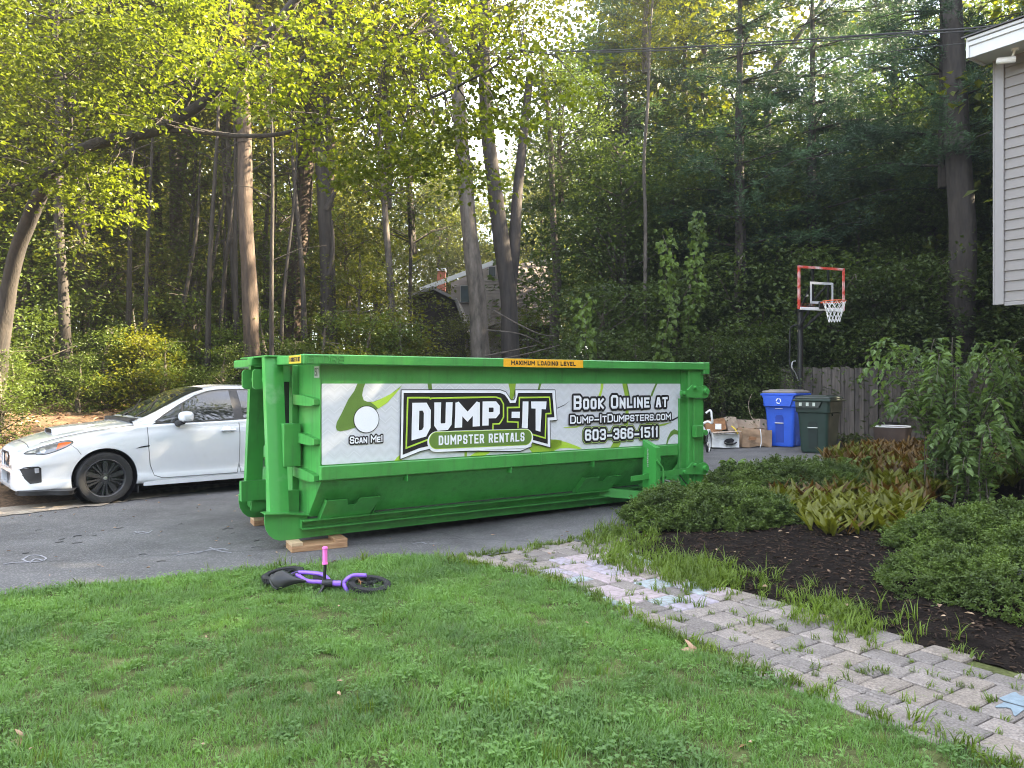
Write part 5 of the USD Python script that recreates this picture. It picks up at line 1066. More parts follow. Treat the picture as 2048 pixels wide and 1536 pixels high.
# ------------------------------------------------------------------ the neighbours' house among the trees
def plate(pts, Y, depth, mb): 
    q = [at(x, y, Y) for x, y in pts]
    return mb.prism([(p[0], p[2]) for p in q], (0, Y + depth, 0), (1, 0, 0), (0, 0, 1), depth)
N_ = thing('neighbour_house', 'shingled grey house with brick chimney, seen far back between the trunks', 'house', (0, 0, 0))
put('gable_wall', plate([(902, 720), (902, 566), (945, 547), (1004, 522), (1012, 560), (1012, 720)], 36, 6.0, MB()), 'pale_siding', N_)
lap = MB()
for k in range(24):
    y = 556 + k * 6.2; xa = 902 if y > 566 else 930; z0 = at(0, y + 6.2, 36)[2]; z1 = at(0, y, 36)[2]; X0 = at(xa, y, 36)[0]; X1 = at(1012, y, 36)[0]
    lap.prism([(35.955, z0), (36.0, z0), (36.0, z1), (35.985, z1)][::-1], (X0, 0, 0), (0, 1, 0), (0, 0, 1), X1 - X0)
put('lap_boards', lap, 'pale_siding', N_, kind='stuff')
for yy_ in (35.6, 39.0): put('rake_board', MB().obox(at(840, 580, yy_), at(1006, 518, yy_), 0.10, 0.20), 'trim_white', N_)
rr = MB()                                             # the shingled slope to the right, in courses
for k in range(17):
    t0, t1 = k / 17, (k + 1) / 17
    e = lambda t: (at(990 - 10 * t, 534 + 122 * t, 36.8 - 1.6 * t), at(1092 + 30 * t, 520 + 122 * t, 40.0 - 2.4 * t))
    (p0, p1), (q0, q1) = e(t0), e(t1 + 0.015); lift = np.array([0, -0.07, 0.05])
    q0, q1 = q0 + lift, q1 + lift; dn = np.array([0, 0.03, -0.10])
    rr.add([p0, p1, q1, q0, q0 + dn, q1 + dn], [[0, 1, 2], [0, 2, 3], [3, 2, 5], [3, 5, 4], [2, 1, 0], [3, 2, 0]])
put('shingle_courses', rr, 'old_roof', N_, kind='stuff')
put('lower_wall', plate([(985, 725), (985, 652), (1112, 640), (1112, 725)], 38.0, 2.0, MB()), 'dark_brown_siding', N_)
put('porch_roof', plate([(968, 652), (990, 640), (990, 648), (968, 657)], 34.5, 1.4, MB()), 'old_roof', N_)
for px_, py_, w_, h_ in ((922, 572, 28, 32), (978, 534, 12, 18)):
    f_ = put('window_frame', plate([(px_ - 2, py_ - 2), (px_ + w_ + 2, py_ - 2), (px_ + w_ + 2, py_ + h_ + 2), (px_ - 2, py_ + h_ + 2)], 35.90, 0.05, MB()), 'trim_grey', N_)
    put('pane', plate([(px_, py_), (px_ + w_, py_), (px_ + w_, py_ + h_), (px_, py_ + h_)], 35.86, 0.03, MB()), 'window_glass', f_)
f_ = put('porch_window_frame', plate([(924, 656), (952, 656), (952, 684), (924, 684)], 34.0, 0.3, MB()), 'trim_white', N_); 
for k in range(2): put('pane', plate([(926 + 13 * k, 658), (937 + 13 * k, 658), (937 + 13 * k, 682), (926 + 13 * k, 682)], 33.96, 0.03, MB()), 'window_glass', f_)
put('chimney', plate([(874, 580), (874, 541), (890, 541), (890, 580)], 38, 0.6, MB()), 'brick', N_)
put('chimney_cap', plate([(873, 541), (873, 536), (891, 536), (891, 541)], 37.95, 0.7, MB()), 'trim_white', N_)
S_ = thing('barn_shed', 'dark brown shed with barn-shaped gambrel roof in front of the far house', 'shed', (0, 0, 0))
gam = [(824, 725), (824, 592), (866, 577), (912, 600), (934, 664), (934, 725)]
put('shed_wall', plate([(826, 725), (826, 595), (866, 580), (909, 602), (930, 664), (930, 725)], 31, 4.0, MB()), 'dark_brown_siding', S_)
lp_ = MB()
for k in range(17):
    y = 602 + k * 7.2; z0 = at(0, y + 7.2, 31)[2]; z1 = at(0, y, 31)[2]; xr = np.interp(y, [600, 664], [906, 928]); X0 = at(828, y, 31)[0]; X1 = at(xr, y, 31)[0]
    lp_.prism([(30.95, z0), (31.0, z0), (31.0, z1), (30.985, z1)][::-1], (X0, 0, 0), (0, 1, 0), (0, 0, 1), X1 - X0)
put('lap_boards', lp_, 'dark_brown_siding', S_, kind='stuff')
for a_, b_ in ((gam[1], gam[2]), (gam[2], gam[3]), (gam[3], gam[4])):
    p, q = at(*a_, 30.7), at(*b_, 30.7); dz_ = np.array([0, 4.4, 0])
    put('roof_slope', MB().add([p, q, q + dz_, p + dz_, p + [0, 0, .1], q + [0, 0, .1], q + dz_ + [0, 0, .1], p + dz_ + [0, 0, .1]], [[0, 1, 2], [0, 2, 3], [4, 6, 5], [4, 7, 6], [0, 5, 1], [0, 4, 5], [3, 2, 6], [3, 6, 7], [1, 5, 6], [1, 6, 2], [0, 3, 7], [0, 7, 4]]), 'old_roof', S_)
    put('rake_trim', MB().obox(p + [0, -0.03, 0.02], q + [0, -0.03, 0.02], 0.05, 0.10), 'trim_grey', S_)
# ------------------------------------------------------------------ foliage
def rndunit(r, n):
    v = r.normal(0, 1, (n, 3)); return unit(v)
def leaf_mesh(P, D, N, Ln, Wd, fold=0.18, kind=4):
    """Leaves at P, pointing along D, facing N. kind 4: kite of 2 triangles; 6: pointed oval of 4 triangles, folded along the rib and drooping."""
    n = len(P); D = unit(D); N = unit(N - (N * D).sum(1, keepdims=True) * D); S = np.cross(D, N)
    Ln, Wd = np.broadcast_to(Ln, (n,))[:, None], np.broadcast_to(Wd, (n,))[:, None]
    if kind == 4:
        q = [P, P + D * Ln * .45 + S * Wd * .5 + N * Wd * fold, P + D * Ln, P + D * Ln * .45 - S * Wd * .5 + N * Wd * fold]
        f = np.array([[0, 1, 2], [0, 2, 3]])
    else:
        q = [P, P + D * Ln * .30 + S * Wd * .5 + N * Wd * fold, P + D * Ln * .68 + S * Wd * .36 + N * (Wd * fold * .6), P + D * Ln - N * Ln * .14, P + D * Ln * .68 - S * Wd * .36 + N * (Wd * fold * .6), P + D * Ln * .30 - S * Wd * .5 + N * Wd * fold]
        f = np.array([[0, 1, 2], [0, 2, 3], [0, 3, 4], [0, 4, 5]])
    V = np.stack(q, 1); k = V.shape[1]
    return V.reshape(-1, 3), (f[None] + np.arange(n)[:, None, None] * k).reshape(-1, 3)
def spray(r, C, per, rad, flat, Ln, asp=0.62, up=1.0, kind=4, droop=0.25, out=None):
    """Clumps of leaves round the points C: flattened discs, as twigs carry them."""
    n = len(C) * per; c = np.repeat(C, per, 0); rad = np.repeat(np.broadcast_to(rad, (len(C),)), per)[:, None]
    a = r.rand(n) * 2 * PI; q = np.sqrt(r.rand(n)); off = np.stack([np.cos(a) * q, np.sin(a) * q, r.normal(0, 1, n) * flat - droop * q * q], 1) * rad
    tilt = np.repeat(r.normal(0, 0.28, (len(C), 2)), per, 0); off[:, 2] += off[:, 0] * tilt[:, 0] + off[:, 1] * tilt[:, 1]
    D = np.stack([np.cos(a), np.sin(a), -0.25 + 0 * a], 1) + r.normal(0, 0.55, (n, 3)); N = np.array([0, 0, up]) + r.normal(0, 0.42, (n, 3))
    L_ = Ln * (0.65 + 0.6 * r.rand(n))
    return leaf_mesh(c + off, D, N, L_, L_ * asp, kind=kind)
proto_root = stage.CreateClassPrim('/World/Prototypes')
def proto(name, parts):
    """A class prim of named meshes, to be referenced by copies."""
    stage.DefinePrim(f'/World/Prototypes/{name}', 'Xform')
    for n, mb, m, sm in parts:
        mesh = mb.mesh() if isinstance(mb, MB) else mb
        usdkit.mesh(stage, f'/World/Prototypes/{name}/{n}', mesh, L(m), sm)
def instance(path_name, pname, loc, rz, sc, parent=None, tilt=0.0):
    base = str(parent.GetPath()) if parent is not None else '/World'
    x = UsdGeom.Xform.Define(stage, numbered(f'{base}/{path_name}'))
    x.AddTranslateOp().Set(Gf.Vec3d(*map(float, loc))); x.AddRotateZOp().Set(math.degrees(rz))
    if tilt: x.AddRotateXOp().Set(math.degrees(tilt))
    x.AddScaleOp().Set(Gf.Vec3f(*([float(sc)] * 3 if np.ndim(sc) == 0 else map(float, sc))))
    x.GetPrim().GetReferences().AddInternalReference(f'/World/Prototypes/{pname}'); x.GetPrim().SetInstanceable(True)
    return x.GetPrim()
TRI = {}
def crown(name, seed, h, R, nclump, per, Ln, m, rc=0.8, flat=0.16, low=0.0, shape=1.0, limb_m='bark_grey', nl=46, bare=0.15):
    """Crown of a broad-leaved tree with its limbs, origin where the crown begins on the trunk."""
    r = np.random.RandomState(seed)
    t = low + (1 - low) * r.rand(nclump) ** 0.9; prof = np.sqrt(np.clip(1 - (2 * t ** shape - 0.85) ** 2 / 1.4, 0.04, 1)); a = r.rand(nclump) * 2 * PI
    lob = 0.75 + 0.35 * np.sin(a * 3 + seed) * np.sin(t * 7 + seed); q = np.clip(r.rand(nclump) ** 0.55, bare, 1)
    Cc = np.stack([np.cos(a) * q * prof * R * lob, np.sin(a) * q * prof * R * lob, t * h], 1) + r.normal(0, 0.15, (nclump, 3))
    V, F = spray(r, Cc, per, rc * (0.7 + 0.6 * r.rand(nclump)), flat, Ln)
    lm = MB()
    lm.tube([(0, 0, -0.3), (0.1, 0.05, h * 0.3), (-0.05, 0.1, h * 0.62), (0, 0, h * 0.93)], [0.12, 0.09, 0.055, 0.015], 6)
    for k in r.choice(nclump, min(nl, nclump), False):
        e = Cc[k]; z0 = max(0.0, e[2] - np.linalg.norm(e[:2]) * (0.35 + 0.4 * r.rand())); mid = np.array([e[0] * .5, e[1] * .5, (z0 + e[2]) / 2 + 0.12]) + r.normal(0, 0.1, 3)
        lm.tube([(0, 0, z0), mid, e], [0.035 * R / 3, 0.022 * R / 3, 0.006], 4, cap=False)
    proto(name, [('foliage', (V, F), m, False), ('limbs', lm, limb_m, False)]); TRI[name] = len(F)
def pine_crown(name, seed, h, R, m='needle', whorls=15, per=95, Ln=0.15, W=0.022):
    r = np.random.RandomState(seed); C, lm = [], MB()
    lm.tube([(0, 0, -0.3), (0, 0, h * 0.98)], [0.14, 0.02], 6)
    for w in range(whorls):
        t = w / (whorls - 1); z = h * (0.02 + 0.95 * t); rr = R * (1 - t) ** 0.75 * (0.75 + 0.35 * r.rand()) + 0.3
        for k in range(r.randint(5, 8)):
            a = r.rand() * 2 * PI; L_ = rr * (0.6 + 0.5 * r.rand()); pts = [(0, 0, z), (math.cos(a) * L_ * .55, math.sin(a) * L_ * .55, z + 0.10 * L_), (math.cos(a) * L_, math.sin(a) * L_, z + 0.05 * L_)]
            lm.tube(pts, [0.03, 0.018, 0.006], 4, cap=False)
            for s in np.linspace(0.3, 1.0, max(3, int(L_ / 0.30))):
                for _ in range(3): C.append(np.array([math.cos(a) * L_ * s, math.sin(a) * L_ * s, z + 0.09 * L_ * s]) + r.normal(0, 1, 3) * [0.24, 0.24, 0.08] * (0.4 + L_ * 0.35))
    C = np.array(C); n = len(C) * (per // 3); c = np.repeat(C, per // 3, 0); d = rndunit(r, n); d[:, 2] = d[:, 2] * 0.6 + 0.25
    V, F = leaf_mesh(c + d * 0.03 + r.normal(0, 0.05, (n, 3)), d, rndunit(r, n), Ln * (0.7 + 0.6 * r.rand(n)), W, fold=0.0)
    proto(name, [('foliage', (V, F), m, False), ('limbs', lm, 'bark_dark', False)]); TRI[name] = len(F)
crown('crown_hardwood_a', 1, 9.5, 3.8, 190, 95, 0.115, 'leaf_hardwood', rc=0.95)
crown('crown_hardwood_b', 2, 8.5, 3.5, 170, 95, 0.110, 'leaf_gold', rc=0.9)
crown('crown_hardwood_c', 3, 10.5, 3.6, 190, 95, 0.115, 'leaf_hardwood', rc=0.85)
crown('crown_under_a', 4, 5.5, 2.2, 125, 75, 0.088, 'leaf_under', rc=0.75, flat=0.09)
crown('crown_under_b', 5, 4.2, 1.9, 110, 75, 0.082, 'leaf_hardwood', rc=0.7, flat=0.08)
crown('crown_dark_a', 6, 6.5, 2.5, 200, 95, 0.090, 'leaf_dark', rc=0.75, flat=0.13)
crown('crown_dark_b', 7, 5.0, 2.3, 180, 95, 0.088, 'leaf_dark', rc=0.7, flat=0.12)
crown('bush_green', 8, 2.2, 1.3, 90, 60, 0.070, 'leaf_under', rc=0.42, flat=0.16, low=0.05, nl=40, limb_m='twig')
crown('bush_dark', 9, 2.5, 1.5, 120, 75, 0.070, 'leaf_dark', rc=0.45, flat=0.16, low=0.03, nl=40, limb_m='twig')
crown('bush_gold', 10, 1.7, 1.0, 80, 60, 0.072, 'leaf_gold', rc=0.4, flat=0.14, low=0.1, nl=40, limb_m='twig')
pine_crown('crown_pine_a', 11, 11, 3.0); pine_crown('crown_pine_b', 12, 9, 2.6)

def trunk_mesh(pts, rad, sides=10, flare=True, seed=0):
    p = spline(np.array(pts), 26); n = len(p); rr = np.interp(np.linspace(0, 1, n), np.linspace(0, 1, len(rad)), rad)
    if flare: rr = rr * (1 + 0.5 * np.exp(-np.linspace(0, 14, n)))
    m = MB().tube(p, rr, sides); v = m.v[0]
    m.v[0] = v + (meshkit.fbm(v * [3, 3, 1.2] + seed, 3, seed)[:, None] - 0.5) * np.array([1, 1, 0]) * (0.35 * np.repeat(rr, sides)[:, None])
    return m
def tree(name, label, pix, width, Y, crowns, bark, cat='tree', group=None, lift=0.0, extra=None, topz=None):
    """pix: pixels down the trunk's middle from its foot upwards; width: pixels at foot and top; crowns: (prototype, height on trunk, scale, dx, dy)."""
    P_ = [at(x, y, Y) for x, y in pix]; g = gp(P_[0][0], P_[0][1]); base = np.array([P_[0][0], P_[0][1], g[2] - 0.15])
    if topz: d = (P_[-1] - P_[-2]) / max(P_[-1][2] - P_[-2][2], .1); P_ = P_ + [P_[-1] + d * (topz - P_[-1][2]) * 0.5 + [0.1, 0.1, 0], P_[-1] + d * (topz - P_[-1][2]) * 0.9]
    if P_[0][2] > base[2] + 0.2: P_ = [base] + P_
    w0, w1 = width[0] / F_PX * Y / 2, width[1] / F_PX * Y / 2
    t = thing(name, label, cat, (0, 0, 0), group=group)
    put('trunk', trunk_mesh(P_, [w0, (w0 + w1) / 2, w1, w1 * 0.6 if topz else w1], 10, seed=int(pix[0][0])), bark, t, True)
    if extra:
        for e in extra: q = [at(*s) for s in e[0]]; put('limb', MB().tube(spline(q, 16), np.linspace(e[1] / F_PX * Y / 2, e[2] / F_PX * Y / 2, 16), 7), bark, t, True)
    zs = np.array([p[2] for p in P_]); PA = np.array(P_)
    for pn, z, sc, dx, dy, rz in crowns:
        c = np.array([np.interp(z, zs, PA[:, k]) for k in range(2)]); instance('crown', pn, (c[0] + dx, c[1] + dy, z), rz, sc, t)
    return t
HA, HB, HC, UA, UB, DA, DB, PA_, PB_ = 'crown_hardwood_a', 'crown_hardwood_b', 'crown_hardwood_c', 'crown_under_a', 'crown_under_b', 'crown_dark_a', 'crown_dark_b', 'crown_pine_a', 'crown_pine_b'
# trunks that can be told apart, left to right
tree('forest_tree', 'thick grey trunk just right of the leaning maple trunk, half hidden by its leaves', [(118, 720), (114, 560), (104, 440), (100, 300), (98, 150)], (30, 22), 17, [(HA, 6.0, 1.0, 0, 0, .3)], 'bark_grey', topz=14)
tree('forest_tree', 'dark trunk behind the hood of the white car', [(136, 800), (132, 700), (125, 560), (118, 430)], (26, 18), 14.6, [(UB, 4.0, 1.0, 0, .6, 1.0)], 'bark_dark', topz=11)
tree('forest_tree', 'dark straight trunk in the left woods, above the car windscreen', [(206, 720), (200, 560), (196, 400), (193, 200), (190, 40)], (26, 18), 18, [(HB, 7.0, 1.0, .4, .5, 2.0)], 'bark_dark', topz=14)
tree('forest_tree', 'slim trunk with sunlit orange upper bark in the left woods', [(240, 720), (238, 560), (240, 420), (246, 300), (250, 120)], (20, 15), 23, [(HC, 8.0, 1.0, 0, 0, .9)], 'bark_brown', topz=15)
tree('forest_tree', 'slim dark trunk between two thicker ones in the left woods', [(326, 720), (322, 560), (316, 430), (312, 300), (308, 100)], (17, 12), 20, [(HA, 7.5, .9, 0, 0, 4.0)], 'bark_dark', topz=14)
tree('forest_tree', 'grey trunk forking high, left of the tall straight pine trunk', [(356, 720), (354, 560), (352, 420), (350, 300), (344, 150)], (27, 22), 19, [(HB, 7.5, 1.05, .3, .3, 5.0)], 'bark_grey', topz=14, extra=[([(352, 420, 19), (366, 330, 18.8), (378, 230, 18.6), (384, 60, 18.5)], 16, 9)])
tree('forest_tree', 'thin leaning dark trunk just left of the tall straight trunk', [(478, 720), (470, 600), (463, 480), (452, 350), (440, 180), (432, 40)], (13, 9), 17.5, [(UA, 6.0, .9, 0, 0, 1.3)], 'bark_dark', topz=12)
tree('tall_trunk_tree', 'tall straight brown trunk, the most prominent, above the front of the dumpster', [(508, 760), (503, 680), (498, 560), (491, 420), (489, 300), (484, 150), (478, 0)], (33, 26), 15.5, [(HB, 7.5, 1.0, .2, .8, 3.0)], 'bark_brown', topz=14)
tree('forest_tree', 'thick leaning reddish trunk with sunlit top, right of the straight trunk', [(582, 720), (590, 580), (603, 430), (612, 320), (626, 200), (640, 60)], (40, 32), 20, [(HC, 8.0, 1.0, 0, .4, 2.2)], 'bark_brown', topz=15)
tree('forest_tree', 'crooked dark trunk with a broken stub at its fork', [(660, 720), (656, 560), (650, 430), (642, 300), (645, 200), (655, 80), (660, -40)], (30, 24), 17.5, [(HA, 8.0, .95, 0, .3, 4.4)], 'bark_dark', topz=14, extra=[([(652, 420, 17.4), (662, 400, 17.4), (670, 384, 17.4)], 14, 8), ([(656, 560, 17.4), (666, 500, 17.3), (664, 440, 17.3)], 12, 5)])
tree('forest_tree', 'slender pale trunk standing left of the dark brown shed', [(787, 720), (783, 620), (776, 500), (768, 400), (763, 340), (758, 250)], (16, 10), 18, [(UB, 6.0, 1.0, 0, .5, .4)], 'bark_grey', topz=11)
tree('forest_tree', 'very thin dark trunk in front of the left end of the shed', [(822, 720), (820, 600), (822, 480), (818, 400)], (8, 6), 20, [(UA, 5.2, .9, 0, .4, 2.5)], 'bark_dark', topz=10)
tree('forest_tree', 'grey trunk leaning left across the front of the far house', [(966, 770), (960, 690), (955, 600), (940, 470), (930, 360), (920, 250), (905, 130), (860, 20)], (40, 28), 17, [(HC, 8.8, .95, -.6, .8, 5.2)], 'bark_grey', topz=14)
tree('forked_tree', 'dark twin-stemmed trunk in front of the shingled slope of the far house', [(1022, 770), (1020, 680), (1014, 570), (996, 430), (984, 330), (973, 240), (968, 100)], (40, 28), 18, [(HA, 9.0, .9, -.3, .6, .7)], 'bark_dark', topz=14, extra=[([(1018, 600, 18.1), (1028, 500, 18.2), (1034, 400, 18.4), (1044, 300, 18.6), (1060, 150, 19)], 28, 16)])
tree('forest_tree', 'short pale trunk at the right end of the far house roof', [(1106, 760), (1110, 640), (1114, 560), (1112, 510), (1106, 430)], (24, 14), 22, [(DB, 7.0, .8, .3, .5, 1.9)], 'bark_grey', topz=11)
tree('forest_tree', 'thin pale dead-looking trunk rising right of the dark pine', [(1292, 740), (1290, 600), (1291, 450), (1288, 320), (1296, 200), (1300, 60)], (9, 6), 19, [(UB, 9.6, .8, 0, .5, 3.9)], 'bark_grey', topz=13)
tree('forest_tree', 'massive dark trunk in shade left of the house corner', [(1918, 760), (1922, 600), (1926, 470), (1918, 350), (1912, 220), (1905, 60)], (58, 44), 17.9, [(PA_, 6.5, 1.0, 0, .6, 0), (DA, 5.5, .7, .8, 1.4, 2)], 'bark_dark', topz=17)
tree('forest_tree', 'smaller dark trunk beside the massive one, near the house corner', [(1955, 740), (1957, 600), (1960, 450), (1962, 300)], (16, 12), 23, [(DA, 6.5, 1.0, 0, 0.4, 2.6)], 'bark_dark', topz=13)
tree('leaning_dead_limb', 'long bare dark limb leaning up to the right across the bright gap', [(1535, 210), (1545, 150), (1580, 95), (1620, 40), (1660, -20)], (15, 9), 22, [], 'bark_dark')

# the maple at the left whose limbs reach over the yard
mt = thing('maple_tree', 'yellow-green maple at the left whose long dark limbs reach across the view', 'tree', (0, 0, 0))
def limb(pts, w0, w1, name='limb', n=30): 
    q = spline([at(*p) for p in pts], n); Ym = np.mean([p[2] for p in pts])
    put(name, MB().tube(q, np.linspace(w0, w1, n) / F_PX * Ym / 2, 8), 'bark_dark', mt, True); return q
b0 = at(-20, 760, 12.2); b0[2] = gz(b0[0], b0[1]) - 0.1
tr = np.vstack([[b0], [at(*p) for p in [(5, 660, 12.1), (30, 520, 11.8), (62, 430, 11.5), (95, 365, 11.2), (112, 330, 11.0)]]])
put('trunk', trunk_mesh(tr, [0.14, 0.115, 0.105, 0.09], 10, seed=3), 'bark_dark', mt, True)
lA = limb([(105, 345, 11.1), (140, 312, 10.9), (200, 285, 10.8), (262, 272, 10.6), (310, 262, 10.5), (350, 240, 10.3), (400, 210, 10.2), (440, 172, 10.1), (485, 128, 10), (530, 80, 9.8), (590, 0, 9.7), (640, -70, 9.6)], 26, 16, n=46)
lB = limb([(312, 262, 10.5), (345, 260, 10.4), (400, 263, 10.2), (480, 272, 9.8), (560, 268, 9.5), (650, 245, 9.2), (740, 232, 9), (840, 205, 8.8), (960, 150, 8.7), (1040, 100, 8.6)], 13, 3, n=46)
lC = limb([(112, 335, 11), (80, 352, 10.8), (40, 372, 10.6), (0, 378, 10.5), (-90, 392, 10)], 20, 14)
lD = limb([(135, 292, 10.9), (142, 240, 10.8), (135, 180, 10.6), (122, 120, 10.5), (110, 40, 10.4)], 9, 4)
lE = limb([(368, 225, 10.3), (384, 185, 10.2), (412, 140, 10.1), (440, 85, 10), (458, 20, 9.9), (462, -40, 9.9)], 8, 5)
lF = limb([(500, 118, 9.9), (560, 85, 9.7), (640, 62, 9.4), (720, 58, 9.1), (820, 70, 8.9)], 8, 3)
lG = limb([(0, 378, 10.5), (-60, 330, 9.8), (-120, 240, 9.3), (-160, 120, 9.0)], 12, 5)
r = np.random.RandomState(77); Cm = []
def fill(poly_px, n, Y0, Y1):
    pg = Polygon(poly_px); x0, y0, x1, y1 = pg.bounds; k = 0
    while k < n:
        x, y = x0 + (x1 - x0) * r.rand(), y0 + (y1 - y0) * r.rand()
        if pg.contains(Point(x, y)): Cm.append(at(x, y, Y0 + (Y1 - Y0) * r.rand())); k += 1
fill([(-140, -60), (180, -60), (200, 130), (240, 200), (235, 260), (120, 250), (60, 330), (-140, 330)], 112, 8.6, 11.5)
fill([(180, -60), (480, -60), (470, 60), (380, 190), (300, 250), (235, 250), (220, 150)], 75, 9.0, 12.5)
fill([(60, 330), (180, 300), (250, 330), (250, 470), (200, 450), (150, 380), (60, 390)], 22, 9.8, 11)
fill([(-120, 330), (60, 330), (60, 380), (0, 430), (-120, 440)], 12, 9.8, 11)
fill([(470, 60), (650, -50), (800, -50), (1000, 0), (1180, 60), (1210, 160), (1120, 230), (960, 270), (860, 290), (760, 330), (640, 262), (560, 232), (480, 214), (420, 185), (410, 150)], 104, 7.9, 10)
fill([(620, 270), (860, 250), (900, 330), (980, 350), (960, 380), (830, 330), (700, 360), (640, 330)], 26, 8, 9.5)
Cm = np.array(Cm)
V, F = spray(r, Cm, 62, 0.36 * (0.7 + 0.7 * r.rand(len(Cm))), 0.08, 0.064, asp=0.85, kind=6, droop=0.3)
put('foliage', (V, F), 'leaf_maple', mt)
tw = MB(); allp = np.vstack([lA, lB, lC, lD, lE, lF, lG])
for c in Cm[::2]:
    q = allp[np.argmin(((allp - c) ** 2).sum(1))]; d = np.linalg.norm(c - q)
    if d < 1.7: tw.tube([q, (q + c) / 2 + r.normal(0, 0.05, 3) + [0, 0, 0.06], c], [0.010, 0.007, 0.003], 4, cap=False)
put('twigs', tw, 'bark_dark', mt, kind='stuff')

# younger trees and undergrowth: alike things share a label and a group
r = np.random.RandomState(31)
def scatter(kindname, label, cat, group, protos, spots, stem_m='twig'):
    for (px, py, Y, sc) in spots:
        p = at(px, py, Y); p[2] = gz(p[0], p[1]) - 0.05
        x = instance(kindname, protos[r.randint(len(protos))], p, r.rand() * 6.28, sc * (0.92 + 0.16 * r.rand()))
        tag(x, label, cat, group)
scatter('understory_tree', 'slender leafy young tree with layered sprays among the left trunks', 'young tree', 'young trees among the left trunks', [UA, UB],
    [(30, 700, 15.5, .9), (100, 700, 18, 1.1), (180, 700, 16, .8), (270, 700, 20, 1.2), (300, 700, 17, .8), (395, 700, 18.5, 1.1), (420, 700, 22, 1.3), (540, 700, 20, 1.1), (560, 700, 24, 1.4), (690, 700, 21, 1.2), (720, 700, 17.5, .9), (760, 700, 24, 1.4), (-60, 700, 17, 1.2), (-20, 700, 21, 1.4), (640, 700, 26, 1.5), (460, 700, 26, 1.5), (20, 700, 24, 1.3), (925, 700, 23, .72), (1055, 700, 24, .85)])
scatter('forest_bush', 'light green bush at the edge of the woods behind the car and dumpster', 'bush', 'light green bushes along the left edge of the woods', ['bush_green'],
    [(0, 760, 11.6, .6), (20, 760, 13.2, .5), (110, 760, 14.8, .7), (160, 760, 13.6, .45), (215, 760, 14.2, .6), (265, 760, 15.8, .95), (330, 760, 14.4, .6), (400, 760, 16.4, 1.0), (450, 760, 14.8, .6), (520, 760, 16.2, .9), (590, 760, 15.0, .7), (650, 760, 15.8, 1.0), (740, 760, 15.6, 1.05), (800, 760, 16.2, 1.0), (-40, 760, 13.4, 1.0)])
for lab_, sp_ in (('yellow-leaved bush just above the left third of the dumpster rim', (680, 760, 14.8, 1.0)), ('yellow-leaved bush above the dumpster rim, left of the dark shed', (720, 760, 15.0, 1.0)), ('yellow-leaved bush behind the windscreen of the white car', (275, 760, 14.4, .85)), ('yellow-leaved bush behind the roof of the white car', (345, 760, 16.4, 1.0)), ('tall yellow-leaved bush beside the left wall of the dark shed', (775, 760, 17, 1.3))):
    scatter('yellow_bush', lab_, 'bush', 'yellow-leaved bushes', ['bush_gold'], [sp_])
scatter('dark_bush', 'dark green bush in the shade behind the dumpster and the fence', 'bush', 'dark bushes behind the dumpster and the fence', ['bush_dark'],
    [(890, 760, 15.2, .62), (965, 760, 15.5, .55), (1050, 760, 15.6, .62), (1140, 760, 17, .8), (1210, 760, 18.5, 1.5), (1270, 760, 17.2, .9), (1350, 760, 18.6, 1.5), (1420, 760, 17.0, .95), (1470, 760, 19.2, 1.9), (1540, 760, 18.2, 1.1), (1600, 760, 19.6, 1.9), (1670, 760, 18.6, 1.6), (1740, 760, 18.6, 1.7), (1810, 760, 18.8, 1.7), (1880, 760, 18.6, 1.6), (1950, 760, 18.8, 1.8), (2020, 760, 18.8, 1.8), (2100, 760, 18.6, 1.8), (1440, 760, 17.0, .9), (1500, 760, 17.3, .9)])
scatter('dark_tree', 'dense dark broad-leaved tree in the shaded woods on the right', 'tree', 'dark broad-leaved trees on the right', [DA, DB, DA, UA],
    [(1260, 760, 25, 1.2), (1240, 760, 21, 1.15), (1260, 760, 23, 1.3), (1340, 760, 21.5, 1.25), (1430, 760, 21.5, 1.2), (1500, 760, 23.5, 1.5), (1560, 760, 21, 1.15), (1640, 760, 22.5, 1.35), (1720, 760, 21, 1.2), (1790, 760, 23, 1.5), (1860, 760, 21.5, 1.3), (1940, 760, 22, 1.4), (2020, 760, 21, 1.4), (2100, 760, 22, 1.6), (1400, 760, 26, 1.8), (1600, 760, 27, 1.9), (1700, 760, 26, 1.8), (1830, 760, 27, 1.9)])
def pine(px, Y, sc, z0, pn, label):
    p = at(px, 760, Y); g = float(gz(p[0], p[1])); t = thing('pine_tree', label, 'pine tree', (p[0], p[1], g))
    put('trunk', trunk_mesh([(0, 0, -0.2), (0.1, 0, z0 * .6), (0, .1, z0 + 2.0), (0, 0, z0 + 5)], [0.21 * sc, 0.17 * sc, 0.13 * sc, 0.08 * sc], 9, seed=int(px)), 'bark_dark', t, True)
    instance('crown', pn, (0, 0, z0), px, sc, t); return t
pine(1250, 24.0, 1.05, 5.0, PB_, 'dark soft-needled pine rising right of the far house')
pine(1480, 20.0, 0.95, 4.6, PA_, 'bluish soft-needled pine standing just left of the hoop, high up')
pine(1625, 21.0, 1.0, 4.2, PA_, 'bluish soft-needled pine whose crown is right of the bright sky gap')
pine(1370, 27.0, 1.45, 3.0, PB_, 'pine farther back in the middle of the right woods')
pine(1790, 26.0, 1.45, 4.0, PA_, 'tall pine behind the right woods, left of the house eave')
pine(2060, 25.0, 1.3, 3.0, PB_, 'pine behind the grey house corner')
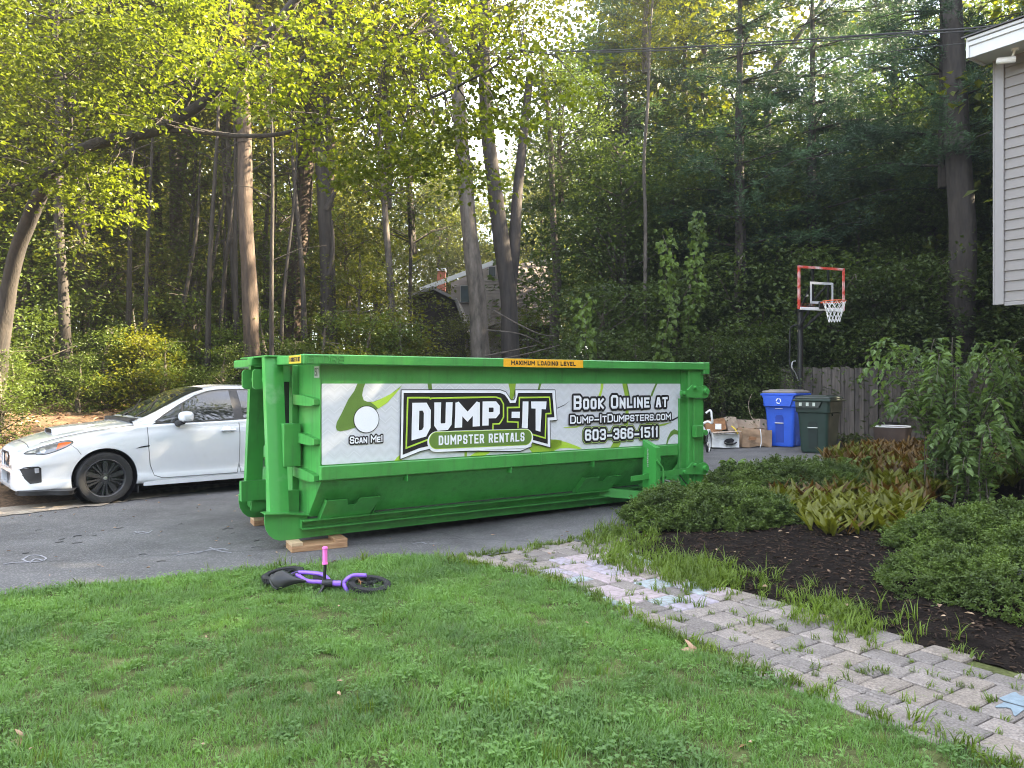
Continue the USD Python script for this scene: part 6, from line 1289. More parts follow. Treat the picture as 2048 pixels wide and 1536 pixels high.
for k in range(38):
    q_ = np.random.RandomState(400 + k); px = -20 + 640 * (k + q_.rand()) / 38; Y = 13.6 + 8 * q_.rand(); p = at(px, 760, Y); g = float(gz(p[0], p[1])); hh = 4.5 + 4.5 * q_.rand(); ln_ = q_.normal(0, .45, 2)
    t = thing('sapling', 'thin dark bare-stemmed sapling standing among the left undergrowth', 'sapling', (p[0], p[1], g), group='thin saplings in the left undergrowth')
    put('stem', MB().tube(spline([(0, 0, -.1), (ln_[0] * .2, ln_[1] * .2, hh * .35), (ln_[0] * .7 + q_.normal(0, .08), ln_[1] * .6, hh * .7), (ln_[0], ln_[1], hh)], 12), np.linspace(.045 + .035 * q_.rand(), .015, 12), 6), 'bark_dark', t, True)
    for z in (.45, .62, .8): a = q_.rand() * 6.28; b_ = np.array([ln_[0] * z ** 1.5, ln_[1] * z ** 1.5, hh * z]); put('branch', MB().tube([b_, b_ + [math.cos(a) * .5, math.sin(a) * .5, .25], b_ + [math.cos(a) * 1.0, math.sin(a) * 1.0, .35]], [.014, .009, .004], 4), 'bark_dark', t)
# climbing vines
def vine(px, y0, y1, Y, n, seed, label):
    q = np.random.RandomState(seed); pts = spline([at(px + q.normal(0, 7), y, Y + q.normal(0, .1)) for y in np.linspace(y1, y0, 7)], 40); t = thing('climbing_vine', label, 'vine', (0, 0, 0))
    put('stem', MB().tube(pts, 0.007, 5), 'twig', t); i = q.randint(0, 40, n); w = 0.05 + 0.16 * (i / 40) * 0 + 0.13 * q.rand(n)
    a = q.rand(n) * 2 * PI; P_ = pts[i] + np.stack([np.cos(a) * w, np.sin(a) * w * .8 - 0.08, q.normal(0, .1, n)], 1)
    D = np.stack([np.cos(a) * .5, np.sin(a) * .5 - .2, -0.9 + 0 * a], 1) + q.normal(0, .3, (n, 3)); N = np.array([0, -0.8, 0.55]) + q.normal(0, .3, (n, 3)); L_ = 0.085 + 0.05 * q.rand(n)
    put('leaves', leaf_mesh(P_, D, N, L_, L_ * .9, kind=6), 'leaf_vine', t, kind='stuff')
vine(1328, 470, 745, 16.6, 240, 1, 'pale leafy vine hanging in a narrow column left of two, behind the dumpster')
vine(1392, 430, 720, 16.9, 260, 2, 'taller pale leafy vine hanging in a column nearest the hoop')
vine(1172, 600, 730, 16.0, 90, 3, 'short patch of pale vine behind the middle of the dumpster')
# fallen branches behind the container
fb = thing('fallen_branch', 'bare grey fallen branches behind the dumpster below the far house', 'branch', (0, 0, 0))
for pts in ([(970, 712, 15.6), (1030, 700, 15.8), (1075, 690, 16)], [(975, 660, 16.2), (1040, 668, 16.3), (1090, 690, 16.4)], [(985, 620, 16.4), (1040, 650, 16.4), (1080, 668, 16.3), (1110, 672, 16.3)], [(985, 722, 15.5), (1060, 706, 15.6), (1120, 690, 15.8)]):
    put('bough', MB().tube(spline([at(*p) for p in pts], 18), np.linspace(.022, .008, 18), 6), 'bark_grey', fb)

# the wood behind: one mass
def instancer(name, protos, pos, rz, sc, idx, kind='stuff', label=None, cat=None, tilt=None):
    """protos: lists of (mesh name, class path or mesh, material)."""
    pi = UsdGeom.PointInstancer.Define(stage, '/World/' + name); paths = []
    for k, parts in enumerate(protos):
        pp = f'/World/{name}/kind_{chr(97 + k)}'; UsdGeom.Xform.Define(stage, pp); paths.append(Sdf.Path(pp))
        for n, mb, m in parts: usdkit.mesh(stage, f'{pp}/{n}', mb.mesh() if isinstance(mb, MB) else mb, L(m), False)
    pi.CreatePrototypesRel().SetTargets(paths); pi.CreateProtoIndicesAttr(Vt.IntArray.FromNumpy(np.asarray(idx, np.int32)))
    pi.CreatePositionsAttr(Vt.Vec3fArray.FromNumpy(np.asarray(pos, np.float32)))
    n = len(pos); tl = np.zeros((n, 2)) if tilt is None else tilt
    R = []
    for k in range(n):
        q = Gf.Rotation(Gf.Vec3d(0, 0, 1), math.degrees(rz[k])) * Gf.Rotation(Gf.Vec3d(1, 0, 0), float(tl[k, 0])) * Gf.Rotation(Gf.Vec3d(0, 1, 0), float(tl[k, 1]))
        q = q.GetQuat(); R.append(Gf.Quath(q.GetReal(), *q.GetImaginary()))
    pi.CreateOrientationsAttr(Vt.QuathArray(R)); s = np.asarray(sc, np.float32); s = np.repeat(s[:, None], 3, 1) if s.ndim == 1 else s
    pi.CreateScalesAttr(Vt.Vec3fArray.FromNumpy(s)); tag(pi, label, cat, kind=kind); return pi
def wood_proto(seed, h, R, n, per, Ln, m, z0, rc=1.0):
    q = np.random.RandomState(seed); t = q.rand(n) ** .9; prof = np.sqrt(np.clip(1 - (2 * t - .85) ** 2 / 1.4, .04, 1)); a = q.rand(n) * 2 * PI; rad = q.rand(n) ** .55
    C = np.stack([np.cos(a) * rad * prof * R, np.sin(a) * rad * prof * R, z0 + t * h], 1); V, F = spray(q, C, per, rc, .17, Ln)
    tm = MB().tube([(0, 0, -.3), (.1, 0, z0 * .6), (0, .1, z0 + h * .5), (0, 0, z0 + h * .9)], [.24, .18, .10, .02], 7)
    return [('leaves', (V, F), m), ('stem', tm, 'bark_brown')]
WP = [wood_proto(101, 11, 3.8, 190, 46, .24, 'leaf_gold', 4.5), wood_proto(102, 12, 3.6, 200, 46, .23, 'leaf_hardwood', 5), wood_proto(103, 9, 3.4, 190, 46, .22, 'leaf_hardwood', 1.2), wood_proto(104, 11, 3.6, 220, 46, .22, 'leaf_dark', 1.5), wood_proto(105, 3.2, 2.6, 130, 46, .16, 'leaf_under', 0.1, .7)]
q = np.random.RandomState(9); pos, idx, sc = [], [], []
def plant(x, y, k, s): pos.append([x, y, float(gz(x, y)) - .1]); idx.append(k); sc.append(s)
def clear(x, y, d): return not pos or min((p[0] - x) ** 2 + (p[1] - y) ** 2 for p in pos) > d * d
for i in range(3000):
    y = 27 + 25 * q.rand(); x = (q.rand() * 2 - 1) * (20 + 0.8 * y)
    pxl = 1024 + F_PX * x / y; right = pxl > 1130
    if not clear(x, y, 3.6 if right else 4.6): continue
    if 730 < pxl < 1190 and y < 48: continue
    k = q.choice([3, 1, 2, 4], p=[.55, .15, .15, .15]) if right else q.choice([0, 1, 2, 4], p=[.52, .32, .08, .08])
    plant(x, y, k, (0.75 + .6 * q.rand()) * (0.82 if 560 < pxl < 1010 and k != 4 else 1.0))
for i in range(900):                                   # the far side of the clearing
    y = 74 + 22 * q.rand(); x = (q.rand() * 2 - 1) * 75
    if clear(x, y, 4.4): plant(x, y, q.choice([0, 1, 2, 4], p=[.4, .3, .15, .15]), (0.9 + .35 * q.rand()) * 1.0)
for px_, y in ((880, 50), (930, 56), (985, 52), (1040, 58), (1080, 50), (820, 54)): plant((px_ - 1024) / F_PX * y, y, 1 + (px_ % 2), .95)
nview = len(pos)
for k_, y in enumerate(np.arange(-3, 20, 1.6)): plant(14.6 + 1.9 * (k_ % 3), y, (2, 3, 2)[k_ % 3], (1.42, 1.12, 1.45)[k_ % 3])
for i in range(900):                                   # the same wood goes on beside the yard, out of frame
    x, y = (15 + 16 * q.rand(), 19 + 8 * q.rand()) if i % 3 else (-16 - 20 * q.rand(), 8 + 18 * q.rand())
    if abs(x) < 0.74 * y + 3.5: continue
    a_, b_ = to_ab((x, y))
    if 8 < a_ < 17 and b_ < 5: continue
    if clear(x, y, 4.2): plant(x, y, q.choice([0, 1, 2, 3]), .8 + .3 * q.rand())
for i in range(260):                                   # and across the street, behind the photographer
    x, y = (q.rand() * 2 - 1) * 55, -20 - 24 * q.rand()
    if clear(x, y, 4.6): plant(x, y, q.choice([0, 1, 2, 3]), .9 + .35 * q.rand())
print('wood', nview, len(pos))
instancer('distant_woods', WP, pos, q.rand(len(pos)) * 6.28, sc, idx, label='mass of green and golden woodland closing the view behind the trunks', cat='woods')
# ------------------------------------------------------------------ lawn, bed and small things
rg = np.random.RandomState(42)
def tuft(seed, n, hmin, hmax, w, spread, lean, segs=3):
    q = np.random.RandomState(seed); V, F, k = [], [], 0
    for _ in range(n):
        a = q.rand() * 2 * PI; b = q.rand() * 2 * PI; rr = spread * math.sqrt(q.rand()); p = np.array([rr * math.cos(b), rr * math.sin(b), 0]); h = hmin + (hmax - hmin) * q.rand(); d = np.array([math.cos(a), math.sin(a), 0]); le = lean * (0.4 + 0.9 * q.rand())
        s = np.array([-d[1], d[0], 0]); ww = w * (0.7 + .6 * q.rand())
        t = np.linspace(0, 1, segs + 1)
        c = p + np.outer(np.sin(t * le) / max(le, .1) * h * 1.0, [0, 0, 1]) + np.outer((1 - np.cos(t * le)) / max(le, .1) * h, d)
        half = (ww / 2 * (1 - t ** 2.2))[:, None] * s
        v = np.empty((2 * segs + 1, 3)); v[0:2 * segs:2] = (c - half)[:-1]; v[1:2 * segs:2] = (c + half)[:-1]; v[-1] = c[-1]
        f = []
        for i in range(segs - 1): f += [[2 * i, 2 * i + 1, 2 * i + 3], [2 * i, 2 * i + 3, 2 * i + 2]]
        f += [[2 * segs - 2, 2 * segs - 1, 2 * segs]]
        V.append(v); F.append(np.array(f) + k); k += len(v)
    return np.vstack(V), np.vstack(F)
def clover(seed, n):
    q = np.random.RandomState(seed); P_, D, N = [], [], []
    for _ in range(n):
        c = np.array([q.normal(0, .035), q.normal(0, .035), .025 + .03 * q.rand()]); a0 = q.rand() * 6.28; nn = np.array([q.normal(0, .25), q.normal(0, .25), 1])
        for j in range(3): a = a0 + j * 2.094; P_.append(c); D.append([math.cos(a), math.sin(a), .05]); N.append(nn)
    return leaf_mesh(np.array(P_), np.array(D, float), np.array(N, float), 0.013, 0.013, kind=6)
GP_ = [[('blades', tuft(k, 38, .03, .065, .0042, .065, 1.7), 'grass_blade')] for k in range(6)] + [[('blades', tuft(20 + k, 30, .045, .09, .0046, .055, 1.8), 'grass_blade')] for k in range(3)] + [[('leaves', clover(30 + k, 14), 'grass_blade')] for k in range(2)] + [[('blades', tuft(40, 16, .07, .13, .004, .05, .7), 'grass_weed')]]
pos, idx, rz, sc = [], [], [], []
lawn_in = lawn_poly.buffer(-0.02)
from shapely import contains_xy
def strew(n, x0, x1, y0, y1, thin=1.0):
    x, y = x0 + (x1 - x0) * rg.rand(n), y0 + (y1 - y0) * rg.rand(n)
    a, b = x * U2[0] + y * U2[1], x * V2[0] + y * V2[1]; ok = contains_xy(lawn_in, a, b)
    return x[ok], y[ok]
area = 9.2 * 5.6; X1, Y1 = strew(int(area * 400), -5.6, 3.6, 1.4, 7.0)
keep = np.abs(X1) < 0.72 * Y1 + 0.5; X2, Y2 = X1[~keep], Y1[~keep]; X1, Y1 = X1[keep], Y1[keep]; X2, Y2 = X2[::4], Y2[::4]
gx_, gy_ = np.concatenate([X1, X2]), np.concatenate([Y1, Y2]); n = len(gx_)
ht = meshkit.fbm(np.stack([gx_ * 1.6, gy_ * 1.6, 0 * gx_], -1), 3, 5)
kk = np.where(rg.rand(n) < .09, rg.choice([9, 10], n), np.where(rg.rand(n) < .25 * (ht > .52), rg.choice([6, 7, 8], n), rg.choice(6, n))); kk[rg.rand(n) < .006] = 11
scs = (0.55 + .70 * ht) * (0.85 + .3 * rg.rand(n))
instancer('grass', GP_, np.c_[gx_, gy_, np.full(n, .018)], rg.rand(n) * 6.28, scs, kk, tilt=rg.normal(0, 7, (n, 2)), label='short green lawn grass filling the foreground', cat='grass')
print('tufts', n)
# weeds in the joints and along the edges of the path
WG = [[('blades', tuft(60 + k, 16, .06, .15, .0072, .05, 2.0), 'grass_weed')] for k in range(3)] + [[('blades', tuft(70 + k, 10, .10, .22, .0070, .06, 1.6), 'grass_weed')] for k in range(2)] + [[('blades', tuft(80 + k, 22, .03, .07, .005, .035, 1.5), 'grass_weed')] for k in range(2)]
pos, idx, sc = [], [], []
def weed(a, b, k, s, z=0.022): p = ab(a, b, z + float(yard(a))); pos.append(p); idx.append(k); sc.append(s)
er = spline(np.array(path_r), 300); el = spline(np.array(path_l), 300)
for i in range(1000):
    j = rg.randint(60, 300); p = er[j] + rg.normal(0, .19, 2) + [.0, 0]
    dens = float(meshkit.noise(np.array([p[0] * 2.2, p[1] * 2.6, 5.0]), 6))
    if rg.rand() < max(.16, 1.9 * (dens - 0.28)): weed(p[0], p[1], rg.choice([0, 1, 2, 3, 4, 1, 0]), .40 + .45 * dens + .45 * rg.rand())
for i in range(200): j = rg.randint(0, 300); p = el[j] + rg.normal(0, .04, 2); weed(p[0], p[1], rg.choice([0, 1, 2, 5, 6]), .5 + .5 * rg.rand())
corners = [(a, b) for (a, b, w, h, c) in vis_pav] 
for i in range(230):
    a, b = corners[rg.randint(len(corners))]
    t = rg.rand(); a, b = (a + t * .16, b) if rg.rand() < .5 else (a, b + t * .16)
    if contains_xy(path_poly, a, b): weed(a, b, rg.choice([0, 1, 2, 5, 6, 5, 6]), .30 + .45 * rg.rand())
for i in range(90): t = rg.rand(); p = np.array([3.15, 5.60]) * (1 - t) + np.array([5.3, 5.52]) * t + rg.normal(0, .04, 2); weed(p[0], p[1], rg.choice([0, 5, 6]), .5 + .5 * rg.rand())
for i in range(40): j = rg.randint(0, 120); p = spline(np.array(near_edge[:6]), 120)[j]; weed(p[0], p[1] + rg.normal(0, .03), rg.choice([3, 4, 0]), .4 + .4 * rg.rand())
n = len(pos); instancer('weeds', WG, pos, rg.rand(n) * 6.28, sc, idx, tilt=rg.normal(0, 8, (n, 2)), label='yellowish crabgrass growing in the paver joints and along the path edges', cat='weeds')
# the low evergreens of the bed
def dome(name, seed, R, h, n, m='leaf_box'):
    q = np.random.RandomState(seed); d = rndunit(q, n); d[:, 2] = np.abs(d[:, 2]); lob = 0.62 + 0.62 * meshkit.fbm(d * 4.2 + seed, 3, seed) + (q.rand(n) < .06) * .10
    C = d * np.array([R, R, h]) * lob[:, None] * (0.86 + .14 * q.rand(n)[:, None]); per = 20
    c = np.repeat(C, per, 0); dd = np.repeat(d, per, 0) * [1, 1, 1.4] + [0, 0, .5]; k = len(c)
    s = q.rand(k); P_ = c + unit(dd) * (s * .08)[:, None] + q.normal(0, .006, (k, 3)); D = unit(dd) * .6 + rndunit(q, k) * .9
    V, F = leaf_mesh(P_, D, unit(dd) + q.normal(0, .5, (k, 3)), .027 * (.7 + .6 * q.rand(k)), .012, kind=4)
    st = MB()
    for _ in range(30): e = C[q.randint(n)]; st.tube([(e[0] * .1, e[1] * .1, 0), e * [.6, .6, .55], e * .97], [.008, .006, .003], 4, cap=False)
    proto(name, [('foliage', (V, F), m, False), ('stems', st, 'twig', False)])
dome('evergreen_a', 1, .52, .42, 1500); dome('evergreen_b', 2, .46, .40, 1300); dome('evergreen_c', 3, .60, .46, 1700)
evs = [('leftmost low evergreen, at the tip of the bed beside the dumpster', 1352, 1046, 1.0, 'b', 0), ('second low evergreen from the bed tip, in the front row', 1435, 1050, 1.0, 'a', 0), ('third low evergreen of the front row, touching the yellow-green leaves', 1500, 1048, .92, 'b', 0),
    ('darker evergreen behind the front row, nearest the dumpster gate', 1478, 992, .90, 'a', 0), ('broad evergreen in the middle of the back row', 1570, 986, 1.0, 'c', 0), ('right evergreen of the back row, beside the reddish leaves', 1650, 978, .92, 'a', 0),
    ('front left evergreen of the big clump at the right edge', 1915, 1185, .72, 'c', 0), ('rear left evergreen of the big clump at the right edge', 1925, 1110, .95, 'a', 0), ('evergreen cut by the right edge of the photograph, in front', 2050, 1215, .80, 'c', 0), ('evergreen at the right edge behind the front ones', 2045, 1105, .95, 'c', 0), ('evergreen mostly beyond the right edge, last of the big clump', 2140, 1150, 1.0, 'a', 0)]
for lab, px, py, s, k, _ in evs:
    p = ground_at(px, py, .06); x = instance('evergreen_shrub', 'evergreen_' + k, p, rg.rand() * 6.28, (s * 1.12, s * 1.12, s * .86)); tag(x, lab, 'shrub', 'low evergreen shrubs of the bed')
# broad upright leaves, yellow-green in front, browning behind
def lily(name, seed, m, nl=3):
    q = np.random.RandomState(seed); parts = []
    for k in range(nl):
        a = q.rand() * 6.28; Ln = .19 + .09 * q.rand(); W = .046 + .022 * q.rand(); lean = .08 + .50 * q.rand(); d = np.array([math.cos(a), math.sin(a), 0]); s = np.array([-d[1], d[0], 0]); t = np.linspace(0, 1, 6)
        c = np.outer(np.cos(lean + t * .35) * t * Ln * 1.05, [0, 0, 1]) + np.outer(np.sin(lean + t * .35) * t * Ln, d) + [q.normal(0, .012), q.normal(0, .012), 0]
        hw = W / 2 * np.array([.12, .55, 1.0, .95, .6, .02]); up = unit(np.cross(s, np.gradient(c, axis=0)))
        rows = np.stack([c + s * hw[:, None] - up * hw[:, None] * -.35, c, c - s * hw[:, None] - up * hw[:, None] * -.35], 1)
        parts.append(('leaf' if k == 0 else f'leaf_{k:03d}', MB().grid(rows), m, True))
    return parts
LP_ = {}
for k, m in enumerate(['leaf_lily', 'leaf_lily', 'leaf_lily', 'leaf_lily_brown', 'leaf_lily_brown']): LP_[k] = lily(f'lily_{k}', 200 + k, m); proto(f'lily_{k}', LP_[k])
patch = Polygon([to_ab(ground_at(*q)) for q in [(1556, 1050), (1640, 1092), (1720, 1090), (1812, 1082), (1850, 1030), (1935, 1000), (2030, 985), (2048, 940), (1900, 908), (1740, 908), (1640, 925), (1690, 965), (1620, 985), (1545, 1005)]])
cand = []
x0, y0, x1, y1 = patch.bounds
while len(cand) < 1150:
    a, b = x0 + (x1 - x0) * rg.rand(), y0 + (y1 - y0) * rg.rand()
    if contains_xy(patch, a, b): cand.append((a, b))
cand.sort(key=lambda q: ab(*q)[1])
brown = lambda a, b: meshkit.noise(np.array([a * 1.3, b * 1.3, 3.0]), 4) + (ab(a, b)[1] - 8.3) * .10 - .23
posb, ixb, scb = [], [], []
for k, (a, b) in enumerate(cand):
    z = .07 + float(yard(a)); br_ = brown(a, b) + rg.normal(0, .12) > .55; s = .85 + .4 * rg.rand()
    if k < 110:
        x = instance('lily_plant', f'lily_{rg.choice([3, 4]) if br_ else rg.randint(3)}', ab(a, b, z), rg.rand() * 6.28, s)
        tag(x, ('browning' if br_ else 'yellow-green') + ' broad-leaved plant at the front of the leafy ground cover in the bed', 'plant', ('browning' if br_ else 'yellow-green') + ' broad-leaved plants in the bed')
    else: posb.append(ab(a, b, z)); ixb.append(rg.choice([3, 4]) if br_ else rg.randint(3)); scb.append(s)
nb2 = len(posb)
instancer('ground_cover', [[(n, mb, m) for n, mb, m, _ in LP_[k]] for k in range(5)], posb, rg.rand(nb2) * 6.28, scb, ixb, tilt=rg.normal(0, 8, (nb2, 2)), label='reddish brown and yellow-green broad leaves covering the back of the bed', cat='ground cover')
# the tall leafy shrub
def arching_shrub(name, label, c, R, h, nst, seed, Ln, m='leaf_shrub', group=None):
    q = np.random.RandomState(seed); t = thing(name, label, 'shrub', c, group=group); st = MB(); P_, D, N = [], [], []
    for k in range(nst):
        a = q.rand() * 6.28; rr = R * (0.35 + .75 * q.rand()); hh = h * (0.55 + .5 * q.rand()); e = np.array([math.cos(a) * rr, math.sin(a) * rr, hh * (1 - .25 * rr / R)])
        pts = spline([(math.cos(a) * R * .38 * q.rand(), math.sin(a) * R * .38 * q.rand(), 0), (e[0] * .35, e[1] * .35, hh * .55), (e[0] * .75, e[1] * .75, hh * .95), e], 26)
        st.tube(pts[::3], np.linspace(.006, .0025, 9), 5)
        for i in range(2, 26):
            for s_ in (-1, 1):
                if q.rand() < .93:
                    d = unit(pts[min(i + 1, 25)] - pts[i - 1]); side = unit(np.cross(d, [0, 0, 1])) * s_; P_.append(pts[i] + side * .03); D.append(side * .9 + d * .5 + [0, 0, -.25] + q.normal(0, .25, 3)); N.append(np.array([0, 0, 1.0]) + q.normal(0, .3, 3))
    P_, D, N = map(np.array, (P_, D, N)); L_ = Ln * (.6 + .6 * q.rand(len(P_)))
    put('stems', st, 'twig', t, kind='stuff'); put('foliage', leaf_mesh(P_, D, N, L_, L_ * .55, kind=6), m, t, kind='stuff'); return t
p = np.array([5.35, 9.3, .12]); arching_shrub('leafy_shrub', 'tall light green shrub with arching leafy stems below the house corner', p, 1.0, 1.95, 62, 5, .108)
p = np.array([5.0, 8.35, .12]); arching_shrub('leafy_shrub', 'lower pale green leafy shrub in front of the tall one, nearest the brown leaves', p, .6, .95, 26, 6, .095)
p = np.array([6.6, 9.6, .14]); arching_shrub('leafy_shrub', 'right half of the arching shrubs, under the house overhang', p, 1.0, 1.9, 52, 8, .105)
p = ground_at(1690, 906); arching_shrub('ferny_weeds', 'low ferny weeds growing at the foot of the fence by the green bin', (p[0] + .35, p[1] + .7, float(gz(p[0], p[1]))), .55, .35, 34, 9, .06, 'leaf_under')
p = ground_at(1468, 972); arching_shrub('hosta', 'small bright green leafy plant poking out of the evergreens near the gate', (p[0], p[1], .22), .22, .22, 9, 10, .10)
p = ground_at(1718, 958); arching_shrub('seedling', 'bright green seedling among the reddish leaves', (p[0], p[1], .12), .25, .32, 8, 11, .09)
# leaves and chalk lying about
def maple_leaf_poly(s):
    pts = []
    for k in range(5):
        a = PI / 2 + (k - 2) * 1.05; rr = s * (1.0, .8, 1.0, .8, 1.0)[k] if k != 2 else s * 1.15
        pts += [(rr * .42 * math.cos(a - .52), rr * .42 * math.sin(a - .52)), (rr * .75 * math.cos(a - .16), rr * .75 * math.sin(a - .16)), (rr * math.cos(a), rr * math.sin(a)), (rr * .75 * math.cos(a + .16), rr * .75 * math.sin(a + .16))]
    pts += [(-.12 * s, -.25 * s), (0.12 * s, -.25 * s)]
    return Polygon(pts).buffer(0)
def dry_leaf(px, py, s, z, tilt, rz, label, m='dry_leaf'):
    p = ground_at(px, py, z); t = thing('fallen_leaf', label, 'fallen leaf', (p[0], p[1], p[2] + 0.02), rz, rx=tilt)
    pg = maple_leaf_poly(s); pg = max(getattr(pg, 'geoms', [pg]), key=lambda g: g.area)
    v, f = trimesh.creation.triangulate_polygon(pg, engine='earcut'); v, f = trimesh.remesh.subdivide_to_size(np.c_[v, 0 * v[:, 0]], f, s * .35, max_iter=8)
    v[:, 2] = -(v[:, 0] ** 2) / s * .9 + .25 * np.abs(v[:, 1]) - .5 * v[:, 1] ** 2 / s
    put('blade', MB().add(np.vstack([v, v - [0, 0, .0006]]), np.vstack([f, f[:, ::-1] + len(v)])), m, t); put('stalk', MB().tube([(0, -.25 * s, 0), (0, -.7 * s, .01)], .0012, 4), m, t)
dry_leaf(1385, 1308, .075, .05, .7, .3, 'large pale brown fallen oak leaf standing in the lawn near the path')
dry_leaf(48, 1490, .055, .04, .9, 1.2, 'curled brown leaf in the lawn at the lower left')
dry_leaf(1495, 1500, .045, .03, .4, 2.2, 'dark curled leaf near the bottom of the lawn', 'cardboard_dark')
dry_leaf(720, 1166, .035, .12, .9, 2.0, 'small orange leaf caught on the balance bike wheel', 'cardboard_dark')
dry_leaf(1100, 1112, .05, .03, .2, .5, 'reddish brown leaf on the pavers near the driveway', 'cardboard_dark')
dry_leaf(1640, 1122, .05, .05, .5, 1.7, 'pale brown leaf on the mulch below the yellow-green plants')
dry_leaf(1705, 1112, .06, .05, .4, 3.0, 'dry brown leaf on the mulch under the browning plants')
dry_leaf(1318, 1224, .03, .03, .3, .9, 'tiny orange leaf at the lawn edge of the path', 'cardboard_dark')
dry_leaf(1655, 1238, .035, .03, .3, 1.9, 'pale leaf lying on the path pavers')
sc_ = MB(); rr_ = np.random.RandomState(8)
def strew_leaves(name, label, n, poly, z, s0, s1, m):
    x0, y0, x1, y1 = poly.bounds; P_ = []
    while len(P_) < n:
        a, b = x0 + (x1 - x0) * rr_.rand(), y0 + (y1 - y0) * rr_.rand()
        if contains_xy(poly, a, b): P_.append(ab(a, b, (z if not callable(z) else z(a, b)) + float(yard(a))))
    P_ = np.array(P_); k = len(P_); V, F = leaf_mesh(P_, np.c_[rr_.normal(0, 1, (k, 2)), rr_.normal(0, .15, k)], np.array([0, 0, 1.]) + rr_.normal(0, .3, (k, 3)), s0 + (s1 - s0) * rr_.rand(k), (.6 if m != 'mulch_chip' else .3) * (s0 + (s1 - s0) * rr_.rand(k)), kind=6)
    tag(put(name, (V, F), m), label, 'leaf litter', kind='stuff')
strew_leaves('driveway_litter', 'scattered small pale leaves and bits on the asphalt', 190, drive_poly.intersection(sbox(-3, 5.5, 7, 12)), .008, .015, .045, 'dry_leaf')
strew_leaves('mulch_litter', 'dry brown leaves and bark scraps strewn over the black mulch', 170, bed_poly.intersection(sbox(4.2, 1, 9, 6)), .088, .02, .06, 'litter_leaf')
strew_leaves('mulch_chips', 'dark bark chips covering the bed', 9000, bed_poly.intersection(sbox(4.2, 1, 8.3, 6.2)), lambda a, b: .016 + .07 * float(sstep(bed_poly.exterior.distance(Point(a, b)) / .8)), .02, .065, 'mulch_chip')
strew_leaves('lawn_litter', 'yellowed leaf bits lying in the lawn', 40, lawn_poly.intersection(sbox(-2, 1.5, 3.4, 6)), .06, .015, .03, 'dry_leaf')
strew_leaves('apron_litter', 'dead leaves on the dirt before the bins', 320, dirt, .03, .03, .08, 'dry_leaf')
fl = MB(); k = 9000; x_ = rr_.uniform(-16, 14, k); y_ = rr_.uniform(10.5, 24, k); ok = to_ab(np.array([x_, y_]).T.reshape(-1, 2)[0])[0] is not None
bb_ = x_ * V2[0] + y_ * V2[1]; ok = bb_ > 12.0; x_, y_ = x_[ok], y_[ok]; k = len(x_)
V, F = leaf_mesh(np.c_[x_, y_, gz(x_, y_) + .02], np.c_[rr_.normal(0, 1, (k, 2)), rr_.normal(0, .2, k)], np.array([0, 0, 1.]) + rr_.normal(0, .35, (k, 3)), rr_.uniform(.06, .13, k), rr_.uniform(.04, .09, k), kind=6)
tag(put('forest_leaf_litter', (V, F), 'dry_leaf'), 'brown fallen leaves covering the floor of the woods', 'leaf litter', kind='stuff')
def chalk_stub(px, py, label):
    p = ground_at(px, py, .03); t = put('chalk_stub', MB().move(np.eye(4)) if False else MB().tube([p + [0, 0, .012], p + [.035, .012, .012]], [.011, .010], 10), 'chalk_blue'); tag(t, label, 'chalk')
chalk_stub(1378, 1226, 'stub of blue chalk on the path beside the lawn edge'); chalk_stub(1444, 1167, 'stub of blue chalk on the path beside the weedy bed edge'); chalk_stub(1590, 1308, 'stub of blue chalk half way down the path')
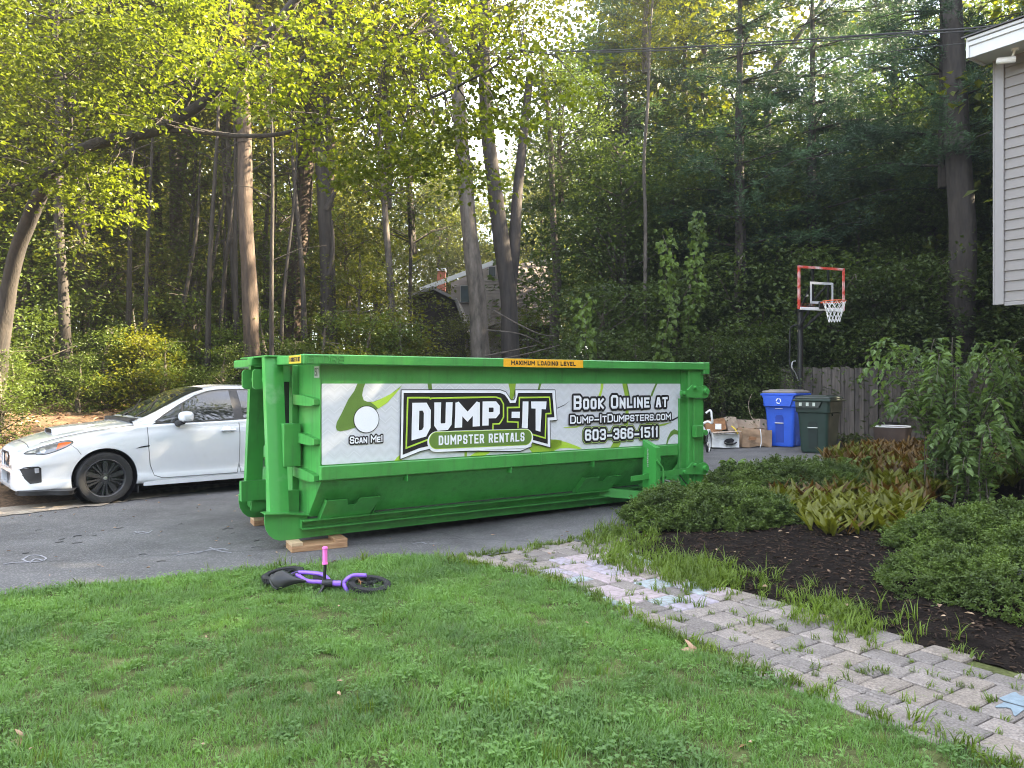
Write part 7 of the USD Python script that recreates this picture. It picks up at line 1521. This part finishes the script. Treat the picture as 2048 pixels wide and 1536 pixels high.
# chalk scribbles on the drive and the painted patch on the path
drv = stage.GetPrimAtPath('/World/driveway')
def scrib(pts, w, name='chalk_line', m='chalk_white', dz=.004, par=drv):
    ln = LineString(spline([on_ground(*q)[:2] for q in pts], 50)).buffer(w / 2)
    put(name, MB().prism(ln, (0, 0, dz), (1, 0, 0), (0, 1, 0), .0015), m, par)
mat('chalk_faint', (0.20, 0.20, 0.22), 0.95, None, 60, c2=(0.36, 0.36, 0.39))
for pts in ([(45, 1120), (60, 1112), (80, 1112), (92, 1118), (78, 1124), (55, 1124), (45, 1119)], [(60, 1126), (70, 1119), (88, 1122)], [(8, 1129), (30, 1126), (60, 1125)], [(268, 1068), (282, 1064), (296, 1066), (304, 1062)], [(270, 1064), (285, 1068), (300, 1066)],
            [(350, 1112), (400, 1104), (450, 1098)], [(390, 1108), (430, 1098), (455, 1100)], [(420, 1096), (440, 1103), (462, 1106)], [(826, 1088), (842, 1086), (852, 1088)], [(860, 1088), (872, 1087)]):
    scrib(pts, .014, m='chalk_faint')
mat('tar', (0.03, 0.03, 0.031), 0.8, 0.2, 20)
for _ in range(16):
    x_, y_ = rr_.uniform(20, 540), rr_.uniform(1045, 1125); l_ = rr_.uniform(6, 22); scrib([(x_, y_), (x_ + l_ * .5, y_ - 1 + rr_.normal(0, .6)), (x_ + l_, y_ - 1.5)], rr_.uniform(.008, .022), 'dark_mark', 'tar', .0035)
bl = Polygon(spline(np.array([on_ground(*q, .03)[:2] for q in [(1998, 1398), (2012, 1393), (2030, 1386), (2044, 1394), (2075, 1392), (2066, 1408), (2085, 1424), (2052, 1420), (2030, 1434), (2020, 1418), (1990, 1416), (2008, 1406), (1998, 1398)]]), 40)).buffer(0)
bl = bl.difference(LineString([on_ground(1990, 1400, .03)[:2], on_ground(2080, 1425, .03)[:2]]).buffer(.007))
put('blue_chalk_patch', MB().prism(bl, (0, 0, .0335), (1, 0, 0), (0, 1, 0), .002), 'chalk_blue', path, kind=None, label='solid pale blue chalk patch on the pavers')
lt = thing('garden_light', 'small black garden light cap among the evergreens at the right edge', 'garden light', at(2044, 1136, 4.95) * [1, 1, 0] + [0.0, 0, -.12])
put('stake', MB().tube([(0, 0, 0), (0, 0, .36)], .009, 8), 'black_plastic', lt); put('cap', MB().lathe([(0, .36), (.07, .37), (.072, .385), (.04, .41), (0, .415)], 24), 'black_plastic', lt, 40)

# ------------------------------------------------------------------ the air
usdkit.material(stage, '/World/Looks/air', {'v': ('principled_volume', {'color': (0.92, 0.94, 0.96), 'density': HAZE, 'anisotropy': 0.35})}, volume='v.volume')
hz = usdkit.mesh(stage, '/World/haze', MB().box((-160, -90, -5), (160, 200, 42)).mesh(), L('air')); tag(hz, kind='stuff')
